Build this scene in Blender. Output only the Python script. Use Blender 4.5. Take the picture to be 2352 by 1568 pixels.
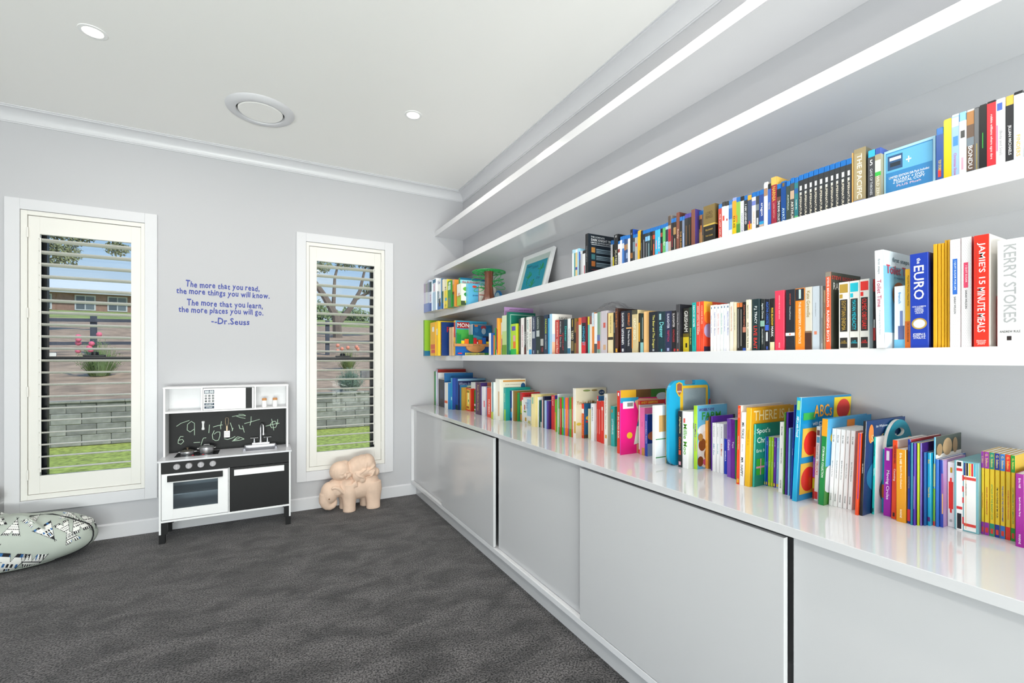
import bpy, bmesh, math, random
from mathutils import Vector, Matrix
from mathutils.bvhtree import BVHTree
from mathutils import noise as mnoise

for _o in list(bpy.data.objects):
    bpy.data.objects.remove(_o)
SC = bpy.context.scene
COL = SC.collection
PI = math.pi

# ------------------------------------------------------------------ camera
cam_d = bpy.data.cameras.new('camera')
cam = bpy.data.objects.new('camera', cam_d)
COL.objects.link(cam)
cam.location = (0, 0, 1.333)
cam.rotation_euler = (PI / 2, 0, -math.radians(28.70))
cam_d.sensor_width = 36.0
cam_d.lens = 1043.0 / 2352 * 36
cam_d.shift_y = (823.7 - 784) / 2352
cam_d.clip_start = 0.02
cam_d.clip_end = 600
SC.camera = cam
SC.view_settings.view_transform = 'Standard'
SC.view_settings.look = 'None'
SC.view_settings.gamma = 1.0
SC.view_settings.use_curve_mapping = False
SC.view_settings.exposure = 0.0


def lin(c):
    return c / 12.92 if c <= 0.04045 else ((c + 0.055) / 1.055) ** 2.4


def rgb(h):
    h = h.lstrip('#')
    if len(h) == 3:
        h = ''.join(c * 2 for c in h)
    return tuple(lin(int(h[i:i + 2], 16) / 255) for i in (0, 2, 4))


# ------------------------------------------------------------------ sky
W = bpy.data.worlds.new('sky')
SC.world = W
W.use_nodes = True
nt = W.node_tree
nt.nodes.clear()
wo = nt.nodes.new('ShaderNodeOutputWorld')
wb = nt.nodes.new('ShaderNodeBackground')
wc = nt.nodes.new('ShaderNodeTexCoord')
ws = nt.nodes.new('ShaderNodeSeparateXYZ')
wr = nt.nodes.new('ShaderNodeValToRGB')
wr.color_ramp.elements[0].position = 0.0
wr.color_ramp.elements[0].color = (*rgb('f8fbff'), 1)
wr.color_ramp.elements[1].position = 0.75
wr.color_ramp.elements[1].color = (*rgb('5f9ae6'), 1)
e_ = wr.color_ramp.elements.new(0.12)
e_.color = (*rgb('cfe3fd'), 1)
e_ = wr.color_ramp.elements.new(0.22)
e_.color = (*rgb('a3ccfb'), 1)
wn = nt.nodes.new('ShaderNodeTexNoise')
wn.inputs['Scale'].default_value = 5.0
wn.inputs['Detail'].default_value = 5.0
wm = nt.nodes.new('ShaderNodeValToRGB')
wm.color_ramp.elements[0].position = 0.60
wm.color_ramp.elements[1].position = 0.72
wx = nt.nodes.new('ShaderNodeMixRGB')
wx.inputs['Color2'].default_value = (*rgb('f4f7fb'), 1)
nt.links.new(wc.outputs['Generated'], ws.inputs[0])
nt.links.new(ws.outputs['Z'], wr.inputs['Fac'])
nt.links.new(wc.outputs['Generated'], wn.inputs['Vector'])
nt.links.new(wn.outputs['Fac'], wm.inputs['Fac'])
nt.links.new(wm.outputs['Color'], wx.inputs['Fac'])
nt.links.new(wr.outputs['Color'], wx.inputs['Color1'])
nt.links.new(wx.outputs['Color'], wb.inputs['Color'])
wb.inputs['Strength'].default_value = 1.0
nt.links.new(wb.outputs[0], wo.inputs['Surface'])

# ------------------------------------------------------------------ sun and unseen lamps added to brighten the room


def light(name, kind, loc, energy, color=(1, 1, 1), rot=(0, 0, 0), **kw):
    d = bpy.data.lights.new(name, kind)
    d.energy = energy
    d.color = color
    for k, v in kw.items():
        setattr(d, k, v)
    o = bpy.data.objects.new(name, d)
    o.location = loc
    o.rotation_euler = rot
    COL.objects.link(o)
    return o


light('sun', 'SUN', (6, -8, 14), 3.6, (1.0, 0.95, 0.88), (math.radians(46), 0, math.radians(28)), angle=math.radians(4))
# added fill lamps just inside the unseen side and end doors
light('added_side_fill', 'AREA', (-2.56, 0.2, 1.25), 4, (0.97, 0.985, 1.0), (0, math.radians(-90), 0),
      shape='RECTANGLE', size=2.2, size_y=3.4)
light('added_end_fill', 'AREA', (-0.5, -2.56, 1.25), 26, (0.97, 0.985, 1.0), (math.radians(90), 0, 0),
      shape='RECTANGLE', size=3.2, size_y=2.2)
# added upward lamps outside those doors, aimed in to brighten the ceiling
light('added_side_uplight', 'AREA', (-3.75, 0.2, 0.12), 80, (1.0, 0.985, 0.96), (0, math.radians(-158), 0),
      shape='RECTANGLE', size=1.7, size_y=3.6)
light('added_end_uplight', 'AREA', (-0.5, -3.75, 0.12), 820, (1.0, 0.985, 0.96), (math.radians(134), 0, 0),
      shape='RECTANGLE', size=3.4, size_y=1.7)
SC.cycles.diffuse_bounces = 8
LAMP_POWER = 9.0

# ------------------------------------------------------------------ materials
MATS = {}


def mat(col, rough=0.5, metal=0.0, coat=0.0, spec=0.5, emit=0.0, bump=0.0, bscale=60.0, vary=0.0, vscale=8.0, name=None):
    key = (col, rough, metal, coat, spec, emit, bump, bscale, vary, vscale)
    if key in MATS:
        return MATS[key]
    m = bpy.data.materials.new(name or ('colour_' + col.lstrip('#')))
    m.use_nodes = True
    n = m.node_tree
    b = n.nodes['Principled BSDF']
    c = rgb(col)
    b.inputs['Base Color'].default_value = (*c, 1)
    b.inputs['Roughness'].default_value = rough
    b.inputs['Metallic'].default_value = metal
    b.inputs['Coat Weight'].default_value = coat
    b.inputs['Coat Roughness'].default_value = 0.08
    b.inputs['Specular IOR Level'].default_value = spec
    if emit:
        b.inputs['Emission Color'].default_value = (*c, 1)
        b.inputs['Emission Strength'].default_value = emit
    if bump or vary:
        tc = n.nodes.new('ShaderNodeTexCoord')
    if bump:
        t = n.nodes.new('ShaderNodeTexNoise')
        t.inputs['Scale'].default_value = bscale
        t.inputs['Detail'].default_value = 3
        n.links.new(tc.outputs['Object'], t.inputs['Vector'])
        bp = n.nodes.new('ShaderNodeBump')
        bp.inputs['Strength'].default_value = bump
        bp.inputs['Distance'].default_value = 0.003
        n.links.new(t.outputs['Fac'], bp.inputs['Height'])
        n.links.new(bp.outputs['Normal'], b.inputs['Normal'])
    if vary:
        t = n.nodes.new('ShaderNodeTexNoise')
        t.inputs['Scale'].default_value = vscale
        t.inputs['Detail'].default_value = 6
        n.links.new(tc.outputs['Object'], t.inputs['Vector'])
        r = n.nodes.new('ShaderNodeValToRGB')
        r.color_ramp.elements[0].position = 0.3
        r.color_ramp.elements[1].position = 0.7
        r.color_ramp.elements[0].color = (*[x * (1 - vary) for x in c], 1)
        r.color_ramp.elements[1].color = (*[min(1, x * (1 + vary)) for x in c], 1)
        n.links.new(t.outputs['Fac'], r.inputs['Fac'])
        n.links.new(r.outputs['Color'], b.inputs['Base Color'])
    MATS[key] = m
    return m


def glass_mat(name, tint='ffffff', gloss=0.06, rough=0.0):
    m = bpy.data.materials.new(name)
    m.use_nodes = True
    n = m.node_tree
    n.nodes.clear()
    o = n.nodes.new('ShaderNodeOutputMaterial')
    t = n.nodes.new('ShaderNodeBsdfTransparent')
    t.inputs['Color'].default_value = (*rgb(tint), 1)
    g = n.nodes.new('ShaderNodeBsdfGlossy')
    g.inputs['Roughness'].default_value = rough
    x = n.nodes.new('ShaderNodeMixShader')
    x.inputs['Fac'].default_value = gloss
    n.links.new(t.outputs[0], x.inputs[1])
    n.links.new(g.outputs[0], x.inputs[2])
    n.links.new(x.outputs[0], o.inputs['Surface'])
    return m


# ------------------------------------------------------------------ mesh helpers
class MB:
    def __init__(s):
        s.v, s.f, s.m, s.cur = [], [], [], 0

    def add(s, vs, fs):
        o = len(s.v)
        s.v += [tuple(x) for x in vs]
        s.f += [tuple(i + o for i in f) for f in fs]
        s.m += [s.cur] * len(fs)
        return s

    def box(s, x0, x1, y0, y1, z0, z1):
        return s.add([(x0, y0, z0), (x1, y0, z0), (x1, y1, z0), (x0, y1, z0), (x0, y0, z1), (x1, y0, z1), (x1, y1, z1), (x0, y1, z1)],
                     [(0, 3, 2, 1), (4, 5, 6, 7), (0, 1, 5, 4), (1, 2, 6, 5), (2, 3, 7, 6), (3, 0, 4, 7)])

    def quad(s, a, b, c, d):
        return s.add([a, b, c, d], [(0, 1, 2, 3)])

    def prism(s, pts, axis, a, b):
        """pts 2D outline (counter-clockwise) extruded along axis from a to b"""
        def P(p, t):
            return {'x': (t, p[0], p[1]), 'y': (p[0], t, p[1]), 'z': (p[0], p[1], t)}[axis]
        n = len(pts)
        vs = [P(p, a) for p in pts] + [P(p, b) for p in pts]
        fs = [tuple(range(n)), tuple(range(2 * n - 1, n - 1, -1))]
        fs += [(i, i + n, (i + 1) % n + n, (i + 1) % n) for i in range(n)]
        return s.add(vs, fs)

    def lathe(s, prof, c=(0, 0, 0), n=24, axis='z', sx=1.0, sy=1.0):
        """prof [(r, h)], closed at both ends when r = 0"""
        vs, fs = [], []
        for r, h in prof:
            for k in range(n):
                a = 2 * PI * k / n
                p = (r * math.cos(a) * sx, r * math.sin(a) * sy, h)
                if axis == 'y':
                    p = (p[0], p[2], p[1])
                elif axis == 'x':
                    p = (p[2], p[0], p[1])
                vs.append((p[0] + c[0], p[1] + c[1], p[2] + c[2]))
        for i in range(len(prof) - 1):
            for k in range(n):
                k2 = (k + 1) % n
                fs.append((i * n + k, i * n + k2, (i + 1) * n + k2, (i + 1) * n + k))
        fs.append(tuple(range(n - 1, -1, -1)))
        fs.append(tuple((len(prof) - 1) * n + k for k in range(n)))
        return s.add(vs, fs)

    def tube(s, pts, r, n=8, closed=False):
        pts = [Vector(p) for p in pts]
        L = len(pts)
        rs = r if isinstance(r, (list, tuple)) else [r] * L
        vs, fs = [], []
        up = None
        for i, p in enumerate(pts):
            if closed:
                t = pts[(i + 1) % L] - pts[i - 1]
            else:
                t = pts[min(i + 1, L - 1)] - pts[max(i - 1, 0)]
            if t.length < 1e-9:
                t = Vector((0, 0, 1))
            t.normalize()
            if up is None:
                up = Vector((0, 0, 1)) if abs(t.z) < 0.9 else Vector((1, 0, 0))
            a = t.cross(up)
            if a.length < 1e-6:
                a = t.cross(Vector((0, 1, 0)))
            a.normalize()
            b = a.cross(t)
            up = b
            for k in range(n):
                q = p + (a * math.cos(2 * PI * k / n) + b * math.sin(2 * PI * k / n)) * rs[i]
                vs.append(tuple(q))
        for i in range(L if closed else L - 1):
            j = (i + 1) % L
            for k in range(n):
                k2 = (k + 1) % n
                fs.append((i * n + k, i * n + k2, j * n + k2, j * n + k))
        if not closed:
            fs.append(tuple(range(n - 1, -1, -1)))
            fs.append(tuple((L - 1) * n + k for k in range(n)))
        return s.add(vs, fs)

    def ellipsoid(s, c, r, nu=16, nv=10, rot=None):
        vs, fs = [], []
        for j in range(nv + 1):
            t = PI * j / nv
            for i in range(nu):
                a = 2 * PI * i / nu
                p = Vector((r[0] * math.sin(t) * math.cos(a), r[1] * math.sin(t) * math.sin(a), r[2] * math.cos(t)))
                if rot:
                    p.rotate(rot)
                vs.append((p.x + c[0], p.y + c[1], p.z + c[2]))
        for j in range(nv):
            for i in range(nu):
                i2 = (i + 1) % nu
                fs.append((j * nu + i, (j + 1) * nu + i, (j + 1) * nu + i2, j * nu + i2))
        return s.add(vs, fs)

    def build(s, name, m, parent=None, bevel=0.0, smooth=False, kind=None, fix=True, segs=2):
        base = WORLD.get(parent.name, Vector((0, 0, 0))) if parent else Vector((0, 0, 0))
        me = bpy.data.meshes.new(name)
        me.from_pydata([(x - base.x, y - base.y, z - base.z) for x, y, z in s.v], [], s.f)
        ms = m if isinstance(m, (list, tuple)) else [m]
        for q in ms:
            me.materials.append(q)
        if len(ms) > 1:
            me.polygons.foreach_set('material_index', s.m)
        if bevel or fix:
            bm = bmesh.new()
            bm.from_mesh(me)
            if fix:
                bmesh.ops.remove_doubles(bm, verts=bm.verts, dist=1e-6)
                bmesh.ops.recalc_face_normals(bm, faces=bm.faces)
            if bevel:
                es = [e for e in bm.edges if len(e.link_faces) == 2 and e.calc_face_angle(0) > 0.5]
                bmesh.ops.bevel(bm, geom=es, offset=bevel, segments=segs, profile=0.5, affect='EDGES', clamp_overlap=True)
            bm.to_mesh(me)
            bm.free()
        if smooth:
            me.polygons.foreach_set('use_smooth', [True] * len(me.polygons))
            me.set_sharp_from_angle(angle=math.radians(38))
        o = bpy.data.objects.new(name, me)
        COL.objects.link(o)
        if parent:
            o.parent = parent
        WORLD[o.name] = base
        if kind:
            o['kind'] = kind
        return o


WORLD = {}


def thing(name, label=None, cat=None, loc=(0, 0, 0), group=None, kind=None):
    o = bpy.data.objects.new(name, None)
    o.empty_display_size = 0.05
    o.location = loc
    COL.objects.link(o)
    WORLD[o.name] = Vector(loc)
    tag(o, label, cat, group, kind)
    return o


def tag(o, label=None, cat=None, group=None, kind=None):
    if label:
        o['label'] = label
    if cat:
        o['category'] = cat
    if group:
        o['group'] = group
    if kind:
        o['kind'] = kind
    return o


def bx(name, m, parent, x0, x1, y0, y1, z0, z1, bevel=0.0, kind=None):
    return MB().box(x0, x1, y0, y1, z0, z1).build(name, m, parent, bevel, kind=kind)


# ---- lettering: the built-in font turned into flat meshes
_TXT = {}


def text_mesh(body, bold=0.0, spacing=1.0, align='LEFT'):
    key = (body, bold, spacing, align)
    if key in _TXT:
        return _TXT[key]
    cu = bpy.data.curves.new('lettering', 'FONT')
    cu.body = body
    cu.size = 1.0
    cu.offset = bold
    cu.resolution_u = 2
    cu.space_character = spacing
    cu.space_line = 0.85
    cu.align_x = align
    o = bpy.data.objects.new('lettering', cu)
    me = o.to_mesh()
    vs = [(v.co.x, v.co.y) for v in me.vertices]
    fs = [tuple(p.vertices) for p in me.polygons]
    o.to_mesh_clear()
    bpy.data.objects.remove(o)
    bpy.data.curves.remove(cu)
    if not vs:
        vs, fs = [(0, 0), (0.01, 0), (0.01, 0.01)], [(0, 1, 2)]
    xs = [v[0] for v in vs]
    ys = [v[1] for v in vs]
    r = (vs, fs, min(xs), max(xs), min(ys), max(ys))
    _TXT[key] = r
    return r


def put_text(mb, body, org, ex, ey, w, h, bold=0.0, fit='stretch', spacing=1.0, align='LEFT'):
    """lay a string into the rectangle centred on org, w along ex and h along ey"""
    vs, fs, x0, x1, y0, y1 = text_mesh(body, bold, spacing, align)
    sw = w / max(x1 - x0, 1e-6)
    sh = h / max(y1 - y0, 1e-6)
    if fit == 'keep':
        sw = sh = min(sw, sh)
    elif fit == 'soft':
        k = min(sw, sh)
        sw, sh = min(sw, k * 1.5), min(sh, k * 1.5)
    ox, oy = (x0 + x1) / 2, (y0 + y1) / 2
    org, ex, ey = Vector(org), Vector(ex), Vector(ey)
    mb.add([tuple(org + ex * ((x - ox) * sw) + ey * ((y - oy) * sh)) for x, y in vs], fs)


# ------------------------------------------------------------------ common materials
M_WALL = mat('bebec2', 0.75, bump=0.08, bscale=260, name='painted_wall')
M_CEIL = mat('f6f5f3', 0.85, name='ceiling_paint')
M_TRIM = mat('d6d6da', 0.35, name='gloss_trim_paint')
M_SHUT = mat('e3e1dc', 0.4, name='shutter_paint')
M_SHELF = mat('dcdcdf', 0.16, name='gloss_shelf_lacquer')
M_CAB = mat('c6c6c8', 0.12, name='gloss_cabinet_lacquer')
M_TOP = mat('cfcfd1', 0.07, coat=0.3, name='gloss_worktop')
M_BLK = mat('15161a', 0.35, name='black_aluminium')
M_WHITE = mat('f2f2f2', 0.45)
M_PAGE = mat('ece8df', 0.8, vary=0.05, vscale=40, name='paper_pages')
M_GLASS = glass_mat('window_glass', 'f4f8f6', 0.018)

# ------------------------------------------------------------------ room shell
XL, XR, YB, YR, H = -2.6, 1.828, 4.4, -2.6, 3.05
TH = 0.16


def carpet():
    m = bpy.data.materials.new('carpet_pile')
    m.use_nodes = True
    n = m.node_tree
    b = n.nodes['Principled BSDF']
    b.inputs['Roughness'].default_value = 0.95
    b.inputs['Specular IOR Level'].default_value = 0.1
    b.inputs['Sheen Weight'].default_value = 0.25
    tc = n.nodes.new('ShaderNodeTexCoord')
    t1 = n.nodes.new('ShaderNodeTexNoise')
    t1.inputs['Scale'].default_value = 120
    t1.inputs['Detail'].default_value = 2
    t1.inputs['Roughness'].default_value = 0.6
    t2 = n.nodes.new('ShaderNodeTexNoise')
    t2.inputs['Scale'].default_value = 4.2
    t2.inputs['Detail'].default_value = 6
    t2.inputs['Roughness'].default_value = 0.62
    t2.inputs['Distortion'].default_value = 0.6
    mp = n.nodes.new('ShaderNodeMapping')
    mp.inputs['Scale'].default_value = (1, 1.7, 1)
    mp.inputs['Rotation'].default_value = (0, 0, 0.5)
    n.links.new(tc.outputs['Object'], t1.inputs['Vector'])
    n.links.new(tc.outputs['Object'], mp.inputs['Vector'])
    n.links.new(mp.outputs['Vector'], t2.inputs['Vector'])
    r1 = n.nodes.new('ShaderNodeValToRGB')
    r1.color_ramp.elements[0].position = 0.38
    r1.color_ramp.elements[1].position = 0.62
    r1.color_ramp.elements[0].color = (*rgb('1a191a'), 1)
    r1.color_ramp.elements[1].color = (*rgb('767272'), 1)
    r2 = n.nodes.new('ShaderNodeValToRGB')
    r2.color_ramp.elements[0].position = 0.36
    r2.color_ramp.elements[1].position = 0.62
    r2.color_ramp.elements[0].color = (0.36, 0.36, 0.36, 1)
    r2.color_ramp.elements[1].color = (1.0, 1.0, 1.0, 1)
    mx = n.nodes.new('ShaderNodeMixRGB')
    mx.blend_type = 'MULTIPLY'
    mx.inputs['Fac'].default_value = 1.0
    n.links.new(t1.outputs['Fac'], r1.inputs['Fac'])
    n.links.new(t2.outputs['Fac'], r2.inputs['Fac'])
    n.links.new(r1.outputs['Color'], mx.inputs['Color1'])
    n.links.new(r2.outputs['Color'], mx.inputs['Color2'])
    n.links.new(mx.outputs['Color'], b.inputs['Base Color'])
    bp = n.nodes.new('ShaderNodeBump')
    bp.inputs['Strength'].default_value = 0.9
    bp.inputs['Distance'].default_value = 0.006
    n.links.new(t1.outputs['Fac'], bp.inputs['Height'])
    n.links.new(bp.outputs['Normal'], b.inputs['Normal'])
    return m


M_CARPET = carpet()


def struct(name, mb, m, bevel=0.0, smooth=False):
    return mb.build(name, m, None, bevel, smooth, kind='structure')


struct('floor', MB().box(XL - TH, XR + TH, YR - TH, YB + TH, -0.12, 0.0), M_CARPET)
struct('ceiling', MB().box(XL - TH, XR + TH, YR - TH, YB + TH, H, H + 0.15), M_CEIL)
struct('wall_right', MB().box(XR, XR + TH, YR - TH, YB + TH, 0, H), M_WALL)
# back wall with its two window openings
WIN = [(-1.477, -0.794, 0.345, 2.369), (0.331, 1.017, 0.335, 2.369)]
mb = MB()
xs = [XL - TH] + [v for w in WIN for v in w[:2]] + [XR]
for a, b in ((xs[0], xs[1]), (xs[2], xs[3]), (xs[4], xs[5])):
    mb.box(a, b, YB, YB + TH, 0, H)
for w in WIN:
    mb.box(w[0], w[1], YB, YB + TH, 0, w[2])
    mb.box(w[0], w[1], YB, YB + TH, w[3], H)
struct('wall_back', mb, M_WALL)
# side and end walls; their unseen door openings are added to admit light
mb = MB()
mb.box(XL - TH, XL, YR - TH, -1.6, 0, H).box(XL - TH, XL, 2.0, YB + TH, 0, H).box(XL - TH, XL, -1.6, 2.0, 2.4, H)
struct('wall_left', mb, M_WALL)
mb = MB()
mb.box(XL - TH, -2.2, YR - TH, YR, 0, H).box(1.2, XR, YR - TH, YR, 0, H).box(-2.2, 1.2, YR - TH, YR, 2.4, H)
struct('wall_end', mb, M_WALL)
# unseen glazed doors, added to go with those two openings
for nm, ax in (('unseen_door_1', 'x'), ('unseen_door_2', 'y')):
    t = thing(nm, kind='structure', loc=(XL, 0.2, 0) if ax == 'x' else (-0.5, YR, 0))
    lo, hi = (-1.6, 2.0) if ax == 'x' else (-2.2, 1.2)
    mid = (lo + hi) / 2

    def db(name, m, a0, a1, z0, z1, d0, d1):
        if ax == 'x':
            bx(name, m, t, XL - d1, XL - d0, a0, a1, z0, z1)
        else:
            bx(name, m, t, a0, a1, YR - d1, YR - d0, z0, z1)
    for a0, a1 in ((lo, mid), (mid, hi)):
        db('stile', M_BLK, a0, a0 + 0.06, 0, 2.4, 0.06, 0.1)
        db('stile', M_BLK, a1 - 0.06, a1, 0, 2.4, 0.06, 0.1)
        db('rail', M_BLK, a0 + 0.06, a1 - 0.06, 0, 0.06, 0.06, 0.1)
        db('rail', M_BLK, a0 + 0.06, a1 - 0.06, 2.34, 2.4, 0.06, 0.1)
        db('glass_pane', M_GLASS, a0 + 0.06, a1 - 0.06, 0.06, 2.34, 0.076, 0.084)

for nm, q in (('paving_side', (XL - TH - 2.6, XL - TH, -3.2, 3.0)), ('paving_end', (-3.2, 2.2, YR - TH - 2.6, YR - TH))):  # slabs added out of view beneath the upward lamps
    if nm == 'paving_end':
        q = (XL - TH + .01, 2.2, q[2], q[3])
    struct('unseen_terrace_' + nm.split('_')[1], MB().box(q[0], q[1], q[2], q[3], -0.14, -0.04), mat('c9c5bd', 0.9, vary=0.1, vscale=3))

# cornice: cove profile with a small bead at both edges
def cove(a=0.091):
    p = [(0, 0), (0.006, 0), (0.006, 0.008)]
    for k in range(9):
        t = PI / 2 * k / 8
        p.append((a - 0.010 - (a - 0.022) * math.cos(t), 0.008 + (a - 0.022) * math.sin(t)))
    p += [(a - 0.010, a - 0.006), (a, a - 0.006), (a, a), (0, a)]
    return p


z0 = H - 0.091
# each run is mitred at its ends so that two runs never share space
def run(name, axis, wall, sgn, lo, hi, m0, m1):
    pr = cove()
    vs = []
    for end, mit in ((lo, m0), (hi, m1)):
        for o_, z_ in pr:
            t = end + mit * o_
            vs.append((t, wall + sgn * o_, z0 + z_) if axis == 'x' else (wall + sgn * o_, t, z0 + z_))
    n = len(pr)
    fs = [tuple(range(n)), tuple(range(2 * n - 1, n - 1, -1))] + [(i, i + n, (i + 1) % n + n, (i + 1) % n) for i in range(n)]
    struct(name, MB().add(vs, fs), M_TRIM, smooth=True)


run('trim_1', 'x', YB, -1, XL, XR, 1, -1)
run('trim_2', 'y', XR, -1, YR, YB, 1, -1)
run('trim_3', 'y', XL, 1, YR, YB, 1, -1)
run('trim_4', 'x', YR, 1, XL, XR, 1, -1)


def base_prof(y, s, x0, x1, name, axis='x'):
    pts = [(y, 0), (y + s * 0.016, 0), (y + s * 0.016, 0.098), (y + s * 0.006, 0.108), (y, 0.108)]
    struct(name, MB().prism(pts, axis, x0, x1) if axis == 'x' else MB().prism([(p[0], p[1]) for p in pts], 'y', x0, x1), M_TRIM)


base_prof(YB, -1, XL, 1.337, 'baseboard_back')
base_prof(XL, 1, 2.0, YB - 0.016, 'baseboard_left', 'y')

# ------------------------------------------------------------------ windows: casing, plantation shutter, sash, glass
M_LOUV = mat('e9e7df', 0.4, name='louvre_paint')


def window(n, xo0, xo1, zo0, zo1, xi0, xi1, zi0, zi1, xp0, xp1, zp0, zp1, xb0, xb1, zb0, zb1, lz0, count, hinge_left, sash_shift):
    t = thing('window_%d' % n, kind='structure', loc=((xo0 + xo1) / 2, YB, zo0))
    cy0, cy1 = YB - 0.018, YB - 0.0005
    bx('casing_board', M_TRIM, t, xo0, xi0, cy0, cy1, zo0, zo1, 0.002)
    bx('casing_board', M_TRIM, t, xi1, xo1, cy0, cy1, zo0, zo1, 0.002)
    bx('casing_board', M_TRIM, t, xi0, xi1, cy0, cy1, zo0, zi0, 0.002)
    bx('casing_board', M_TRIM, t, xi0, xi1, cy0, cy1, zi1, zo1, 0.002)
    # shutter frame, a step behind the casing
    fy0, fy1 = YB - 0.008, YB + 0.05
    g = 0.0015
    bx('shutter_frame', M_SHUT, t, xi0 + g, xp0 - 0.002, fy0, fy1, zi0 + g, zi1 - g, 0.0015)
    bx('shutter_frame', M_SHUT, t, xp1 + 0.002, xi1 - g, fy0, fy1, zi0 + g, zi1 - g, 0.0015)
    bx('shutter_frame', M_SHUT, t, xp0 - 0.002, xp1 + 0.002, fy0, fy1, zi0 + g, zp0 - 0.002, 0.0015)
    bx('shutter_frame', M_SHUT, t, xp0 - 0.002, xp1 + 0.002, fy0, fy1, zp1 + 0.003, zi1 - g, 0.0015)
    # shutter panel
    py0, py1 = YB + 0.001, YB + 0.029
    bx('shutter_stile', M_SHUT, t, xp0, xb0, py0, py1, zp0, zp1, 0.0015)
    bx('shutter_stile', M_SHUT, t, xb1, xp1, py0, py1, zp0, zp1, 0.0015)
    bx('shutter_rail', M_SHUT, t, xb0, xb1, py0 + 0.001, py1 - 0.001, zp0, zb0, 0.001)
    bx('shutter_rail', M_SHUT, t, xb0, xb1, py0 + 0.001, py1 - 0.001, zb1, zp1, 0.001)
    yc = YB + 0.015
    first = None
    for k in range(count):
        z = lz0 - k * 0.0850
        if first is None:
            pts = []
            for q in range(12):
                a = 2 * PI * q / 12
                pts.append((0.040 * math.cos(a) * (0.9 + 0.1 * abs(math.cos(a))), 0.0062 * math.sin(a)))
            ca, sa = math.cos(-0.15), math.sin(-0.15)
            pts = [(yc + p[0] * ca - p[1] * sa, z + p[0] * sa + p[1] * ca) for p in pts]
            first = MB().prism(pts, 'x', xb0 + 0.001, xb1 - 0.001).build('louver', M_LOUV, t, smooth=True)
            z_first = z
        else:
            c = first.copy()
            COL.objects.link(c)
            c.parent = t
            c.location.z = z - z_first
            WORLD[c.name] = WORLD[t.name]
    rx = xb0 + 0.012 if hinge_left else xb1 - 0.012
    bx('tilt_rod', M_SHUT, t, rx - 0.004, rx + 0.004, yc - 0.044, yc - 0.038, zb0 + 0.03, zb1 - 0.03, 0.001)
    hx = xp0 if hinge_left else xp1
    for z in (zp1 - 0.12, zp1 - 0.68, zp0 + 0.72, zp0 + 0.14):
        MB().lathe([(0.0, -0.035), (0.006, -0.035), (0.006, 0.035), (0.0, 0.035)], (hx, YB - 0.011, z), 10).build('hinge', M_SHUT, t, smooth=True)
    # black sash window behind
    sy0, sy1 = YB + 0.085, YB + 0.125
    zm = 1.333
    s0, s1 = xi0 + sash_shift[0], xi1 + sash_shift[1]
    bx('sash_frame', M_BLK, t, xi0, s0, sy0, sy1, zi0, zi1)
    bx('sash_frame', M_BLK, t, s1, xi1, sy0, sy1, zi0, zi1)
    bx('sash_frame', M_BLK, t, s0, s1, sy0, sy1, zi0, zi0 + 0.04)
    bx('sash_frame', M_BLK, t, s0, s1, sy0, sy1, zi1 - 0.04, zi1)
    bx('meeting_rail', M_BLK, t, s0, s1, sy0 - 0.006, sy1, zm - 0.022, zm + 0.016)
    bx('glass_pane', M_GLASS, t, s0, s1, sy0 + 0.012, sy0 + 0.016, zi0 + 0.04, zm - 0.022)
    bx('glass_pane', M_GLASS, t, s0, s1, sy0 + 0.024, sy0 + 0.028, zm + 0.016, zi1 - 0.04)
    lx = (xb0 + xb1) / 2 + (0.02 if n == 1 else -0.02)
    l = MB().box(lx - 0.062, lx + 0.062, sy0 - 0.01, sy1 - 0.01, zm + 0.016, zm + 0.030).build('latch', M_BLK, t, 0.003)
    MB().lathe([(0, 0), (0.024, 0), (0.022, 0.02), (0, 0.022)], (lx, sy0 + 0.012, zm + 0.030), 12).build('latch_knob', M_BLK, l, smooth=True)
    if n == 1:
        bx('keeper', mat('d8d8d8', 0.3, 0.6), t, s0 + 0.012, s0 + 0.05, sy0 - 0.006, sy0 + 0.006, zm + 0.017, zm + 0.045, 0.002)
    return t


window(1, -1.553, -0.718, 0.262, 2.444, -1.477, -0.794, 0.345, 2.369, -1.440, -0.820, 0.383, 2.334, -1.381, -0.879, 0.509, 2.211, 2.170, 20, True, (0.108, -0.06))
window(2, 0.254, 1.096, 0.250, 2.444, 0.331, 1.017, 0.335, 2.369, 0.359, 0.983, 0.373, 2.333, 0.419, 0.924, 0.497, 2.210, 2.165, 20, False, (0.06, -0.115))

# ------------------------------------------------------------------ ceiling fittings
M_LED = mat('fff4e2', 0.4, emit=7.0, name='led_diffuser')
DL = [(-0.786, 3.150), (0.926, 3.141), (-0.786, 1.35), (0.926, 1.35), (-0.786, -0.5), (0.926, -0.5), (-0.786, -2.0), (0.926, -2.0)]
DLN = ['round white recessed downlight near the first window', 'round white recessed downlight near the shelf corner']
for i, (x, y) in enumerate(DL):
    if i < 4:
        t = thing('downlight', DLN[i] if i < 2 else ('round recessed downlight overhead, over the open floor' if i == 2 else 'round recessed downlight overhead, along the bookshelf'), 'downlight', (x, y, H), 'recessed ceiling downlights')
        MB().lathe([(0.042, 0.0), (0.044, -0.004), (0.060, -0.003), (0.061, 0.0)], (x, y, H), 32).build('trim_ring', M_WHITE, t, smooth=True)
        MB().lathe([(0.0, -0.002), (0.042, -0.0025), (0.042, 0.0), (0.0, 0.0)], (x, y, H), 32).build('diffuser', M_LED, t)
    light('downlight_beam', 'AREA', (x, y, H - 0.012), LAMP_POWER, (1.0, 0.95, 0.88), (0, 0, 0), shape='DISK', size=0.085)
t = thing('air_vent', 'round white ceiling air vent with recessed disc', 'vent', (-0.016, 3.588, H))
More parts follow.
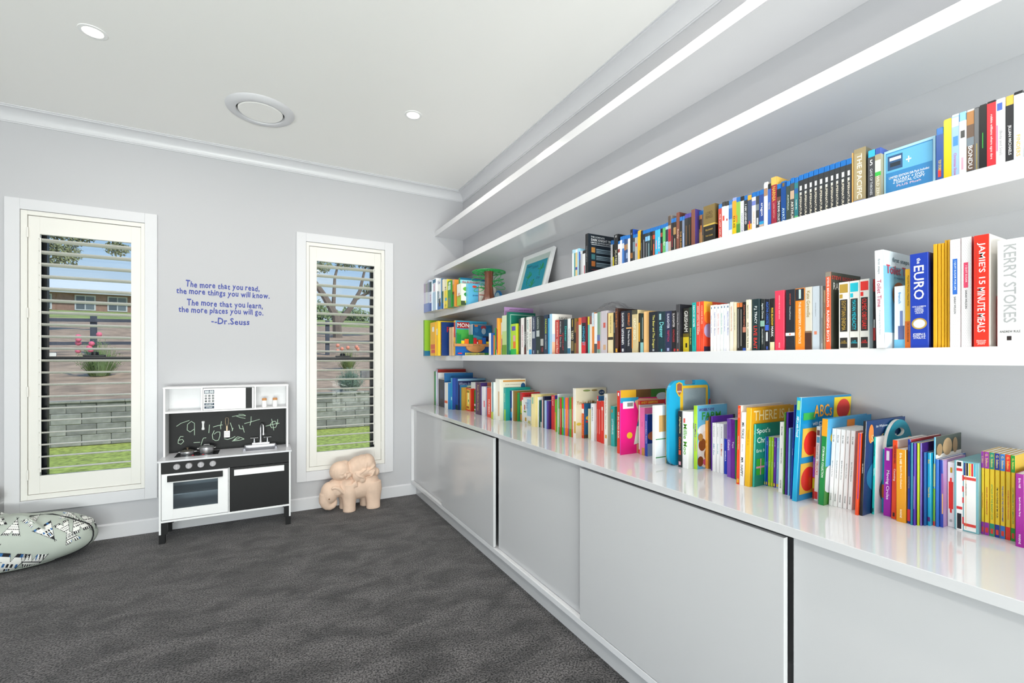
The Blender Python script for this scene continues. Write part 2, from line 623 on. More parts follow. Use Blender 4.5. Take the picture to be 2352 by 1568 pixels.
MB().lathe([(0.145, 0.0), (0.150, -0.022), (0.175, -0.026), (0.205, -0.012), (0.212, 0.0)], (-0.016, 3.588, H), 48).build('vent_ring', M_TRIM, t, smooth=True)
MB().lathe([(0.0, -0.020), (0.132, -0.020), (0.138, -0.014), (0.138, -0.006), (0.0, -0.006)], (-0.016, 3.588, H), 48).build('vent_disc', M_CEIL, t, smooth=True)
MB().lathe([(0.0, -0.001), (0.146, -0.001), (0.146, 0.0), (0.0, 0.0)], (-0.016, 3.588, H), 48).build('duct_shadow_gap', mat('2a2a2c', 0.8), t)

# ------------------------------------------------------------------ garden beyond the windows
M_GRASS = mat('a9b355', 0.95, bump=1.0, bscale=70, vary=0.5, vscale=14, name='lawn_grass')
M_DIRT = mat('b0937a', 1.0, bump=0.6, bscale=12, vary=0.35, vscale=2.2, name='bare_earth')
M_FIELD = mat('9aa25c', 1.0, vary=0.3, vscale=0.6, name='field_grass')


def ground_sheet(name, prof, m, x0, x1, label=None, cat=None):
    """a sheet of ground following a profile [(y, z)], gently uneven"""
    rnd = random.Random(5)
    nx = 24
    vs, fs = [], []
    for j, (y, z) in enumerate(prof):
        for i in range(nx + 1):
            x = x0 + (x1 - x0) * i / nx
            vs.append((x, y, z + (rnd.uniform(-0.03, 0.03) if 0 < j < len(prof) - 1 else 0)))
    for j in range(len(prof) - 1):
        for i in range(nx):
            a = j * (nx + 1) + i
            fs.append((a, a + 1, a + nx + 2, a + nx + 1))
    o = MB().add(vs, fs).build(name, m, None, smooth=True, kind='structure', fix=False)
    return o


ground_sheet('lawn', [(YB + TH, -0.2), (8, -0.2), (10.70, -0.2)], M_GRASS, -9, 7)
ground_sheet('ground', [(10.72, 0.55), (12.5, 0.66), (15, 0.9), (18, 1.2), (21, 1.45), (28, 2.2), (40, 3.45), (58, 5.2)], M_DIRT, -30, 26)
ground_sheet('field', [(58, 5.2), (66, 6.1), (78, 7.5), (120, 10.2)], M_FIELD, -60, 60)
# retaining wall: courses of split-face blocks, each block its own piece
rw = thing('retaining_wall', 'low grey retaining wall of split concrete blocks beyond the lawn', 'wall', (-1, 10.6, -0.2))
BL = [mat(c, 0.95, bump=0.9, bscale=18, vary=0.22, vscale=9) for c in ('8f8d89', '858380', '9a9893')]
rnd = random.Random(3)
src = []
for q in range(3):
    mb = MB().box(-0.197, 0.197, 0.0, 0.12, 0.004, 0.196)
    o = mb.build('block', BL[q], rw, 0.012, segs=1)
    src.append(o)
used = [False] * 3
for r_ in range(4):
    for i in range(-13, 9):
        x = -1 + i * 0.4 + (0.2 if r_ % 2 else 0)
        q = rnd.randrange(3)
        if not used[q]:
            o = src[q]
            used[q] = True
        else:
            o = src[q].copy()
            COL.objects.link(o)
            o.parent = rw
        o.location = (x + 1 + 1 - 0 - 1, rnd.uniform(-0.006, 0.006), r_ * 0.19)
for o in src:
    # the blocks are modelled round the wall's own origin
    o.data.transform(Matrix.Translation(WORLD[rw.name]))
    o.data.update()
cap = thing('wall_capping', 'pale flat capping stones along the retaining wall', 'capping', (-1, 10.6, 0.56))
for i in range(-9, 7):
    bx('capping_stone', mat('98958e', 0.9, bump=0.5, vary=0.15), cap, -1 + i * 0.6 + 0.003, -1 + i * 0.6 + 0.597, 10.57, 10.715, 0.562, 0.602, 0.006)
up = thing('upper_retaining_wall', 'short upper course of grey blocks set into the dirt bank', 'wall', (3.6, 13.2, 0.6))
for i in range(6):
    for r_ in range(2):
        bx('block', BL[(i + r_) % 3], up, 2.4 + i * 0.5 + 0.004, 2.4 + i * 0.5 + 0.496, 13.2, 13.35, 0.6 + r_ * 0.2, 0.796 + r_ * 0.2, 0.012)
# paddock fence
fence = thing('paddock_fence', 'dark post and rail fence across the dirt bank', 'fence', (-1, 21.2, 1.4))
M_FENCE = mat('4a4e5a', 0.8, vary=0.1)
for x in (-9.9, -7.6, -5.28, -2.9, -0.5, 2.45, 5.2):
    bx('post', M_FENCE, fence, x - 0.08, x + 0.08, 21.18, 21.32, 1.35, 2.85 + 0.02 * (x + 5))
for za, zb in ((2.74, 2.93), (1.93, 2.13)):
    mb = MB()
    x0, x1 = -11, 6.5
    k = (zb - za) / 8.65
    f_ = lambda x: za + k * (x + 5.45)
    mb.add([(x0, 21.12, f_(x0) - .11), (x1, 21.12, f_(x1) - .11), (x1, 21.18, f_(x1) - .11), (x0, 21.18, f_(x0) - .11),
            (x0, 21.12, f_(x0)), (x1, 21.12, f_(x1)), (x1, 21.18, f_(x1)), (x0, 21.18, f_(x0))],
           [(0, 3, 2, 1), (4, 5, 6, 7), (0, 1, 5, 4), (1, 2, 6, 5), (2, 3, 7, 6), (3, 0, 4, 7)])
    mb.build('rail', M_FENCE, fence)
# neighbour's house
hs = thing('brick_house', 'long low brick house with pale metal roof beyond the fence', 'house', (-22, 80, 7.5))
M_BRICK = mat('96756a', 0.9, vary=0.15, vscale=3)
HX0, HX1 = -36, -9
bx('wall', M_BRICK, hs, HX0, HX1, 80, 88, 7.3, 10.0)
MB().prism([(78.8, 9.95), (89.2, 9.95), (84.0, 12.6)], 'x', HX0 - 1, HX1 + 1).build('roof', mat('d8dbe0', 0.6), hs)
bx('gutter', mat('b8bcc4', 0.5), hs, HX0 - 1, HX1 + 1, 78.66, 78.8, 9.85, 10.05)
for x in (-30.5, -25.0, -20.7, -17.4, -13.4, -11.0):
    f_ = bx('window', mat('c9ccd4', 0.5), hs, x - 1.05, x + 1.05, 79.93, 80.0, 7.75, 9.75)
    bx('pane', mat('59616b', 0.15), f_, x - 0.9, x - 0.06, 79.90, 79.93, 7.9, 9.6)
    bx('pane', mat('6d7680', 0.15), f_, x + 0.06, x + 0.9, 79.90, 79.93, 7.9, 9.6)


def leaf_cloud(mb, blobs, n, size, seed):
    rnd = random.Random(seed)
    tot = sum(b[3] ** 2 for b in blobs)
    for b in blobs:
        for _ in range(int(n * b[3] ** 2 / tot)):
            d = Vector((rnd.gauss(0, 1), rnd.gauss(0, 1), rnd.gauss(0, 1))).normalized() * (rnd.random() ** 0.4)
            p = Vector(b[:3]) + Vector((d.x * b[3], d.y * b[3], d.z * b[3] * 0.72))
            a = Vector((rnd.uniform(-1, 1), rnd.uniform(-1, 1), rnd.uniform(-1, 1))).normalized()
            c = a.orthogonal().normalized()
            s = size * rnd.uniform(0.6, 1.4)
            mb.add([p - a * s, p + c * s * 0.42, p + a * s, p - c * s * 0.42], [(0, 1, 2, 3)])


def tree(label, base, branches, blobs, n, size, seed, leaf='78845a', bark='7c6f66'):
    t = thing('gum_tree', label, 'tree', base, 'trees beyond the fence')
    mb = MB()
    for pts, r0, r1 in branches:
        rs = [r0 + (r1 - r0) * i / (len(pts) - 1) for i in range(len(pts))]
        mb.tube(pts, rs, 7)
    mb.build('trunk', mat(bark, 0.9, vary=0.25, vscale=1.5), t, smooth=True)
    mb = MB()
    leaf_cloud(mb, blobs, n, size, seed)
    mb.build('crown', mat(leaf, 0.8, vary=0.35, vscale=0.9), t, fix=False)
    return t


# spreading gum seen by the second window
bX, bY, bZ = 4.6, 34.0, 2.6
tree('spreading gum tree with forked trunk seen through the second window', (bX, bY, bZ),
     [([(bX, bY, bZ), (bX - .1, bY, bZ + 1.7), (bX - .9, bY, bZ + 3.1), (bX - 1.9, bY, bZ + 4.6), (bX - 2.4, bY, bZ + 6.0)], .34, .10),
      ([(bX, bY, bZ + 1.2), (bX + .9, bY, bZ + 2.4), (bX + 1.5, bY, bZ + 3.6), (bX + 1.9, bY, bZ + 5.4)], .24, .07),
      ([(bX - .3, bY, bZ + 2.2), (bX - .2, bY, bZ + 4.4), (bX + .3, bY, bZ + 6.6)], .15, .04),
      ([(bX + 1.2, bY, bZ + 3.0), (bX + 3.0, bY, bZ + 4.1), (bX + 4.2, bY, bZ + 4.5)], .12, .04)],
     [(bX - 2.6, bY, bZ + 6.6, 1.0), (bX - 1.1, bY, bZ + 5.2, .75), (bX + .4, bY, bZ + 7.4, 1.0), (bX - 3.6, bY, bZ + 5.0, .8), (bX + .5, bY, bZ + 5.5, .7),
      (bX + 2.0, bY, bZ + 5.9, .95), (bX + 3.6, bY, bZ + 5.0, .9), (bX + 2.2, bY, bZ + 3.8, .6), (bX + 4.8, bY, bZ + 6.3, .8), (bX - 1.6, bY, bZ + 8.0, .7)],
     6500, .10, 4, '959a72')
tree('bushy green gum crown above the roof in the first window', (-10.5, 33, 2.6),
     [([(-12.6, 33, 2.6), (-12.6, 33, 5.4), (-12.0, 33, 8.2)], .2, .06), ([(-12.4, 33, 6.0), (-11.2, 33, 7.6), (-9.6, 33, 8.0)], .07, .02)],
     [(-10.6, 33, 9.3, 1.5), (-9.2, 33, 8.3, 1.2), (-11.6, 33, 7.9, 1.3), (-8.2, 33, 8.6, .8), (-9.6, 33, 7.0, 1.0), (-7.2, 33, 7.5, .6), (-10.6, 33, 10.8, 1.1)], 7500, .10, 9, '969c74')
for i, (x, y, z, r) in enumerate(((2, 96, 9.2, 2.8), (9, 100, 9.4, 3.2), (18.5, 112, 10.2, 3.0), (26, 104, 9.6, 3.6), (34, 100, 9.4, 3.4))):
    t = thing('distant_tree', ['rounded', 'broad', 'low', 'tall', 'far'][i] + ' hazy green tree on the skyline hill', 'tree', (x, y, z), 'hazy trees on the skyline')
    MB().tube([(x, y, z - .4), (x, y, z + r * .6)], .25, 6).build('trunk', mat('7c6f66', .9), t)
    mb = MB()
    leaf_cloud(mb, [(x, y, z + r * .5, r), (x + r * .8, y, z + r * .25, r * .8), (x - r * .8, y, z + r * .3, r * .75)], 700, .5, 20 + i)
    mb.build('crown', mat('8b9a70', .9, vary=.25), t, fix=False)


def tuft(name, label, c, r, h, n, col, seed, flowers=None):
    t = thing(name, label, 'shrub', c)
    rnd = random.Random(seed)
    mb = MB()
    for _ in range(n):
        a = rnd.uniform(0, 2 * PI)
        s = r * rnd.random() ** .6
        d = Vector((math.cos(a) * s, math.sin(a) * s, h * rnd.uniform(.55, 1) * math.sqrt(max(0.05, 1 - (s / r) ** 2 * .8))))
        b = Vector(c) + Vector((d.x * .35, d.y * .35, 0))
        w = Vector((-math.sin(a), math.cos(a), 0)) * .012
        mb.add([b - w, b + w, Vector(c) + d], [(0, 1, 2)])
        for q in (.45, .7, .9):
            p = b.lerp(Vector(c) + d, q)
            e = Vector((rnd.uniform(-1, 1), rnd.uniform(-1, 1), rnd.uniform(.2, 1))).normalized() * .06
            mb.add([p, p + e.orthogonal().normalized() * .012, p + e], [(0, 1, 2)])
    mb.build('foliage', mat(col, .85, vary=.25, vscale=4), t, fix=False)
    if flowers:
        for k in range(flowers[0]):
            a = rnd.uniform(0, 2 * PI)
            p = Vector(c) + Vector((math.cos(a) * r * .7, -abs(math.sin(a)) * r * .7, h * rnd.uniform(.55, 1.0)))
            MB().ellipsoid(p, (flowers[2],) * 3, 8, 6).build('flower', mat(flowers[1], .7), t, smooth=True)


tuft('lavender_shrub', 'round grey green shrub on the retaining wall', (1.78, 11.15, .57), .36, .62, 420, '7f9683', 1)
tuft('lavender_shrub', 'grey green shrub half hidden by the window frame', (3.32, 11.3, .57), .3, .58, 360, '87997a', 2)
tuft('rose_bush', 'rose bush with pink flowers by the fence', (-3.62, 15.0, .9), .55, 1.05, 260, '6f8a4c', 3, (9, 'e86f8a', .06))
tuft('rose_bush', 'rose bush with orange buds behind the sash corner', (-5.3, 15.0, .9), .5, .7, 240, '7b8a4c', 4, (4, 'f0906a', .05))
tuft('rose_bush', 'low rose bush with pale blooms in the second window', (2.42, 15.6, .95), .45, .85, 200, '7f9150', 5, (6, 'f09a80', .06))

# ------------------------------------------------------------------ built-in bookcase: cabinet below, floating shelves above
YE = -1.9   # the joinery runs on past the camera
CX = 1.273
kb = thing('storage_cabinet', 'long low gloss white cabinet with sliding doors under the shelves', 'cabinet', (1.55, YB, 0))
bx('kickboard', mat('c9c9cb', 0.25), kb, 1.321, 1.337, YE, YB - 0.018, 0.0, 0.110)
bx('bottom_rail', M_SHELF, kb, CX, XR - 0.004, YE, YB - 0.001, 0.110, 0.138, 0.001)
bx('end_panel', M_SHELF, kb, CX, XR - 0.004, YB - 0.020, YB - 0.001, 0.138, 0.842, 0.001)
bx('back_panel', mat('b8b8ba', 0.5), kb, XR - 0.012, XR - 0.004, YE, YB - 0.020, 0.138, 0.842)
bx('door_track', mat('d0d0d2', 0.3), kb, CX + 0.010, CX + 0.013, YE, YB - 0.020, 0.138, 0.1405)
bx('door_track', mat('d0d0d2', 0.3), kb, CX + 0.034, CX + 0.037, YE, YB - 0.020, 0.138, 0.1405)
ZD0, ZD1 = 0.1412, 0.838
FX, BXX = CX + 0.002, CX + 0.026
bx('sliding_door', M_CAB, kb, BXX, BXX + 0.018, 3.40, YB - 0.021, ZD0, ZD1, 0.0006)
bx('sliding_door', M_CAB, kb, FX, FX + 0.018, 2.575, 3.524, ZD0, ZD1 - 0.006, 0.0006)
bx('sliding_door', M_CAB, kb, BXX, BXX + 0.018, 1.56, 2.548, ZD0, ZD1, 0.0006)
bx('sliding_door', M_CAB, kb, FX, FX + 0.018, 0.748, 1.680, ZD0, ZD1 - 0.006, 0.0006)
bx('sliding_door', M_CAB, kb, BXX, BXX + 0.018, -0.25, 0.735, ZD0, ZD1, 0.0006)
bx('sliding_door', M_CAB, kb, FX, FX + 0.018, -1.2, -0.13, ZD0, ZD1 - 0.006, 0.0006)
bx('divider', M_SHELF, kb, CX + 0.046, XR - 0.012, 2.54, 2.556, 0.138, 0.842)
tag(bx('worktop', M_TOP, None, CX - 0.002, XR - 0.0005, YE, YB - 0.0005, 0.843, 0.870, 0.0012), 'glossy pale grey worktop on the long low cabinet', 'worktop')
SZ = {'low': (1.317, 1.362), 'mid': (1.742, 1.790), 'high': (2.168, 2.217), 'head': (2.565, 2.615)}
for k, lab in (('low', 'white floating shelf holding the paperbacks, lowest of four'), ('mid', 'white floating shelf holding the disc cases, second from below'),
               ('high', 'empty white floating shelf above the disc cases'), ('head', 'empty white floating shelf nearest the ceiling')):
    a, b = SZ[k]
    tag(bx('floating_shelf', M_SHELF, None, 1.518 if k == 'head' else 1.510, XR - 0.0005, YE, YB - 0.0005, a, b, 0.0008), lab, 'shelf', 'floating wall shelves')

# ------------------------------------------------------------------ toy kitchen
KW = mat('f0f0f1', 0.35)
KB = mat('0d0d10', 0.5, spec=0.3, vary=0.08, vscale=30)
KS = mat('c9c9cc', 0.28, 0.85)
KG = mat('a4a2a6', 0.4)
k = thing('toy_kitchen', 'black and white wooden toy kitchen with chalkboard against the wall', 'toy kitchen', (-0.23, 4.2, 0))
Y0, Y1 = 4.072, 4.378
bx('side_panel', KW, k, -0.658, -0.646, Y0, Y1, 0.066, 0.586, 0.0008)
bx('side_panel', KW, k, 0.181, 0.193, Y0, Y1, 0.066, 0.586, 0.0008)
bx('bottom_panel', KW, k, -0.646, 0.181, Y0 + .002, Y1, 0.150, 0.164, 0.0008)
bx('back_panel', KW, k, -0.646, 0.181, Y1 - .006, Y1 - .001, 0.164, 0.586)
bx('divider', KW, k, -0.234, -0.225, Y0 + .014, Y1 - .006, 0.164, 0.586)
bx('worktop', mat('d9d9de', 0.3, vary=0.06, vscale=14), k, -0.666, 0.200, Y0 - .012, Y1, 0.586, 0.598, 0.0015)
for x0 in (-0.658, 0.157):
    for ya in (Y0, Y1 - .036):
        bx('leg', KB, k, x0 + (0.012 if x0 < 0 else -0.012) * (ya == Y0) * 0, x0 + .036, ya + .001, ya + .036, 0.0, 0.0655, 0.001)
for x0 in (-0.645, 0.145):
    for ya in (Y0 + .001, Y1 - .036):
        bx('leg_brace', KB, k, x0, x0 + .036, ya, ya + .035, 0.066, 0.149)
bx('control_panel', KB, k, -0.645, 0.180, Y0 + .002, Y0 + .012, 0.503, 0.585, 0.0008)
for x in (-0.553, -0.480, -0.407, -0.333):
    o = MB().lathe([(0, -.014), (.019, -.014), (.021, -.010), (.022, 0), (0, 0)], (x, Y0 + .002, 0.547), 24, 'y').build('knob', KG, k, smooth=True)
    bx('knob_grip', mat('b9b6bb', .4), o, x - .003, x + .003, Y0 - .015, Y0 - .0122, 0.529, 0.566)
# oven door with window
dy0, dy1 = Y0 + .001, Y0 + .011
d = thing('oven_door', None, None, (-0.437, Y0, 0.335))
d.parent = k
d.location = Vector((-0.437, Y0, 0.335)) - WORLD[k.name]
WORLD[d.name] = Vector((-0.437, Y0, 0.335))
bx('door_frame', KW, d, -0.643, -0.575, dy0, dy1, 0.168, 0.500, 0.0008)
bx('door_frame', KW, d, -0.301, -0.236, dy0, dy1, 0.168, 0.500, 0.0008)
bx('door_frame', KW, d, -0.575, -0.301, dy0, dy1, 0.168, 0.241, 0.0008)
bx('door_frame', KW, d, -0.575, -0.301, dy0, dy1, 0.433, 0.500, 0.0008)
bx('glass', glass_mat('oven_glass', 'd8dee2', .08), d, -0.575, -0.301, dy0 + .004, dy0 + .006, 0.241, 0.433)
bx('handle', KB, d, -0.608, -0.270, Y0 - .015, Y0 + .001, 0.444, 0.487, 0.001)
bx('oven_shelf', KW, k, -0.645, -0.235, Y0 + .03, Y1 - .008, 0.334, 0.342)
d = bx('cupboard_door', KB, k, -0.226, 0.180, dy0, dy1, 0.167, 0.500, 0.0008)
bx('handle', KW, d, -0.196, 0.146, Y0 - .015, Y0 + .001, 0.440, 0.484, 0.001)
# hutch
hy0 = 4.215
bx('hutch_side', KW, k, -0.655, -0.643, hy0, Y1, 0.598, 1.108, 0.0008)
bx('hutch_side', KW, k, 0.168, 0.181, hy0, Y1, 0.598, 1.108, 0.0008)
bx('hutch_top', KW, k, -0.657, 0.183, hy0 - .002, Y1, 1.108, 1.119, 0.0008)
bx('hutch_shelf', KW, k, -0.643, 0.168, hy0, Y1 - .004, 0.922, 0.934, 0.0008)
bx('hutch_divider', KW, k, -0.421, -0.410, hy0, Y1 - .004, 0.934, 1.108, 0.0006)
bx('hutch_divider', KW, k, -0.064, -0.053, hy0, Y1 - .004, 0.934, 1.108, 0.0006)
bx('hutch_back', mat('e8e8ea', .5), k, -0.643, 0.168, Y1 - .004, Y1, 0.934, 1.108)
cb = bx('chalkboard', KB, k, -0.643, 0.168, Y1 - .008, Y1 - .002, 0.599, 0.921)
# microwave front
mw = bx('microwave_door', KW, k, -0.408, -0.067, hy0 + .002, hy0 + .010, 0.936, 1.104, 0.001)
my = hy0 + .0015
bx('microwave_window', mat('9aa0a4', .12), mw, -0.328, -0.149, my - .001, my + .0006, 0.979, 1.060)
bx('microwave_handle', KB, mw, -0.124, -0.081, my - .006, my + .0004, 0.938, 1.102, .001)
NV = mat('2c3d52', .5)
bx('keypad_display', NV, mw, -0.400, -0.336, my - .0006, my + .0005, 1.062, 1.090)
for r_, (za, zb) in enumerate(((0.972, 0.990), (0.947, 0.966))):
    bx('keypad_button', NV, mw, -0.400, -0.336, my - .0006, my + .0005, za, zb)
mb = MB()
put_text(mb, '88:88', (-0.368, my - .0009, 1.076), (1, 0, 0), (0, 0, 1), .056, .022, .02)
put_text(mb, 'START', (-0.368, my - .0009, 0.981), (1, 0, 0), (0, 0, 1), .046, .010, .02)
put_text(mb, 'STOP', (-0.368, my - .0009, 0.9565), (1, 0, 0), (0, 0, 1), .038, .010, .02)
for i in range(9):
    x, z = -0.390 + (i % 3) * .0230, 1.046 - (i // 3) * .0205
    bx('keypad_button', KB, mw, x - .0065, x + .0065, my - .0006, my + .0005, z - .0072, z + .0072)
    put_text(mb, str(i + 1), (x, my - .0009, z), (1, 0, 0), (0, 0, 1), .0055, .009, .02)
mb.build('keypad_lettering', mat('e6eef2', .5), mw, fix=False)
# chalk drawings on the board
CH = mat('cfe6cf', .9)
cy = Y1 - .0092


def KP(x, y):   # crop pixel of the board -> wall coordinates
    return (-0.632 + (x - 165) * (0.805 / 1040), cy, 0.899 - (y - 360) * 0.000864 - (x - 165) * 0.0000125 * 3.2)


def stroke(mb, pts, r=.0022, n=6):
    q = []
    for i in range(len(pts) - 1):
        for s in range(n):
            q.append(Vector(KP(*pts[i])).lerp(Vector(KP(*pts[i + 1])), s / n))
    q.append(Vector(KP(*pts[-1])))
    mb.tube([tuple(p) for p in q], r, 5)


mb = MB()
ST = [[(212, 466), (250, 438), (320, 413)], [(362, 550), (362, 440), (335, 422), (303, 450), (300, 500), (325, 520), (358, 495)], [(490, 455), (485, 532)],
      [(270, 560), (245, 558), (228, 590), (225, 620), (250, 628), (272, 605), (262, 585), (230, 592)], [(355, 618), (410, 616)], [(417, 645), (432, 590), (440, 578), (462, 576)],
      [(522, 478), (560, 466), (606, 458)], [(596, 425), (588, 470), (590, 500)], [(533, 510), (515, 550), (520, 590), (545, 606), (570, 600), (582, 560), (582, 525), (555, 525), (530, 545)],
      [(620, 590), (650, 598), (690, 585), (720, 570)], [(690, 382), (740, 372), (815, 375)], [(730, 378), (770, 392), (812, 400)], [(750, 360), (790, 362), (815, 373)],
      [(802, 450), (870, 432), (947, 410)], [(865, 382), (864, 430), (855, 468)], [(752, 460), (762, 498), (790, 500)], [(785, 470), (803, 535)],
      [(1003, 478), (1060, 464), (1137, 450)], [(1060, 408), (1072, 460), (1082, 520)], [(1120, 412), (1118, 450), (1100, 492), (1060, 495), (1045, 465), (1070, 435), (1095, 430), (1115, 460)],
      [(690, 614), (760, 608), (802, 598), (770, 582), (740, 575), (700, 608), (760, 588)], [(690, 520), (700, 490)], [(675, 440), (690, 490), (695, 512)]]
for s in ST:
    stroke(mb, s)
mb.build('chalk_drawing', CH, cb, fix=False)
# peg and spatula hang on the board
t = thing('toy_peg', 'small white plastic handle hanging on the chalkboard', 'toy', KP(437, 460))
p = Vector(KP(437, 460))
MB().lathe([(0, -.037), (.010, -.034), (.011, -.026), (.0075, -.012), (.0075, .012), (.011, .026), (.010, .034), (0, .037)], (p.x, p.y - .010, p.z), 14, sy=.7).build('toy_peg_handle', M_WHITE, t, smooth=True)
bx('hook', M_WHITE, t, p.x - .003, p.x + .003, p.y - .006, p.y + .0005, p.z + .020, p.z + .030)
t = thing('toy_spatula', 'small metal slotted spatula hanging on the chalkboard', 'spatula', KP(645, 480))
loop = []
for x, y in ((640, 470), (632, 440), (632, 400), (640, 389), (651, 389), (659, 400), (658, 440), (650, 470)):
    a = KP(x, y)
    loop.append((a[0], a[1] - .008, a[2]))
MB().tube(loop, .0022, 6, True).build('handle_loop', mat('b8a488', .4, .3), t, smooth=True)
a, b = KP(645, 468), KP(645, 520)
bx('shaft', mat('b09a80', .4, .3), t, a[0] - .005, a[0] + .005, cy - .010, cy - .007, b[2], a[2])
a, b = KP(620, 516), KP(671, 574)
mb = MB()
XS = [a[0] + (b[0] - a[0]) * q for q in (0, .2, .32, .44, .56, .68, .8, 1)]
ZS = [b[2] + (a[2] - b[2]) * q for q in (0, .16, .28, .42, .54, .68, .8, 1)]
for i in range(7):
    for j in range(7):
        if not (i in (1, 3, 5) and j in (1, 3, 5)):
            mb.box(XS[i], XS[i + 1], cy - .010, cy - .008, ZS[j], ZS[j + 1])
mb.build('blade', mat('ece8e0', .3, .2), t)
bx('hook', KB, t, KP(645, 0)[0] - .002, KP(645, 0)[0] + .002, cy - .012, cy + .001, KP(645, 392)[2], KP(645, 380)[2])
# hob, pots, sink and tap
hob = bx('hob', mat('0d0d10', .12), k, -0.583, -0.306, 4.165, 4.345, 0.598, 0.6005, 0.001)
for x, y in ((-.470, 4.190), (-.405, 4.190)):
    MB().lathe([(0, 0), (.007, 0), (.007, .0012), (0, .0012)], (x, y, .6005), 12).build('hob_light', mat('d02030', .4, emit=.6), hob)


def pot(name, label, c, r, h, lid):
    t = thing(name, label, 'pot', c)
    MB().lathe([(0, 0), (r * .96, 0), (r, .004), (r, h), (r + .004, h), (r + .004, h + .003), (r - .002, h + .003), (r - .002, .005), (0, .005)], c, 28).build('pot_body', KS, t, smooth=True)
    if lid == 'glass':
        MB().lathe([(r + .003, h + .003), (r * .8, h + .010), (r * .4, h + .015), (.004, h + .016)], c, 28).build('lid', mat('77736c', .08, .5), t, smooth=True)
        MB().lathe([(0, h + .014), (.004, h + .015), (.004, h + .022), (.010, h + .026), (.010, h + .030), (0, h + .032)], c, 14).build('lid_knob', mat('6b5a45', .3, .4), t, smooth=True)
    else:
        MB().lathe([(r + .003, h + .003), (r * .85, h + .010), (.004, h + .012)], c, 28).build('lid', KS, t, smooth=True)
        z = c[2] + h + .010
        MB().tube([(c[0] - .018, c[1], z), (c[0] - .018, c[1], z + .011), (c[0] + .018, c[1], z + .011), (c[0] + .018, c[1], z)], .0022, 6).build('lid_handle', KS, t, smooth=True)
    for s in (-1, 1):
        MB().tube([(c[0] + s * r * .98, c[1] - .012, c[2] + h * .8), (c[0] + s * (r + .014), c[1] - .010, c[2] + h * .85), (c[0] + s * (r + .014), c[1] + .010, c[2] + h * .85), (c[0] + s * r * .98, c[1] + .012, c[2] + h * .8)], .0025, 6).build('handle', KS, t, smooth=True)


pot('toy_pan', 'shallow toy pan with dark lid on the hob', (-.512, 4.262, .6008), .044, .020, 'glass')
pot('toy_pot', 'deep steel toy pot with lid on the hob', (-.390, 4.262, .6008), .046, .042, 'steel')
sk = MB()
sk.box(-.142, .098, 4.165, 4.345, .598, .6002)
sink = sk.build('sink', mat('c4c4ca', .3, .3), k)
bx('sink_rim', mat('d6d6dc', .3, .3), sink, -.135, .090, 4.30, 4.345, .6002, .622, .002)
bx('sink_basin', mat('6e6e78', .4), sink, -.128, .084, 4.178, 4.295, .6002, .6010)
for x0 in (-.142, .080):
    MB().prism([(x0, .6002), (x0 + .020, .6002), (x0 + .014, .621), (x0 + .006, .621)], 'y', 4.176, 4.299).build('sink_side', mat('8e8e98', .4, .3), sink)
tp = bx('tap_base', mat('cfcfd6', .25, .4), k, -.083, .045, 4.318, 4.352, .6222, .637, .002)
pts = [(-.020, 4.335, .637), (-.020, 4.335, .75)]
for q in range(9):
    a = PI * q / 8
    pts.append((-.020 + .010 * (1 - math.cos(a)), 4.335 - .028 * (1 - math.cos(a)), .765 + .026 * math.sin(a)))
pts.append((0.0, 4.279, .722))
MB().tube(pts, .0075, 10).build('spout', KS, tp, smooth=True)
MB().lathe([(0, -.018), (.011, -.018), (.009, 0), (0, 0)], (0.0, 4.279, .722), 14).build('spout_tip', KS, tp, smooth=True)
MB().lathe([(0, 0), (.013, 0), (.009, .02), (0, .02)], (-.020, 4.335, .637), 14).build('spout_collar', KS, tp, smooth=True)
for x in (-.066, .030):
    o = MB().lathe([(0, 0), (.011, 0), (.007, .014), (.005, .040), (0, .042)], (x, 4.335, .637), 14).build('tap_valve', KS, tp, smooth=True)
    MB().tube([(x - .024, 4.335, .676), (x + .024, 4.335, .676)], .0028, 6).tube([(x, 4.311, .676), (x, 4.359, .676)], .0028, 6).ellipsoid((x - .024, 4.335, .676), (.0055,) * 3, 8, 6).ellipsoid((x + .024, 4.335, .676), (.0055,) * 3, 8, 6).ellipsoid((x, 4.311, .676), (.0055,) * 3, 8, 6).build('cross_handle', KS, tp, smooth=True)
for i, x in enumerate((.007, .085)):
    t = thing('toy_shaker', 'white toy shaker with cork lid ' + ('nearer the microwave' if i == 0 else 'nearer the hutch side'), 'shaker', (x, 4.27, .9342), 'toy shakers on the hutch shelf')
    MB().lathe([(0, 0), (.017, 0), (.0175, .004), (.0175, .056), (0, .056)], (x, 4.27, .9342), 20).build('shaker_body', M_WHITE, t, smooth=True)
    MB().lathe([(0, .056), (.0175, .056), (.0175, .071), (.016, .074), (0, .074)], (x, 4.27, .9342), 20).build('cork_lid', mat('c98b52', .7, vary=.1), t, smooth=True)

# ------------------------------------------------------------------ terracotta elephant with a sleeping child on its back


def EP(x, y, d=0.0):
    return (0.430 + (x - 268) * .00093, 4.225 + d, (1487 - y) * .00097)


ev = MB()


def el(x, y, d, rx, ry, rd, tilt=0.0):
    ev.ellipsoid(EP(x, y, d), (rx * .00093, rd, ry * .00097), 20, 14, Matrix.Rotation(tilt, 3, 'Y') if tilt else None)


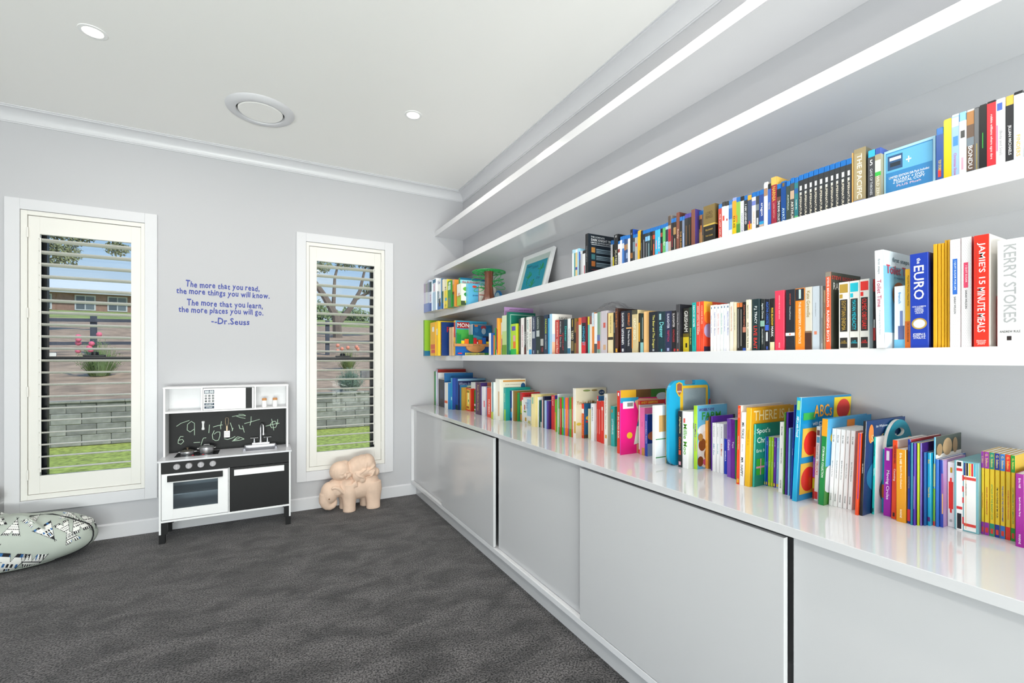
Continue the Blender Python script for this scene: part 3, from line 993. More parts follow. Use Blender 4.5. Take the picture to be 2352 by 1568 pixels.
el(600, 1290, 0, 195, 110, .105)
el(700, 1270, 0, 100, 130, .105)
el(500, 1275, 0, 95, 115, .102)
for x, d in ((515, -.055), (735, -.055), (500, .060), (690, .060)):   # legs
    c = EP(x, 1487, d)
    ev.lathe([(0, .0), (.052, .0), (.054, .006), (.053, .05), (.058, .10), (.066, .17), (.06, .24), (0, .26)], c, 20, sx=1.0 if x != 735 else 1.14, sy=.92)
el(345, 1310, -.012, 78, 98, .078)
el(400, 1275, -.01, 80, 85, .085)
tr = [EP(x, y, -.02) for x, y in ((318, 1320), (308, 1352), (306, 1380), (314, 1404), (330, 1422), (352, 1430), (374, 1424), (390, 1408), (392, 1388), (380, 1376), (366, 1380), (362, 1394))]
ev.tube(tr, [.056, .052, .048, .043, .037, .032, .028, .024, .021, .018, .015, .012], 20)
ear = [EP(x, y, -.088) for x, y in ((355, 1258), (385, 1248), (420, 1262), (445, 1290), (452, 1312))]
ev.tube(ear, [.008, .014, .016, .014, .008], 10)
el(405, 1285, -.076, 48, 40, .016, .6)
# the child
el(437, 1120, -.03, 96, 86, .085)
el(478, 1050, -.02, 36, 18, .035)
el(560, 1120, -.01, 70, 90, .085)
el(600, 1095, -.01, 85, 88, .092)
el(645, 1078, -.01, 85, 80, .094)
el(690, 1070, -.01, 68, 76, .094)
el(718, 1105, -.012, 48, 80, .090)
el(650, 1140, -.02, 90, 60, .090)
el(712, 1150, -.040, 64, 52, .068)
el(765, 1160, -.045, 30, 36, .045)
el(592, 1172, -.078, 58, 52, .034, -.5)
el(625, 1205, -.082, 34, 36, .026, -.5)
el(556, 1240, -.098, 26, 24, .016, .5)
for q in range(4):
    ev.tube([EP(546 + q * 10, 1246, -.104), EP(540 + q * 12, 1266 - q * 2, -.106)], .0050, 6)
ev.tube([EP(655, 1002, -.050), EP(664, 1060, -.098), EP(655, 1115, -.108), EP(600, 1150, -.112)], .0055, 6)
ev.tube([EP(560, 1135, -.100), EP(590, 1170, -.116), EP(640, 1190, -.108)], .005, 6)
ev.tube([EP(660, 1190, -.098), EP(712, 1178, -.112), EP(740, 1130, -.104)], .006, 6)
ev.tube([EP(672, 1130, -.104), EP(715, 1112, -.104), EP(745, 1085, -.092)], .005, 6)
# face: nose, lips, cheeks, eyelids, hairline, ear
el(474, 1150, -.106, 13, 15, .016)
el(488, 1166, -.100, 20, 7, .012, -.15)
el(485, 1178, -.098, 16, 6, .012, -.15)
el(505, 1150, -.088, 26, 26, .016)
el(440, 1155, -.098, 24, 22, .014)
ev.tube([EP(425, 1128, -.112), EP(440, 1134, -.114), EP(455, 1130, -.114)], .0042, 6)
ev.tube([EP(482, 1124, -.110), EP(498, 1128, -.106), EP(510, 1120, -.098)], .0042, 6)
me = bpy.data.meshes.new('elephant_statue')
me.from_pydata(ev.v, [], ev.f)
tmp = bpy.data.objects.new('elephant_tmp', me)
COL.objects.link(tmp)
md = tmp.modifiers.new('r', 'REMESH')
md.mode = 'VOXEL'
md.voxel_size = .0042
md = tmp.modifiers.new('s', 'SMOOTH')
md.factor = .5
md.iterations = 5
me2 = bpy.data.meshes.new_from_object(tmp.evaluated_get(bpy.context.evaluated_depsgraph_get()))
bpy.data.objects.remove(tmp)
base = Vector((EP(600, 1487)[0], 4.225, 0))
me2.transform(Matrix.Translation(-base))
zmin = min(v.co.z for v in me2.vertices)
me2.transform(Matrix.Translation((0, 0, -zmin)))
me2.polygons.foreach_set('use_smooth', [True] * len(me2.polygons))
me2.name = 'elephant_statue'
me2.materials.clear()
me2.materials.append(mat('e0c3ae', .75, bump=.25, bscale=90, vary=.10, vscale=9, name='terracotta'))
st = bpy.data.objects.new('elephant_statue', me2)
st.location = base
COL.objects.link(st)
WORLD[st.name] = Vector(base)
tag(st, 'terracotta elephant statue with a sleeping child on its back', 'statue')
a = EP(330, 1345, -.102)
MB().lathe([(0, -.003), (.006, -.002), (.006, .004), (0, .004)], (a[0] + .004, a[1] + .016, a[2]), 10, 'y').build('eye_hollow', mat('8a6a55', .9), st)

# ------------------------------------------------------------------ bean bag with tent print
bbc = Vector((-1.74, 4.125, 0))


def bag_point(u, v):
    """u around the vertical axis, v from 0 (floor) to 1 (top)"""
    cu, su = math.cos(u), math.sin(u)
    ex = 2.0 / 2.9
    cx = math.copysign(abs(cu) ** ex, cu)
    cyy = math.copysign(abs(su) ** ex, su)
    w = .13 + .87 * v
    zz0 = .5 - .5 * math.cos(PI * .13)
    prof = max(0.0, 1 - abs(math.cos(PI * w)) ** 2.7) ** (1 / 2.5)
    z = .315 * ((.5 - .5 * math.cos(PI * w)) - zz0) / (1 - zz0)
    x = cx * .735 * prof
    y = cyy * .238 * prof
    # slumped top with soft folds
    n1 = mnoise.noise(Vector((x * 3.1, y * 4.0, z * 5 + 3)))
    n2 = mnoise.noise(Vector((x * 8 + 4, y * 8, z * 8)))
    n3 = mnoise.noise(Vector((x * 17, y * 14 + 2, z * 15)))
    z = max(0.0, z + (.030 * n1 + .014 * n2 + .004 * n3 + .035 * max(0.0, .35 - x)) * min(1, v * 2))
    fold = math.exp(-((x - .30 + y * 1.1) / .030) ** 2) - .6 * math.exp(-((x - .355 + y * 1.1) / .030) ** 2)
    z += .034 * fold * v * v
    return Vector((x * (1 + .02 * n2 + .008 * n3), y * (1 + .04 * n1 + .02 * n2), z))


NU, NV = 96, 40
vs = [tuple(bbc + bag_point(2 * PI * i / NU, j / NV)) for j in range(NV + 1) for i in range(NU)]
fs = [(j * NU + i, j * NU + (i + 1) % NU, (j + 1) * NU + (i + 1) % NU, (j + 1) * NU + i) for j in range(NV) for i in range(NU)]
fs += [tuple(range(NU - 1, -1, -1)), tuple(NV * NU + i for i in range(NU))]
bag = thing('bean_bag', 'pale sage bean bag printed with black and white tents', 'bean bag', tuple(bbc))
M_BAG = mat('b9c1b8', .85, bump=.15, bscale=400, name='sage_canvas')
bo = MB().add(vs, fs).build('bag_cover', M_BAG, bag, smooth=True)
bo.data.set_sharp_from_angle(angle=PI)
tree_b = BVHTree.FromPolygons([Vector(v) for v in vs], [f for f in fs if len(f) == 4])


def tent(kind, a, b):
    """colour of the print at (a in -.5..5, b in -.15..1.25): None, 0 black, 1 white, 2 blue"""
    for s in (-1, 1):
        if b > -.02 and abs(a - s * .42 * (1 - b)) < .011 and b < 1.2:
            return 0
    if not (0 <= b <= 1) or abs(a) > .42 * (1 - b):
        return None
    if abs(a) < .10 * (1 - b / .3) and b < .3:
        return None if abs(abs(a) - .10 * (1 - b / .3)) > .012 else 0
    if b < .012:
        return 0
    w = a * 9 + 50
    if kind == 0:
        if b < .13:
            return 2 if int(w * 1.2) % 3 == 0 else 0
        if .36 < b < .47:
            return (2 if int(w) % 3 == 0 else 0) if (w % 1) < .55 else 1
        if .52 < b < .74:
            q = abs(abs(a) - .06)
            return 0 if q < .022 else (2 if abs(a) < .022 else 1)
        if .80 < b:
            return 0
        return 1
    if kind == 1:
        if b < .26:
            return (2 if int(w) % 4 == 1 else 0) if (w % 1) * .5 < .3 - b else 1
        if .29 < b < .33 or .62 < b < .65:
            return 0
        if .40 < b < .55:
            return 0 if (w * 1.6 % 1) < .4 else 1
        return 1
    if b < .14 or .34 < b < .40 or .50 < b < .53 or .63 < b < .68 or .80 < b < .84:
        return 0 if (w * 1.4 % 1) < .62 else 1
    return 1


pb = MB()
CELL = .0026
rnd = random.Random(11)


def print_tent(px, pz, size, rot, kind, top=False):
    """lay one tent on the bag: px along the front, pz height on the front face (or depth on top)"""
    if top:
        o, d = bbc + Vector((px, pz, 1.0)), Vector((0, 0, -1))
        e1, e2 = Vector((1, 0, 0)), Vector((0, 1, 0))
    else:
        d = Vector((-.314, .911, -.267)).normalized()
        e1 = Vector((d.y, -d.x, 0)).normalized()
        e2 = e1.cross(d)
        if e2.z < 0:
            e2 = -e2
        o = bbc + Vector((.35, -.1, .15)) + e1 * px + e2 * pz - d * 1.0
    c, s = math.cos(rot), math.sin(rot)
    f1, f2 = e1 * c + e2 * s, e2 * c - e1 * s
    na = int(size * .96 / CELL)
    nb = int(size * 1.28 / CELL)
    cache = {}

    def hit(i, j):
        if (i, j) not in cache:
            q = o + f1 * ((i - na / 2) * CELL) + f2 * ((j - nb * .12) * CELL)
            r = tree_b.ray_cast(q, d)
            cache[i, j] = None if r[0] is None else r[0] - d * .0012
        return cache[i, j]
    for i in range(na):
        for j in range(nb):
            k_ = tent(kind, ((i + .5) - na / 2) * CELL / size, ((j + .5) - nb * .12) * CELL / size)
            if k_ is None:
                continue
            p = [hit(i, j), hit(i + 1, j), hit(i + 1, j + 1), hit(i, j + 1)]
            if None in p or (p[0] - p[2]).length > .03 or (p[1] - p[3]).length > .03:
                continue
            pb.cur = k_
            pb.add(p, [(0, 1, 2, 3)])


for a_ in ((0.009, -0.044, 0.170, 2.79, 0), (0.095, -0.074, 0.146, 2.84, 1), (0.127, 0.091, 0.115, 3.64, 0), (0.215, 0.088, 0.093, 3.54, 2), (0.225, 0.146, 0.082, 4.24, 1), (0.356, 0.116, 0.102, 3.14, 2), (0.403, 0.138, 0.121, 3.04, 0), (0.311, 0.006, 0.121, 0.25, 2), (0.270, -0.049, 0.091, 0.35, 1), (-0.007, 0.066, 0.099, -0.30, 2), (0.060, 0.116, 0.082, -0.90, 1), (-0.030, 0.168, 0.071, 1.90, 2), (0.248, 0.215, 0.082, 0.90, 1), (0.338, 0.220, 0.077, 3.44, 2), (-0.109, 0.039, 0.151, 2.94, 1), (-0.170, 0.107, 0.124, 0.20, 0), (-0.099, -0.099, 0.137, 0.30, 2), (-0.221, -0.044, 0.165, 3.14, 0)):
    print_tent(*a_)
for a_ in ((.28, .06, .10, .5, 2), (.10, .08, .11, 2.2, 0), (.45, .08, .09, -.8, 1), (-.15, .05, .11, 1.0, 1)):
    print_tent(*a_, top=True)
pb.build('tent_print', [mat('1b1b22', .8), mat('eeeeea', .8), mat('2f6aa8', .8)], bag, fix=False)
# piping round the end seam and along the foot
pts = [tuple(bbc + bag_point(u_, v_) * 1.006) for u_, v_ in [(-.30 + .022 * q, .10 + q * .062) for q in range(13)]]
MB().tube(pts, .0045, 6).build('piping', mat('1a1a1e', .7), bag, smooth=True)
pts = [tuple(bbc + bag_point(-PI + q * PI / 40, .10) + Vector((0, -.002, 0))) for q in range(41)]
MB().tube(pts, .0035, 6).build('foot_seam', mat('a6aea5', .8), bag, smooth=True)
MB().tube([tuple(bbc + bag_point(-.42, .06)), tuple(bbc + bag_point(-.38, .04) + Vector((.016, -.012, .004))), tuple(bbc + bag_point(-.33, .07))], .0022, 5).build('zip_tag', mat('cfd4cc', .6), bag, smooth=True)
# second cushion at the very edge of the picture
t = thing('floor_cushion', 'tan patterned cushion behind the bean bag at the wall', 'cushion', (-1.845, 4.29, .30))
MB().ellipsoid((-1.845, 4.29, .41), (.30, .075, .12), 28, 16).build('cushion_cover', mat('c9bfae', .85, vary=.2, vscale=30), t, smooth=True)
MB().tube([(-1.845 + .303 * math.cos(q * PI / 16), 4.29, .41 + .122 * math.sin(q * PI / 16)) for q in range(32)], .004, 6, True).build('cushion_piping', mat('2a2a2e', .7), t, smooth=True)

# ------------------------------------------------------------------ lettering on the wall
wl = thing('wall_lettering', 'five lines of playful blue lettering on the wall between the windows', 'wall lettering', (-.27, YB, 1.6))
M_INK = mat('2f3f96', .5)
LINES = [('The more that you read,', -.540, -.030, 1.957, 1.855), ('the more things you will know.', -.600, .047, 1.898, 1.800), ('The more that you learn,', -.532, -.004, 1.812, 1.718),
         ('the more places you will go.', -.586, -.001, 1.753, 1.650), ('--Dr.Seuss', -.370, -.102, 1.668, 1.595)]
rnd = random.Random(8)
for body, x0, x1, za, zb in LINES:
    adv = []
    for ch in body:
        if ch == ' ':
            adv.append((None, .30))
        else:
            r_ = text_mesh(ch, .028)
            adv.append((r_, (r_[3] - r_[2]) + .10))
    tot = sum(a[1] for a in adv) - .10
    sc = (x1 - x0) / tot
    hz = .062
    x = x0
    base_z = za - .052 if body[0] in 'T-' else za - .050
    mb = MB()
    for (r_, w), ch in zip(adv, body):
        if r_:
            vsx, fsx, a0, a1, b0, b1 = r_
            an = rnd.uniform(-.10, .07)
            dz = rnd.uniform(-.003, .003)
            big = 1.18 if ch in 'TDS' else (0.98 if ch in 'hkltdp' else 1.06)
            mx, my_ = (a0 + a1) / 2, .3
            out = []
            for vx, vy in vsx:
                q, p_ = (vx - mx) * sc * 1.04, (vy - my_) * hz * big
                out.append((x + (a1 - a0) * sc / 2 + q * math.cos(an) - p_ * math.sin(an), YB - .0012, base_z + dz + my_ * hz * big + q * math.sin(an) + p_ * math.cos(an)))
            mb.add(out, fsx)
        x += w * sc
    mb.build('text_line', M_INK, wl, fix=False)

# ------------------------------------------------------------------ books, disc cases and boxes
# row, make, name, category, x of the spine, y of the near side, thickness, depth, height, lean, colour, label, group, print
ITEMS = [
('T', 'bx', 'puzzle_box', 'puzzle box', 1.405, 4.3443, 0.0517, 0.27, 0.2904, 0.0, 'cfc9dc', 'thin lilac puzzle box at the wall end on the upper shelf', None, {'bands': [(0, 0.3, '7c8cc0'), (0.68, 0.98, 'b0a0b8')]}),
('T', 'bx', 'puzzle_box', 'puzzle box', 1.405, 4.28, 0.0632, 0.27, 0.2878, 0.0, 'd4d8dc', 'thin grey puzzle box second from the wall on the upper shelf', None, {'bands': [(0, 0.3, '7c90c4'), (0.68, 0.98, '9aa09a')]}),
('T', 'bx', 'puzzle_box', 'puzzle box', 1.405, 4.2243, 0.0546, 0.27, 0.3048, 0.0, 'c9d0e0', 'thin pale blue puzzle box third from the wall on the upper shelf', None, {'bands': [(0, 0.28, '6a84c0'), (0.62, 0.93, '8d8fa4')]}),
('T', 'bx', 'puzzle_box', 'puzzle box', 1.405, 4.16, 0.0632, 0.27, 0.2846, 0.0, 'd6dde8', 'thin white puzzle box with dark blue foot on the upper shelf', None, {'bands': [(0, 0.27, '2b56a4'), (0.65, 0.98, '2c5562')], 'txt': [('500', 'a84a90', 0.32, 0.56, 0.5, 'd')]}),
('T', 'bx', 'puzzle_box', 'puzzle box', 1.415, 4.0697, 0.0892, 0.26, 0.299, 0.0, 'e9edf2', 'white puzzle box marked 1000 in pink on the upper shelf', None, {'bands': [(0, 0.58, 'a9c4dc'), (0.86, 0.97, '20688c')], 'txt': [('1000', 'c2458c', 0.6, 0.83, 0.75, 'd')]}),
('T', 'bx', 'puzzle_box', 'puzzle box', 1.43, 3.9704, 0.0982, 0.24, 0.281, 0.0, 'f1f1ee', 'white puzzle box with wildlife picture strip on the upper shelf', None, {'cov': '3a6e9a', 'bands': [(0, 0.22, '1f62a8', 0, 1), (0.1, 0.36, '2a2420', 0.4, 0.9), (0.22, 0.62, '53707a', 0.0, 0.35)], 'txt': [('Rav', '5a66a0', 0.84, 0.95, 0.7, 'h'), ('100', '3a78a8', 0.28, 0.62, 0.3, 'u')]}),
('T', 'bx', 'puzzle_box', 'puzzle box', 1.44, 3.9274, 0.0419, 0.24, 0.2684, 0.0, 'e8dcc4', 'cream puzzle box with a tropical bird on the upper shelf', None, {'bands': [(0.0, 0.2, '1c5b9c'), (0.2, 0.6, '4c6a3c')]}),
('T', 'bx', 'puzzle_box', 'puzzle box', 1.445, 3.8551, 0.0712, 0.23, 0.2589, 0.0, 'e9d23a', 'yellow puzzle box marked 24 on the upper shelf', None, {'bands': [(0.62, 1, 'e6e2c0'), (0.26, 0.36, '38a8d0', 0.3, 1)], 'txt': [('24', '4a2418', 0.62, 0.75, 0.7, 'u'), ('2x24', '6a6a30', 0.04, 0.16, 0.5, 'h')]}),
('T', 'bx', 'puzzle_box', 'puzzle box', 1.45, 3.761, 0.093, 0.23, 0.2347, 0.0, '2c8a34', 'green puzzle box with white label panels on the upper shelf', None, {'bands': [(0.66, 0.84, 'c4dcc4', 0.1, 0.8), (0.86, 0.95, 'dce8dc', 0.3, 0.8), (0.02, 0.36, '6c7c54', 0.05, 0.85)]}),
('T', 'bx', 'puzzle_box', 'puzzle box', 1.46, 3.7149, 0.045, 0.2, 0.2363, 0.0, 'd98a3a', 'orange and green picture puzzle box on the upper shelf', None, {'bands': [(0, 0.45, '2c7a32'), (0.45, 0.55, '5a2a18'), (0.82, 1, 'e0a888')]}),
('T', 'bx', 'puzzle_box', 'puzzle box', 1.5, 3.678, 0.0358, 0.27, 0.2495, 0.0, '2f9a5c', 'tall teal alphabet puzzle box behind the others on the upper shelf', None, {'cov': '9cd4e4', 'art': [('r', 0, 1, 0.93, 1, '1d6a90'), ('t', 'the ALPHABET', 'c83a48', 0.38, 0.86, 0.62, 0.08)]}),
('T', 'bx', 'puzzle_box', 'puzzle box', 1.47, 3.587, 0.0899, 0.18, 0.1841, 0.0, '9fc023', 'white and lime puzzle box marked 60 on the upper shelf', None, {'cov': 'e6ecd8', 'bands': [(0.46, 1, 'eef0e6')], 'txt': [('60', 'b8401c', 0.38, 0.58, 0.55, 'u')], 'art': [('r', 0, 1, 0, 0.2, '3a4a2c'), ('e', 0.55, 0.16, 0.35, 0.12, 'c8c83a'), ('e', 0.5, 0.5, 0.35, 0.14, '2c8a3c'), ('e', 0.4, 0.75, 0.3, 0.12, '6ab03a')]}),
('T', 'bx', 'puzzle_box', 'puzzle box', 1.516, 3.5358, 0.0502, 0.18, 0.1795, 0.0, '6abce0', 'light blue puzzle box with round motifs on the upper shelf', None, {'cov': '5db4dc', 'art': [('t', 'puzzle', '2a5a94', 0.42, 0.45, 0.5, 0.1), ('e', 0.32, 0.86, 0.12, 0.06, 'd84a3c'), ('e', 0.8, 0.4, 0.22, 0.24, 'dce4c4'), ('e', 0.78, 0.84, 0.16, 0.06, 'e09aa0')]}),
('T', 'bx', 'puzzle_box', 'puzzle box', 1.6079, 3.5238, 0.0108, 0.162, 0.168, 0.0, 'b8504c', 'cream puzzle box with red lettering by the toy tree on the upper shelf', None, {'cov': 'e4ddd2', 'art': [('t', 'Alph', 'b8383c', 0.5, 0.72, 0.8, 0.14), ('r', 0.02, 0.5, 0.5, 0.54, 'b0403c'), ('r', 0.05, 0.6, 0.85, 0.92, '8a8078')]}),
('T', 'dc', 'disc_case', 'disc case', 1.585, 2.1447, 0.0164, 0.135, 0.1784, 0.0, 'e4eef2', 'white spined disc case leading the row on the upper shelf', None, {'top': 'a9d4e8'}),
('T', 'dc', 'disc_case', 'disc case', 1.585, 2.1303, 0.0133, 0.135, 0.1765, 0.0, '5d9a9c', 'slim teal disc case on the upper shelf', None, {'top': 'a9d4e8'}),
('T', 'dc', 'disc_case', 'disc case', 1.585, 2.1123, 0.0168, 0.135, 0.1759, 0.0, 'dfc48a', 'sandy disc case with orange lettering on the upper shelf', None, {'top': 'e0e4ea', 'bands': [(0.36, 0.46, '4a3a90')]}),
('T', 'dc', 'disc_case', 'disc case', 1.585, 2.0964, 0.0148, 0.135, 0.1764, 0.0, '9fc8e0', 'pale blue disc case with green middle on the upper shelf', None, {'cov': '9ccfe6', 'top': '9ccfe6'}),
('T', 'dc', 'disc_case', 'disc case', 1.585, 2.0829, 0.0124, 0.135, 0.1582, 0.0, '55585c', 'grey disc case with bright blue top band on the upper shelf', None, {'top': 'e8ecf0', 'bands': [(0.68, 0.98, '2a5cc0')]}),
('T', 'dc', 'disc_case', 'disc case', 1.585, 2.0651, 0.0167, 0.135, 0.1549, 0.0, 'b6b8bc', 'silver grey disc case on the upper shelf', None, {'top': 'c8ccd0'}),
('T', 'dc', 'disc_case', 'disc case', 1.585, 2.0397, 0.0243, 0.135, 0.1531, 0.0, 'dcdcdf', 'white disc case with a black top on the upper shelf', None, {'top': '17171b', 'bands': [(0.1, 0.5, 'a83c4c', 0.6, 0.9)]}),
('T', 'bx', 'disc_box', 'disc box', 1.585, 2.013, 0.0256, 0.188, 0.2418, 0.0, '16171b', 'large black disc gift box with small white print on the upper shelf', None, {'cov': '14202a', 'bands': [(0.02, 0.09, '2a9cc4', 0.1, 0.9)], 'txt': [('THE COMPLETE', '8a9298', 0.35, 0.72, 0.3, 'd')], 'art': [('t', 'THE COMPLETE', 'd8dcdf', 0.36, 0.93, 0.52, 0.035), ('t', 'DARK KNIGHT TRIL', 'e4e6e8', 0.52, 0.865, 0.82, 0.055), ('t', 'LIMITED EDITION GIFTSET', 'cfd4d8', 0.5, 0.8, 0.8, 0.035), ('r', 0.12, 0.98, 0.75, 0.762, 'c9ced2'), ('r', 0.12, 0.26, 0.57, 0.69, 'a8763a'), ('r', 0.3, 0.98, 0.64, 0.665, '7f94a0'), ('r', 0.3, 0.92, 0.6, 0.625, '6c808c'), ('r', 0.3, 0.96, 0.565, 0.59, '6c808c'), ('r', 0.12, 0.26, 0.41, 0.53, '3a6a70'), ('r', 0.3, 0.98, 0.48, 0.505, '7f94a0'), ('r', 0.3, 0.92, 0.43999999999999995, 0.46499999999999997, '6c808c'), ('r', 0.3, 0.96, 0.40499999999999997, 0.42999999999999994, '6c808c'), ('r', 0.12, 0.26, 0.25, 0.37, '9a5a28'), ('r', 0.3, 0.98, 0.32, 0.345, '7f94a0'), ('r', 0.3, 0.92, 0.27999999999999997, 0.305, '6c808c'), ('r', 0.3, 0.96, 0.245, 0.27, '6c808c'), ('r', 0.12, 0.98, 0.17, 0.178, '8e2a34'), ('r', 0.02, 0.24, 0.0, 0.1, 'd0d0d0'), ('t', 'DVD', 'c8c8c8', 0.55, 0.11, 0.1, 0.03)]}),
('T', 'dc', 'disc_case', 'disc case', 1.69, 1.9313, 0.015, 0.12, 0.1973, 0.0, 'dcdce2', 'white disc case beside the black gift box on the upper shelf', None, {'bands': [(0.2, 0.5, 'c0c4cc')]}),
('T', 'dc', 'disc_case', 'disc case', 1.69, 1.9187, 0.0114, 0.12, 0.1942, 0.0, '2a2a22', 'black and yellow disc case on the upper shelf', None, {'bands': [(0.3, 0.6, 'd8c830')]}),
('T', 'bx', 'disc_box', 'disc box', 1.585, 1.7705, 0.0297, 0.135, 0.1799, 0.0, '121316', 'black disc box with pale vertical lettering on the upper shelf', None, {'cov': '101114', 'bands': [(0.91, 0.97, '8a8c90', 0.3, 0.7)], 'txt': [('X-MEN', 'c8c4a8', 0.08, 0.58, 0.45, 'd')]}),
('T', 'dc', 'disc_case', 'disc case', 1.585, 1.7556, 0.0139, 0.135, 0.1415, 0.0, 'e6e4e6', 'white disc case with black lettering on the upper shelf', None, {'bands': [(0.66, 0.8, '8a3a38')], 'txt': [('LOGAN', '2a2a30', 0.1, 0.55, 0.5, 'd')]}),
('T', 'dc', 'disc_case', 'disc case', 1.585, 1.7404, 0.014, 0.135, 0.16, 0.0, 'e8e6e8', 'white disc case with faint red lettering on the upper shelf', None, {'bands': [(0.1, 0.6, 'c8a8a8', 0.4, 0.6)]}),
('T', 'dc', 'disc_case', 'disc case', 1.585, 1.7248, 0.0146, 0.135, 0.16, 0.0, '3f74bc', 'blue disc case with white top label on the upper shelf', None, {'bands': [(0.68, 0.86, 'd0d4da')]}),
('T', 'dc', 'disc_case', 'disc case', 1.585, 1.7121, 0.0116, 0.135, 0.1583, 0.0, '2c4a7c', 'navy disc case with orange face on the upper shelf', None, {'bands': [(0.6, 0.8, 'b07848')]}),
('T', 'dc', 'disc_case', 'disc case', 1.585, 1.6991, 0.0118, 0.135, 0.1567, 0.0, '39527e', 'slate blue disc case on the upper shelf', None, {'bands': [(0.62, 0.82, 'a08868'), (0.3, 0.5, '8aa0c4')]}),
('T', 'dc', 'disc_case', 'disc case', 1.585, 1.6839, 0.0141, 0.135, 0.155, 0.0, 'eceef0', 'plain white disc case on the upper shelf', None, {}),
('T', 'bx', 'disc_box', 'disc box', 1.585, 1.665, 0.0179, 0.135, 0.1781, 0.0, '141519', 'tall black disc box with blue side on the upper shelf', None, {'cov': '1e4cae', 'bands': [(0.2, 0.35, '8a5a2a'), (0.85, 0.9, '7a7c84', 0.3, 0.7)]}),
('T', 'dc', 'disc_case', 'disc case', 1.585, 1.6509, 0.013, 0.135, 0.1493, 0.0, '3c4046', 'charcoal disc case with grey title on the upper shelf', None, {'bands': [(0.5, 0.85, '6a8090')]}),
('T', 'dc', 'disc_case', 'disc case', 1.585, 1.6314, 0.0183, 0.135, 0.1476, 0.0, 'a9a8a6', 'grey disc case with red dot on the upper shelf', None, {'bands': [(0.66, 0.78, 'c04040', 0.3, 0.7)]}),
('T', 'dc', 'disc_case', 'disc case', 1.585, 1.6123, 0.018, 0.135, 0.1599, 0.0, 'e3b01c', 'yellow disc case in the middle of the row on the upper shelf', None, {'top': 'e8b820', 'sl': 0.97, 'bands': [(0.1, 0.4, '5a4a20', 0.7, 1)]}),
('T', 'dc', 'disc_case', 'disc case', 1.585, 1.5997, 0.0115, 0.135, 0.1553, 0.0, '1d1e22', 'black disc case with black top on the upper shelf', None, {'top': '17171b', 'bands': [(0.1, 0.7, '6a6c72', 0.35, 0.6), (0, 0.12, '2a4aa0')]}),
('T', 'dc', 'disc_case', 'disc case', 1.585, 1.5826, 0.016, 0.135, 0.1523, 0.0, '24252a', 'black disc case with white print on the upper shelf', None, {'bands': [(0.1, 0.8, '8a8c92', 0.35, 0.65)]}),
('T', 'dc', 'disc_case', 'disc case', 1.585, 1.5673, 0.0142, 0.135, 0.1521, 0.0, '2e3236', 'dark disc case with pale blue band on the upper shelf', None, {'bands': [(0.72, 0.88, '7ab0dc'), (0.08, 0.66, '8c9298', 0.4, 0.62)]}),
('T', 'dc', 'disc_case', 'disc case', 1.585, 1.5512, 0.015, 0.135, 0.152, 0.0, '2c444c', 'dark teal disc case on the upper shelf', None, {'bands': [(0.72, 0.88, '8ac0e0'), (0.08, 0.62, '9ab4b8', 0.4, 0.62)]}),
('T', 'dc', 'disc_case', 'disc case', 1.585, 1.5356, 0.0145, 0.135, 0.1521, 0.0, '191a1c', 'black disc case with olive lettering on the upper shelf', None, {'bands': [(0.35, 0.85, '6a6a3a', 0.4, 0.65)]}),
('T', 'dc', 'disc_case', 'disc case', 1.585, 1.5209, 0.0137, 0.135, 0.1514, 0.0, '52342c', 'brown disc case with orange lettering on the upper shelf', None, {'bands': [(0.06, 0.55, 'd8603a', 0.3, 0.7), (0.72, 0.86, 'c84a30')]}),
('T', 'dc', 'disc_case', 'disc case', 1.585, 1.5054, 0.0144, 0.135, 0.1511, 0.0, '3fb4e0', 'sky blue disc case on the upper shelf', None, {'bands': [(0.35, 0.65, 'e0a0b8', 0.35, 0.7)]}),
('T', 'dc', 'disc_case', 'disc case', 1.585, 1.489, 0.0153, 0.135, 0.151, 0.0, '45bce4', 'sky blue disc case with white lettering on the upper shelf', None, {'bands': [(0.1, 0.24, 'd84a50', 0.3, 0.7)], 'txt': [('WALL-E', 'e8f4fa', 0.3, 0.66, 0.5, 'd')]}),
('T', 'dc', 'disc_case', 'disc case', 1.585, 1.4754, 0.0125, 0.135, 0.1506, 0.0, '201a1c', 'black disc case with dark red art on the upper shelf', None, {'bands': [(0.2, 0.5, '7a2a38'), (0.72, 0.86, 'a04a38')]}),
('T', 'dc', 'disc_case', 'disc case', 1.585, 1.4586, 0.0157, 0.135, 0.1506, 0.0, '5fb56a', 'green disc case with white lettering on the upper shelf', None, {'txt': [('Epl', 'eaf4ea', 0.3, 0.52, 0.6, 'd')]}),
('T', 'dc', 'disc_case', 'disc case', 1.585, 1.4436, 0.0138, 0.135, 0.1525, 0.0, '9cc4dc', 'ice blue disc case with dark head on the upper shelf', None, {'bands': [(0.5, 0.9, '2c3644')]}),
('T', 'dc', 'disc_case', 'disc case', 1.585, 1.4279, 0.0146, 0.135, 0.1814, 0.0, 'b8a090', 'tan and red disc case on the upper shelf', None, {'top': '8a8078', 'bands': [(0.4, 0.75, 'b02a34'), (0.75, 0.98, '5a4a40')]}),
('T', 'dc', 'disc_case', 'disc case', 1.585, 1.4142, 0.0125, 0.135, 0.162, 0.0, '2a2628', 'black disc case with small red lettering on the upper shelf', None, {'bands': [(0.25, 0.6, '9a3038', 0.4, 0.65)]}),
('T', 'dc', 'disc_case', 'disc case', 1.585, 1.3993, 0.0138, 0.135, 0.1615, 0.0, '2c2824', 'black disc case with a portrait on the upper shelf', None, {'bands': [(0.62, 0.84, 'b08a58'), (0.05, 0.5, 'c0b8ac', 0.4, 0.65)]}),
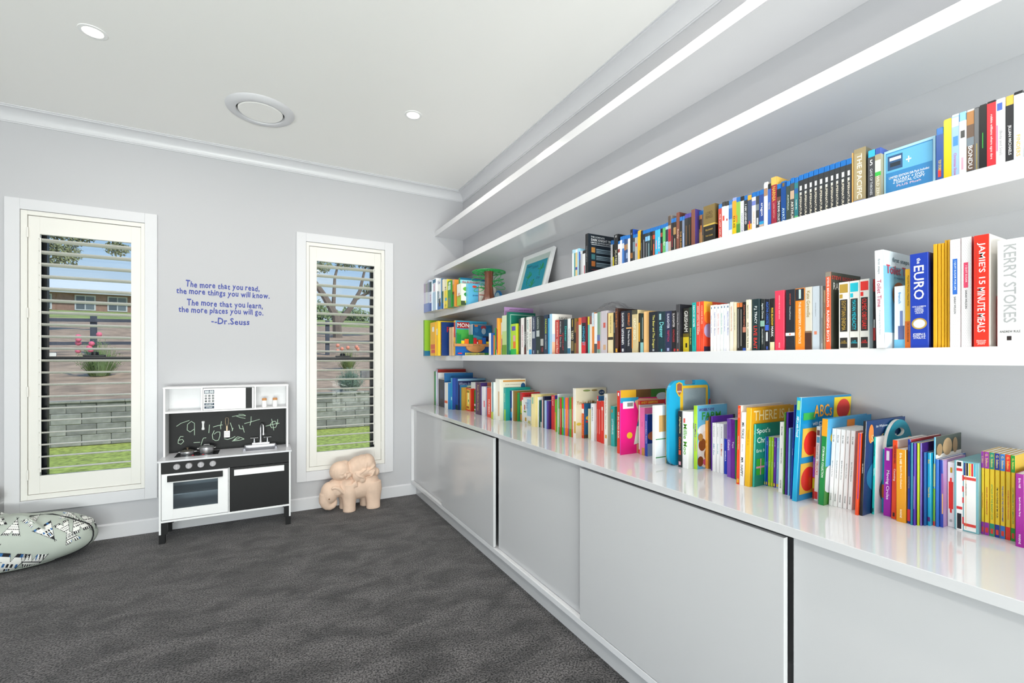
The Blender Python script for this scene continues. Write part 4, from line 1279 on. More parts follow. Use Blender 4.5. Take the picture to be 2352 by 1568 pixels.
('T', 'bx', 'disc_box', 'disc box', 1.585, 1.381, 0.0173, 0.135, 0.1807, 0.0, '7a4636', 'brown leather effect disc box with script lettering on the upper shelf', None, {'cov': '5f3226', 'txt': [('Rocky', 'e0c8b8', 0.3, 0.66, 0.6, 'd')]}),
('T', 'dc', 'disc_case', 'disc case', 1.585, 1.3662, 0.0137, 0.135, 0.1574, 0.0, '26221f', 'black disc case with fiery orange lettering on the upper shelf', None, {'txt': [('THE MUMMY', 'd8a05a', 0.08, 0.6, 0.5, 'd')]}),
('T', 'dc', 'disc_case', 'disc case', 1.585, 1.3538, 0.0113, 0.135, 0.1564, 0.0, '7a88a4', 'steel blue disc case on the upper shelf', None, {'bands': [(0.1, 0.6, 'b8c4e0', 0.4, 0.7)]}),
('T', 'dc', 'disc_case', 'disc case', 1.585, 1.3362, 0.0165, 0.135, 0.1613, 0.0, '2c2c2c', 'black disc case with bronze lettering and purple top on the upper shelf', None, {'top': '4a3f9c', 'bands': [(0.2, 0.78, '8a6238', 0.42, 0.6)]}),
('T', 'dc', 'disc_case', 'disc case', 1.585, 1.3202, 0.0149, 0.135, 0.161, 0.0, '141414', 'glossy black disc case with purple top on the upper shelf', None, {'top': '4a3f9c', 'bands': [(0.2, 0.78, '7a5430', 0.42, 0.6), (0, 0.06, 'b0905a')]}),
('T', 'bx', 'disc_box', 'disc box', 1.585, 1.2999, 0.0191, 0.135, 0.1712, 0.0, '7d4838', 'plain brown leather effect disc box on the upper shelf', None, {'cov': '4a3a86'}),
('T', 'dc', 'disc_case', 'disc case', 1.61, 1.2934, 0.0054, 0.135, 0.1644, 0.0, '8a7248', 'bronze disc case on the upper shelf', None, {'bands': [(0.6, 0.88, '3a3430'), (0.05, 0.5, 'c8a860', 0.3, 0.7)]}),
('T', 'dc', 'disc_case', 'disc case', 1.61, 1.2863, 0.006, 0.135, 0.1647, 0.0, 'd88a4c', 'glowing orange disc case on the upper shelf', None, {'bands': [(0.7, 0.88, '4a3a30'), (0.1, 0.5, 'f0c890', 0.3, 0.8)]}),
('T', 'dc', 'disc_case', 'disc case', 1.61, 1.2777, 0.0075, 0.135, 0.1651, 0.0, '6a625c', 'grey brown disc case on the upper shelf', None, {'bands': [(0.05, 0.4, 'a88a50', 0.3, 0.8)]}),
('T', 'bx', 'disc_box', 'disc box', 1.585, 1.2034, 0.0544, 0.135, 0.166, 0.0, '1a1712', 'thick gold and black disc trilogy box on the upper shelf', None, {'cov': '1d1b18', 'bands': [(0.52, 1, '7a6534'), (0.5, 0.54, 'c8a84a'), (0.0, 0.02, 'c8a84a')], 'txt': [('LORD\nRINGS', '4a3a14', 0.66, 0.86, 0.6, 'h'), ('FELLOWSHIP', 'c4a24a', 0.36, 0.44, 0.62, 'h'), ('TWO TOWERS', 'c4a24a', 0.22, 0.29, 0.62, 'h'), ('RETURN', 'c4a24a', 0.07, 0.14, 0.6, 'h')], 'art': [('r', 0, 1, 0.52, 1, '6e5a2e'), ('r', 0, 1, 0.5, 0.53, 'c8a84a')]}),
('T', 'dc', 'disc_case', 'disc case', 1.585, 1.173, 0.0149, 0.135, 0.1543, 0.0, 'c03a30', 'red disc case right after the trilogy box on the upper shelf', None, {'txt': [('THE LAST SAMURAI', 'f0d8d0', 0.05, 0.75, 0.4, 'd')]}),
('T', 'dc', 'disc_case', 'disc case', 1.585, 1.1579, 0.014, 0.135, 0.159, 0.0, 'e4e4ea', 'white disc case with red figure and black top on the upper shelf', None, {'top': '17171b', 'bands': [(0.6, 0.74, 'd85040', 0.2, 0.8)]}),
('T', 'dc', 'disc_case', 'disc case', 1.585, 1.1432, 0.0136, 0.135, 0.1569, 0.0, 'e6e8ee', 'white disc case with small red mark and black top on the upper shelf', None, {'top': '17171b', 'bands': [(0.58, 0.64, 'b04040', 0.3, 0.7)]}),
('T', 'dc', 'disc_case', 'disc case', 1.585, 1.1279, 0.0142, 0.135, 0.1563, 0.0, '7aa4d8', 'blue to white disc case with a small photo on the upper shelf', None, {'bands': [(0.6, 0.9, '2c6ab8'), (0.02, 0.1, '6a5040', 0.2, 0.8), (0.1, 0.3, 'e4ecf4')]}),
('T', 'dc', 'disc_case', 'disc case', 1.585, 1.1108, 0.016, 0.135, 0.1609, 0.0, 'f2c40c', 'bright yellow disc case with lilac top on the upper shelf', None, {'top': '8a9cd8', 'bands': [(0.5, 0.92, 'f0a018')], 'txt': [('KICK-ASS', '2a2410', 0.28, 0.56, 0.6, 'd')]}),
('T', 'dc', 'disc_case', 'disc case', 1.585, 1.0942, 0.0155, 0.135, 0.1577, 0.0, '8ab848', 'leafy green disc case on the upper shelf', None, {'bands': [(0.1, 0.4, '4a8a3c'), (0.45, 0.65, 'e07a2a', 0, 0.25), (0, 0.06, 'd8b890')]}),
('T', 'dc', 'disc_case', 'disc case', 1.585, 1.0792, 0.0139, 0.135, 0.1563, 0.0, 'dcdce4', 'white disc case with grey lettering and black top on the upper shelf', None, {'top': '17171b', 'txt': [('HANCOCK', '8a8ea0', 0.1, 0.6, 0.5, 'd')]}),
('T', 'dc', 'disc_case', 'disc case', 1.585, 1.0642, 0.0139, 0.135, 0.1548, 0.0, '2f3338', 'charcoal disc case with white block lettering on the upper shelf', None, {'txt': [('I AM LEGEND', 'e8eaec', 0.3, 0.78, 0.5, 'd')]}),
('T', 'dc', 'disc_case', 'disc case', 1.585, 1.048, 0.0151, 0.135, 0.1538, 0.0, '3c4a6a', 'stormy blue and yellow disc case on the upper shelf', None, {'bands': [(0, 0.32, 'e8b030'), (0.2, 0.4, 'd8404a', 0.3, 0.6), (0.86, 0.98, 'e0a830')]}),
('T', 'dc', 'disc_case', 'disc case', 1.585, 1.0323, 0.0146, 0.135, 0.1563, 0.0, 'ecebe8', 'white disc case with lilac label on the upper shelf', None, {'bands': [(0.78, 0.9, '7080c8')], 'txt': [('VALKYRIE', 'c8a070', 0.1, 0.7, 0.35, 'd')]}),
('T', 'dc', 'disc_case', 'disc case', 1.585, 1.0194, 0.0118, 0.135, 0.1555, 0.0, '3c4146', 'dark disc case with photo squares on the upper shelf', None, {'bands': [(0.62, 0.78, '788088'), (0.24, 0.42, 'c8ccd0', 0.25, 0.75)]}),
('T', 'dc', 'disc_case', 'disc case', 1.585, 1.0018, 0.0165, 0.135, 0.1562, 0.0, '2a4a94', 'deep blue disc case with white script on the upper shelf', None, {'bands': [(0, 0.22, 'c8b0a4'), (0.22, 0.3, '2a9ad0')], 'txt': [('eragon', 'e8ecf4', 0.36, 0.72, 0.5, 'd')]}),
('T', 'dc', 'disc_case', 'disc case', 1.585, 0.9874, 0.0133, 0.135, 0.1782, 0.0, 'e8eaec', 'tall white disc case with a face at the top on the upper shelf', None, {'top': 'e0e2e4', 'sl': 0.97, 'bands': [(0.74, 0.9, 'a8846a')]}),
('T', 'dc', 'disc_case', 'disc case', 1.585, 0.9756, 0.0107, 0.135, 0.1678, 0.0, '3c62b4', 'royal blue disc case on the upper shelf', None, {'top': '22242a', 'bands': [(0.02, 0.08, 'd08a50')], 'txt': [('Narnia', 'e8d0a0', 0.3, 0.75, 0.4, 'd')]}),
('T', 'bx', 'disc_box', 'disc box', 1.585, 0.9546, 0.0198, 0.135, 0.1858, 0.0, '9c1f3a', 'maroon disc box with gold lettering and yellow top on the upper shelf', None, {'cov': 'e8b850', 'bands': [(0.85, 1, 'ecb95c'), (0, 0.05, 'd88a40')], 'txt': [('NARNIA', 'e8b84c', 0.54, 0.82, 0.6, 'd'), ('LION WITCH', 'd8a090', 0.22, 0.5, 0.3, 'd')]}),
('T', 'dc', 'disc_case', 'disc case', 1.585, 0.9404, 0.0132, 0.135, 0.1559, 0.0, '22262c', 'black disc case with white blocks of lettering on the upper shelf', None, {'bands': [(0.66, 0.8, '6a4a3c')], 'txt': [('THE BONE COLLECTOR', 'e4e6e8', 0.05, 0.62, 0.6, 'd')]}),
('T', 'dc', 'disc_case', 'disc case', 1.585, 0.9223, 0.017, 0.135, 0.16, 0.0, '14488e', 'vivid blue disc case with white lettering on the upper shelf', None, {'sl': 0.97, 'bands': [(0.88, 0.96, '7a6430', 0.3, 0.7), (0, 0.12, '1f9ad0')], 'txt': [('AVATAR', 'c8e4f4', 0.04, 0.42, 0.5, 'd')]}),
('T', 'dc', 'disc_case', 'disc case', 1.585, 0.9085, 0.0127, 0.135, 0.1552, 0.0, '3b4a44', 'dark green disc case on the upper shelf', None, {'txt': [('AUSTRALIA', 'c8d4c8', 0.3, 0.74, 0.4, 'd')]}),
('T', 'dc', 'disc_case', 'disc case', 1.585, 0.8946, 0.0128, 0.135, 0.1607, 0.0, '4c4e4e', 'grey disc case with white lettering and portrait on the upper shelf', None, {'bands': [(0.62, 0.82, 'c4a890')], 'txt': [('ARTHUR', 'e6e4dc', 0.12, 0.5, 0.6, 'd')]}),
('T', 'dc', 'disc_case', 'disc case', 1.585, 0.8818, 0.0117, 0.135, 0.1579, 0.0, '2f7c86', 'teal to green disc case on the upper shelf', None, {'bands': [(0, 0.2, '5ab074'), (0.74, 0.86, '2a62a0')], 'txt': [('10,000 BC', 'e0f0e8', 0.2, 0.62, 0.4, 'd')]}),
('T', 'dc', 'disc_case', 'disc case', 1.585, 0.8656, 0.0151, 0.135, 0.1608, 0.0, '36393d', 'first of ten matching grey series cases counting from the window', 'matching grey series disc cases', {'bands': [(0.76, 0.87, 'd8dadc', 0.3, 0.75), (0.66, 0.72, 'c8cacc', 0.3, 0.7)], 'txt': [('SUPERNATURAL', 'e4dccb', 0.08, 0.62, 0.42, 'd')]}),
('T', 'dc', 'disc_case', 'disc case', 1.585, 0.8497, 0.0148, 0.135, 0.1612, 0.0, '36393d', 'second of ten matching grey series cases counting from the window', 'matching grey series disc cases', {'bands': [(0.76, 0.87, 'd8dadc', 0.3, 0.75), (0.66, 0.72, 'c8cacc', 0.3, 0.7)], 'txt': [('SUPERNATURAL', 'e4dccb', 0.08, 0.62, 0.42, 'd')]}),
('T', 'dc', 'disc_case', 'disc case', 1.585, 0.8341, 0.0145, 0.135, 0.1617, 0.0, '36393d', 'third of ten matching grey series cases counting from the window', 'matching grey series disc cases', {'bands': [(0.76, 0.87, 'd8dadc', 0.3, 0.75), (0.66, 0.72, 'c8cacc', 0.3, 0.7)], 'txt': [('SUPERNATURAL', 'e4dccb', 0.08, 0.62, 0.42, 'd')]}),
('T', 'dc', 'disc_case', 'disc case', 1.585, 0.8187, 0.0142, 0.135, 0.162, 0.0, '36393d', 'fourth of ten matching grey series cases counting from the window', 'matching grey series disc cases', {'bands': [(0.76, 0.87, 'd8dadc', 0.3, 0.75), (0.66, 0.72, 'c8cacc', 0.3, 0.7)], 'txt': [('SUPERNATURAL', 'e4dccb', 0.08, 0.62, 0.42, 'd')]}),
('T', 'dc', 'disc_case', 'disc case', 1.585, 0.802, 0.0156, 0.135, 0.1621, 0.0, '36393d', 'fifth of ten matching grey series cases counting from the window', 'matching grey series disc cases', {'bands': [(0.76, 0.87, 'd8dadc', 0.3, 0.75), (0.66, 0.72, 'c8cacc', 0.3, 0.7)], 'txt': [('SUPERNATURAL', 'e4dccb', 0.08, 0.62, 0.42, 'd')]}),
('T', 'dc', 'disc_case', 'disc case', 1.585, 0.7856, 0.0153, 0.135, 0.1619, 0.0, '36393d', 'sixth of ten matching grey series cases counting from the window', 'matching grey series disc cases', {'bands': [(0.76, 0.87, 'd8dadc', 0.3, 0.75), (0.66, 0.72, 'c8cacc', 0.3, 0.7)], 'txt': [('SUPERNATURAL', 'e4dccb', 0.08, 0.62, 0.42, 'd')]}),
('T', 'dc', 'disc_case', 'disc case', 1.585, 0.7703, 0.0142, 0.135, 0.1618, 0.0, '36393d', 'seventh of ten matching grey series cases counting from the window', 'matching grey series disc cases', {'bands': [(0.76, 0.87, 'd8dadc', 0.3, 0.75), (0.66, 0.72, 'c8cacc', 0.3, 0.7)], 'txt': [('SUPERNATURAL', 'e4dccb', 0.08, 0.62, 0.42, 'd')]}),
('T', 'dc', 'disc_case', 'disc case', 1.585, 0.7553, 0.0139, 0.135, 0.1619, 0.0, '36393d', 'eighth of ten matching grey series cases counting from the window', 'matching grey series disc cases', {'bands': [(0.76, 0.87, 'd8dadc', 0.3, 0.75), (0.66, 0.72, 'c8cacc', 0.3, 0.7)], 'txt': [('SUPERNATURAL', 'e4dccb', 0.08, 0.62, 0.42, 'd')]}),
('T', 'dc', 'disc_case', 'disc case', 1.585, 0.7386, 0.0156, 0.135, 0.1616, 0.0, '36393d', 'ninth of ten matching grey series cases counting from the window', 'matching grey series disc cases', {'bands': [(0.76, 0.87, 'd8dadc', 0.3, 0.75), (0.66, 0.72, 'c8cacc', 0.3, 0.7)], 'txt': [('SUPERNATURAL', 'e4dccb', 0.08, 0.62, 0.42, 'd')]}),
('T', 'dc', 'disc_case', 'disc case', 1.585, 0.7235, 0.0141, 0.135, 0.1612, 0.0, '36393d', 'tenth of ten matching grey series cases counting from the window', 'matching grey series disc cases', {'bands': [(0.76, 0.87, 'd8dadc', 0.3, 0.75), (0.66, 0.72, 'c8cacc', 0.3, 0.7)], 'txt': [('SUPERNATURAL', 'e4dccb', 0.08, 0.62, 0.42, 'd')]}),
('T', 'bx', 'puzzle_box', 'puzzle box', 1.585, 0.7184, 0.004, 0.13, 0.1742, 0.0, 'd9a860', 'slim orange disc sleeve on the upper shelf', None, {}),
('T', 'bx', 'disc_box', 'disc box', 1.585, 0.6857, 0.0315, 0.15, 0.181, 0.0, '9c8c68', 'tan disc box with white serif capitals and blue foot on the upper shelf', None, {'cov': '6a6450', 'bands': [(0, 0.13, '1f62c0'), (0.14, 0.92, 'ab9a74', 0.06, 0.72)], 'txt': [('THE PACIFIC', 'ece6d6', 0.16, 0.9, 0.42, 'd'), ('Blu-ray', 'e8ecf4', 0.04, 0.1, 0.4, 'h')]}),
('T', 'dc', 'disc_case', 'disc case', 1.585, 0.6625, 0.0171, 0.135, 0.1632, 0.0, '45464a', 'slate disc case with light blue top label on the upper shelf', None, {'top': '35b4e4', 'sl': 0.87, 'txt': [('GAME OF THRONES', 'c0c2c6', 0.18, 0.66, 0.4, 'd'), ('5', 'f0f0f0', 0.72, 0.82, 0.4, 'h')]}),
('T', 'dc', 'disc_case', 'disc case', 1.585, 0.6472, 0.0142, 0.135, 0.163, 0.0, 'a59c80', 'khaki disc case with a green stripe on the upper shelf', None, {'top': '3c58a8', 'bands': [(0.62, 0.88, 'cfd0cc'), (0.56, 0.64, '3cb84c')], 'txt': [('WILD ZERO', 'e8e4d4', 0.1, 0.5, 0.5, 'd')]}),
('T', 'bx', 'disc_box', 'disc box', 1.6, 0.5286, 0.1174, 0.09, 0.1494, 0.0, 'a9d6e8', "large pale blue children's film gift box facing out on the upper shelf", None, {'cov': '9fd0e6', 'bands': [(0.03, 0.95, '2f82be', 0.04, 0.95), (0.56, 0.93, '62b2dc', 0.05, 0.94), (0.6, 0.88, '27527e', 0.08, 0.38), (0.78, 0.84, 'e4ecf0', 0.12, 0.35), (0.66, 0.74, '1c2a38', 0.13, 0.34)], 'txt': [('LIMITED EDITION Gift Pack Includes:', 'f0f4f8', 0.43, 0.475, 0.78, 'h'), ('BLU-RAY + DVD\n+ DIGITAL COPY', 'eef4fa', 0.315, 0.415, 0.62, 'h'), ('PLUS Plush', 'e8c8d0', 0.25, 0.29, 0.62, 'h'), ('+', 'f4f6f8', 0.66, 0.78, 0.1, 'h')]}),
('T', 'dc', 'disc_case', 'disc case', 1.585, 0.508, 0.0143, 0.135, 0.1601, 0.0, '2d559c', "blue children's film disc case with red tag on the upper shelf", None, {'bands': [(0.2, 0.34, 'd83c30', 0.25, 0.7)], 'txt': [('TOY STORY', 'f0d040', 0.28, 0.46, 0.5, 'd'), ('2', 'f0f0f0', 0.02, 0.1, 0.5, 'h')]}),
('T', 'dc', 'disc_case', 'disc case', 1.585, 0.4922, 0.0147, 0.135, 0.1765, 0.0, 'f2c80e', 'large yellow disc case on the upper shelf', None, {'top': 'f6cc10', 'sl': 0.98}),
('T', 'dc', 'disc_case', 'disc case', 1.585, 0.4775, 0.0136, 0.135, 0.1814, 0.0, '9cbfe8', 'pale blue disc case with pink script on the upper shelf', None, {'top': 'dce8f2', 'sl': 0.97, 'bands': [(0.56, 0.7, '4a90d8', 0.2, 0.9), (0.82, 0.95, 'e8ecf2')], 'txt': [('Christmas Show', 'c86a9c', 0.12, 0.44, 0.4, 'd')]}),
('T', 'dc', 'disc_case', 'disc case', 1.585, 0.4632, 0.0132, 0.135, 0.181, 0.0, 'f2f2f4', 'white disc case with light blue head on the upper shelf', None, {'top': '8ac4e6', 'sl': 0.87, 'bands': [(0.72, 0.84, '4a4a4a', 0.2, 0.8), (0.2, 0.4, 'e4a8bc', 0.3, 0.6)]}),
('T', 'dc', 'disc_case', 'disc case', 1.585, 0.4486, 0.0134, 0.135, 0.1801, 0.0, '6a5548', 'bronze and grey disc case with bold white lettering on the upper shelf', None, {'top': 'e0d8d0', 'sl': 0.97, 'bands': [(0.0, 0.14, '3a3e44'), (0.5, 0.62, '77828c'), (0.78, 0.97, 'b07a44')], 'txt': [('BONDU', 'f4f4f4', 0.14, 0.5, 0.6, 'd')]}),
('T', 'dc', 'disc_case', 'disc case', 1.585, 0.4399, 0.0076, 0.135, 0.1801, 0.0, '6b6d70', 'slim grey disc case on the upper shelf', None, {'top': '55575a', 'sl': 0.98, 'bands': [(0.1, 0.5, 'a89858', 0.4, 0.65)]}),
('T', 'dc', 'disc_case', 'disc case', 1.585, 0.4259, 0.0129, 0.135, 0.1816, 0.0, '17181a', 'black disc case with a small cyan tag on the upper shelf', None, {'top': '17171b', 'sl': 0.98, 'bands': [(0.0, 0.08, '2a9cd4', 0.15, 0.85), (0.4, 0.62, '3a9a3a', 0.4, 0.55)]}),
('T', 'dc', 'disc_case', 'disc case', 1.585, 0.4097, 0.0151, 0.135, 0.1831, 0.0, 'd8303c', 'red disc case with white lower case lettering on the upper shelf', None, {'top': '17171b', 'sl': 0.97, 'txt': [('robbie williams where egos dare', 'f8e4e4', 0.2, 0.82, 0.35, 'd')]}),
('T', 'dc', 'disc_case', 'disc case', 1.585, 0.3934, 0.0153, 0.135, 0.1809, 0.0, 'f3f3f2', 'white disc case with pink and grey lettering on the upper shelf', None, {'top': 'e8e8e8', 'sl': 0.98, 'bands': [(0.3, 0.66, 'd84a9c', 0.05, 0.16), (0.84, 0.94, '4a6ac0', 0.1, 0.7)], 'txt': [('(Body and Soul)', '9a9aa0', 0.2, 0.6, 0.4, 'd')]}),
('T', 'dc', 'disc_case', 'disc case', 1.585, 0.3796, 0.0126, 0.135, 0.1803, 0.0, '2c2c30', 'black disc case with a gold top on the upper shelf', None, {'top': 'e8bc50', 'sl': 0.87, 'txt': [('JILLIAN MICHAELS', 'e8e8ea', 0.2, 0.6, 0.5, 'd')]}),
('T', 'dc', 'disc_case', 'disc case', 1.585, 0.3638, 0.0148, 0.135, 0.1833, 0.0, 'dde8ee', 'white disc case with amber lettering at the row end on the upper shelf', None, {'top': '26262a', 'sl': 0.96, 'bands': [(0.6, 0.9, 'eef0f0')], 'txt': [('FINDERS', 'e8c060', 0.08, 0.5, 0.45, 'd')]}),
('M', 'bx', 'game_box', 'game box', 1.4, 4.3565, 0.0395, 0.24, 0.3535, 0.0, '7fae3c', 'green building brick box at the wall end on the lower shelf', None, {'cov': '8fbf2f', 'bands': [(0, 0.15, '1c6a90')], 'art': [('r', 0, 1, 0, 0.14, '1a7098'), ('e', 0.6, 0.88, 0.25, 0.05, 'f0f0f0'), ('e', 0.6, 0.55, 0.3, 0.14, 'e4e8ec')]}),
('M', 'bx', 'game_box', 'game box', 1.425, 4.1073, 0.1527, 0.29, 0.3192, 0.0, 'efb315', 'yellow building brick box with red car picture on the lower shelf', None, {'bands': [(0.08, 0.18, 'd8483c', 0.2, 0.9), (0.2, 0.34, 'd85a30', 0.1, 0.9), (0.72, 0.86, 'f0efe8', 0.4, 0.75)]}),
('M', 'bx', 'game_box', 'game box', 1.43, 4.0508, 0.0554, 0.248, 0.324, 0.0, 'f2c21c', 'yellow game box with pale oval on the lower shelf', None, {'cov': 'f2cc30', 'bands': [(0.6, 0.78, 'e8dcb0', 0.1, 0.9)]}),
('M', 'bx', 'game_box', 'game box', 1.455, 4.0237, 0.026, 0.216, 0.3139, 0.0, '1c2440', 'dark navy tile game box with red lettering on the lower shelf', None, {'cov': '173a7c', 'txt': [('RUMMIKUB', 'b04a54', 0.3, 0.8, 0.5, 'd')], 'art': [('t', 'Rum', 'c42c3c', 0.62, 0.78, 0.8, 0.16)]}),
('M', 'bx', 'wooden_box', 'box', 1.49, 3.8246, 0.0946, 0.2, 0.2563, 0.0, 'dcb98e', 'plain pale wooden puzzle box on the lower shelf', None, {'bands': [(0, 1, 'a8743c', 0.62, 0.7)]}),
('M', 'bx', 'game_box', 'game box', 1.5, 3.7888, 0.0347, 0.309, 0.3129, 0.0, 'e8b828', 'yellow and red property game box on the lower shelf', None, {'cov': '37a4cc', 'bands': [(0.52, 0.95, 'c02c34'), (0.1, 0.5, 'e8b828')], 'art': [('r', 0.04, 0.44, 0.78, 0.96, 'b03030'), ('t', 'MON', 'f6f2f0', 0.24, 0.87, 0.36, 0.11), ('r', 0.03, 0.42, 0.45, 0.75, '4ab04a')]}),
('M', 'bx', 'picture_tin', 'tin', 1.6277, 3.7022, 0.0855, 0.1943, 0.2787, 0.0, 'd6dcdf', 'blue picture puzzle tin with white and red side on the lower shelf', None, {'cov': '7f868c', 'bands': [(0, 1, '9a4a58', 0.2, 0.32), (0, 1, '8fb4c4', 0.5, 0.7)], 'art': [('r', 0.01, 0.97, 0.03, 0.97, '1d6a9c'), ('p', [(0.01, 0.03), (0.55, 0.03), (0.62, 0.3), (0.45, 0.6), (0.01, 0.66)], '49a0b8'), ('r', 0.1, 0.26, 0.92, 0.97, 'e07a3c'), ('e', 0.2, 0.82, 0.1, 0.09, '2f7cb0'), ('e', 0.55, 0.9, 0.14, 0.06, 'a83a40'), ('e', 0.56, 0.78, 0.11, 0.1, '9fb4c0'), ('e', 0.28, 0.34, 0.2, 0.17, 'b0703c'), ('r', 0.52, 0.9, 0.3, 0.62, '22304a'), ('e', 0.88, 0.78, 0.1, 0.12, '2a7fae')]}),
('M', 'pb', 'spiral_book', 'book', 1.5, 3.0721, 0.0338, 0.12, 0.1653, 0.0, 'e8e8e8', 'small white spiral bound book on the lower shelf', None, {'cov': '2a5aa8'}),
('M', 'pb', 'book', 'book', 1.52, 3.0553, 0.0157, 0.125, 0.1491, 0.0, 'e8822e', 'short orange paperback by the games on the lower shelf', None, {}),
('M', 'pb', 'book', 'book', 1.525, 3.0399, 0.0143, 0.125, 0.2018, 0.0, '35a048', 'slim bright green paperback on the lower shelf', None, {'bands': [(0.2, 0.7, 'c8e8c8', 0.4, 0.6)]}),
('M', 'pb', 'book', 'book', 1.53, 3.0266, 0.0123, 0.125, 0.1962, 0.0, '4a2c28', 'slim dark brown picture paperback on the lower shelf', None, {'bands': [(0.3, 0.5, '3a6a8a'), (0, 0.2, 'e8e0d8')]}),
('M', 'pb', 'book', 'book', 1.51, 2.9742, 0.0186, 0.152, 0.2697, 0.0, 'ee9424', 'tall orange picture book on the lower shelf', None, {'cov': 'f0a838', 'bands': [(0.05, 0.7, 'd85040')]}),
('M', 'pb', 'book', 'book', 1.535, 2.9446, 0.0285, 0.125, 0.2367, 0.0, 'e6e8ec', 'white picture book with red cartoon figure on the lower shelf', None, {'bands': [(0, 0.2, '3a6a34', 0.3, 1), (0.2, 0.5, 'b8302c', 0.3, 1), (0.5, 0.62, 'e8d85a', 0.3, 1)]}),
('M', 'hb', 'book', 'book', 1.545, 2.9396, 0.0038, 0.2478, 0.3499, 0.0, 'b893c4', 'tall lilac picture book on the lower shelf', None, {'cov': 'b48ec0', 'art': [('t', 'JANE YOLEN & MARK TEAGUE', '3a3040', 0.5, 0.95, 0.9, 0.022)]}),
('M', 'hb', 'book', 'book', 1.515, 2.8486, 0.0685, 0.2, 0.2815, 0.0, 'b8d088', 'pale green glossy picture book on the lower shelf', None, {'bands': [(0.6, 1, 'd4dec0'), (0, 0.25, '6a9a2c')]}),
('M', 'hb', 'book', 'book', 1.515, 2.8146, 0.0329, 0.2197, 0.3007, 0.0, '0c6a58', 'dark green hardback with silver speckled border on the lower shelf', None, {'cov': '0f6e5a', 'art': [('r', 0.05, 0.95, 0.93, 0.95, '8ab4a4'), ('r', 0.04, 0.08, 0.1, 0.95, '7aa898')]}),
('M', 'bb', 'board_book', 'book', 1.53, 2.7332, 0.0803, 0.035, 0.2143, 0.0, 'b4d440', 'lime green board book for toddlers on the lower shelf', None, {'cov': 'c8d22c', 'bands': [(0, 0.18, '2fb050', 0, 1), (0.2, 0.42, 'e8742c', 0.45, 0.9), (0.44, 0.62, 'e8a0b0', 0.45, 0.85), (0.78, 0.92, '5a4ab0', 0.2, 0.85)]}),
('M', 'pb', 'book', 'book', 1.54, 2.689, 0.0277, 0.125, 0.2447, 0.0, '2c2c2c', 'slim black paperback beside the lime board book on the lower shelf', None, {'bands': [(0.1, 0.8, '7a7a60', 0.4, 0.6)]}),
('M', 'pb', 'book', 'book', 1.54, 2.6439, 0.0441, 0.125, 0.2479, 0.0, 'ece8e6', 'white paperback with pink lettering on the lower shelf', None, {'txt': [('DEBORAH & YOUR TOWN', 'c05a80', 0.2, 0.8, 0.45, 'd')]}),
('M', 'pb', 'book', 'book', 1.54, 2.615, 0.0278, 0.125, 0.2456, 0.0, '3c3c3c', 'black and white crime paperback on the lower shelf', None, {'bands': [(0, 0.2, '5a2c28')], 'txt': [('CRIMINAL', 'e0e0e0', 0.25, 0.62, 0.55, 'd')]}),
('M', 'pb', 'book', 'book', 1.54, 2.5797, 0.0342, 0.125, 0.2478, 0.0, 'dfe2de', 'white paperback with teal author lettering on the lower shelf', None, {'txt': [('Q is Genesis', '3a3a40', 0.1, 0.6, 0.5, 'd'), ('KATHY', '2a8a8a', 0.66, 0.92, 0.5, 'd')]}),
('M', 'pb', 'book', 'book', 1.54, 2.5451, 0.0335, 0.125, 0.247, 0.0, 'e4e2da', 'cream paperback with maroon lettering and blue foot on the lower shelf', None, {'bands': [(0, 0.13, '2a9ad0')], 'txt': [('broken', '7a8a8a', 0.2, 0.55, 0.5, 'd'), ('SLAUGHTER', '8a4048', 0.6, 0.94, 0.5, 'd')]}),
('M', 'pb', 'book', 'book', 1.54, 2.4948, 0.0486, 0.125, 0.2464, 0.0, '23304e', 'thick navy thriller with silver capitals on the lower shelf', None, {'bands': [(0.42, 0.6, 'a8b0b8', 0.15, 0.8), (0.02, 0.1, '9aa4b4', 0.4, 0.6)], 'txt': [('LARSSON', 'c0c6cc', 0.66, 0.96, 0.5, 'd')]}),
('M', 'pb', 'book', 'book', 1.54, 2.4412, 0.0525, 0.125, 0.2444, 0.0, '1b302e', 'thick dark green thriller with silver capitals on the lower shelf', None, {'bands': [(0.46, 0.62, 'b8c0c0', 0.15, 0.85), (0.02, 0.1, '9aa4a0', 0.4, 0.6)], 'txt': [('LARSSON', 'c0c8c4', 0.66, 0.96, 0.45, 'd')]}),
('M', 'pb', 'book', 'book', 1.54, 2.3986, 0.0416, 0.125, 0.241, 0.0, '15161a', 'thick black thriller with white block foot on the lower shelf', None, {'bands': [(0.22, 0.4, 'b0b0ac', 0.1, 0.9), (0.06, 0.18, '7a2830', 0.4, 0.8)]}),
('M', 'pb', 'book', 'book', 1.54, 2.352, 0.0455, 0.125, 0.2429, 0.0, '17304a', 'navy paperback with yellow green lettering on the lower shelf', None, {'txt': [('PARADISE', 'c8d83c', 0.52, 0.9, 0.35, 'd'), ('ANGELA CHADWICK', 'e0e4d8', 0.12, 0.5, 0.35, 'd')]}),
('M', 'pb', 'book', 'book', 1.54, 2.3351, 0.0149, 0.125, 0.2196, 0.0, '2aa0cc', 'very slim cyan paperback on the lower shelf', None, {}),
('M', 'hb', 'book', 'book', 1.54, 2.3058, 0.0282, 0.1494, 0.2445, 0.0, '9fc8e4', 'pale blue hardback with cream cover on the lower shelf', None, {'cov': 'e6e0da', 'art': [('t', 'SAVE', '8a8a88', 0.55, 0.9, 0.55, 0.06), ('r', 0, 0.16, 0, 0.3, 'e0b898'), ('r', 0, 0.16, 0.3, 0.5, 'b8c8d8')]}),
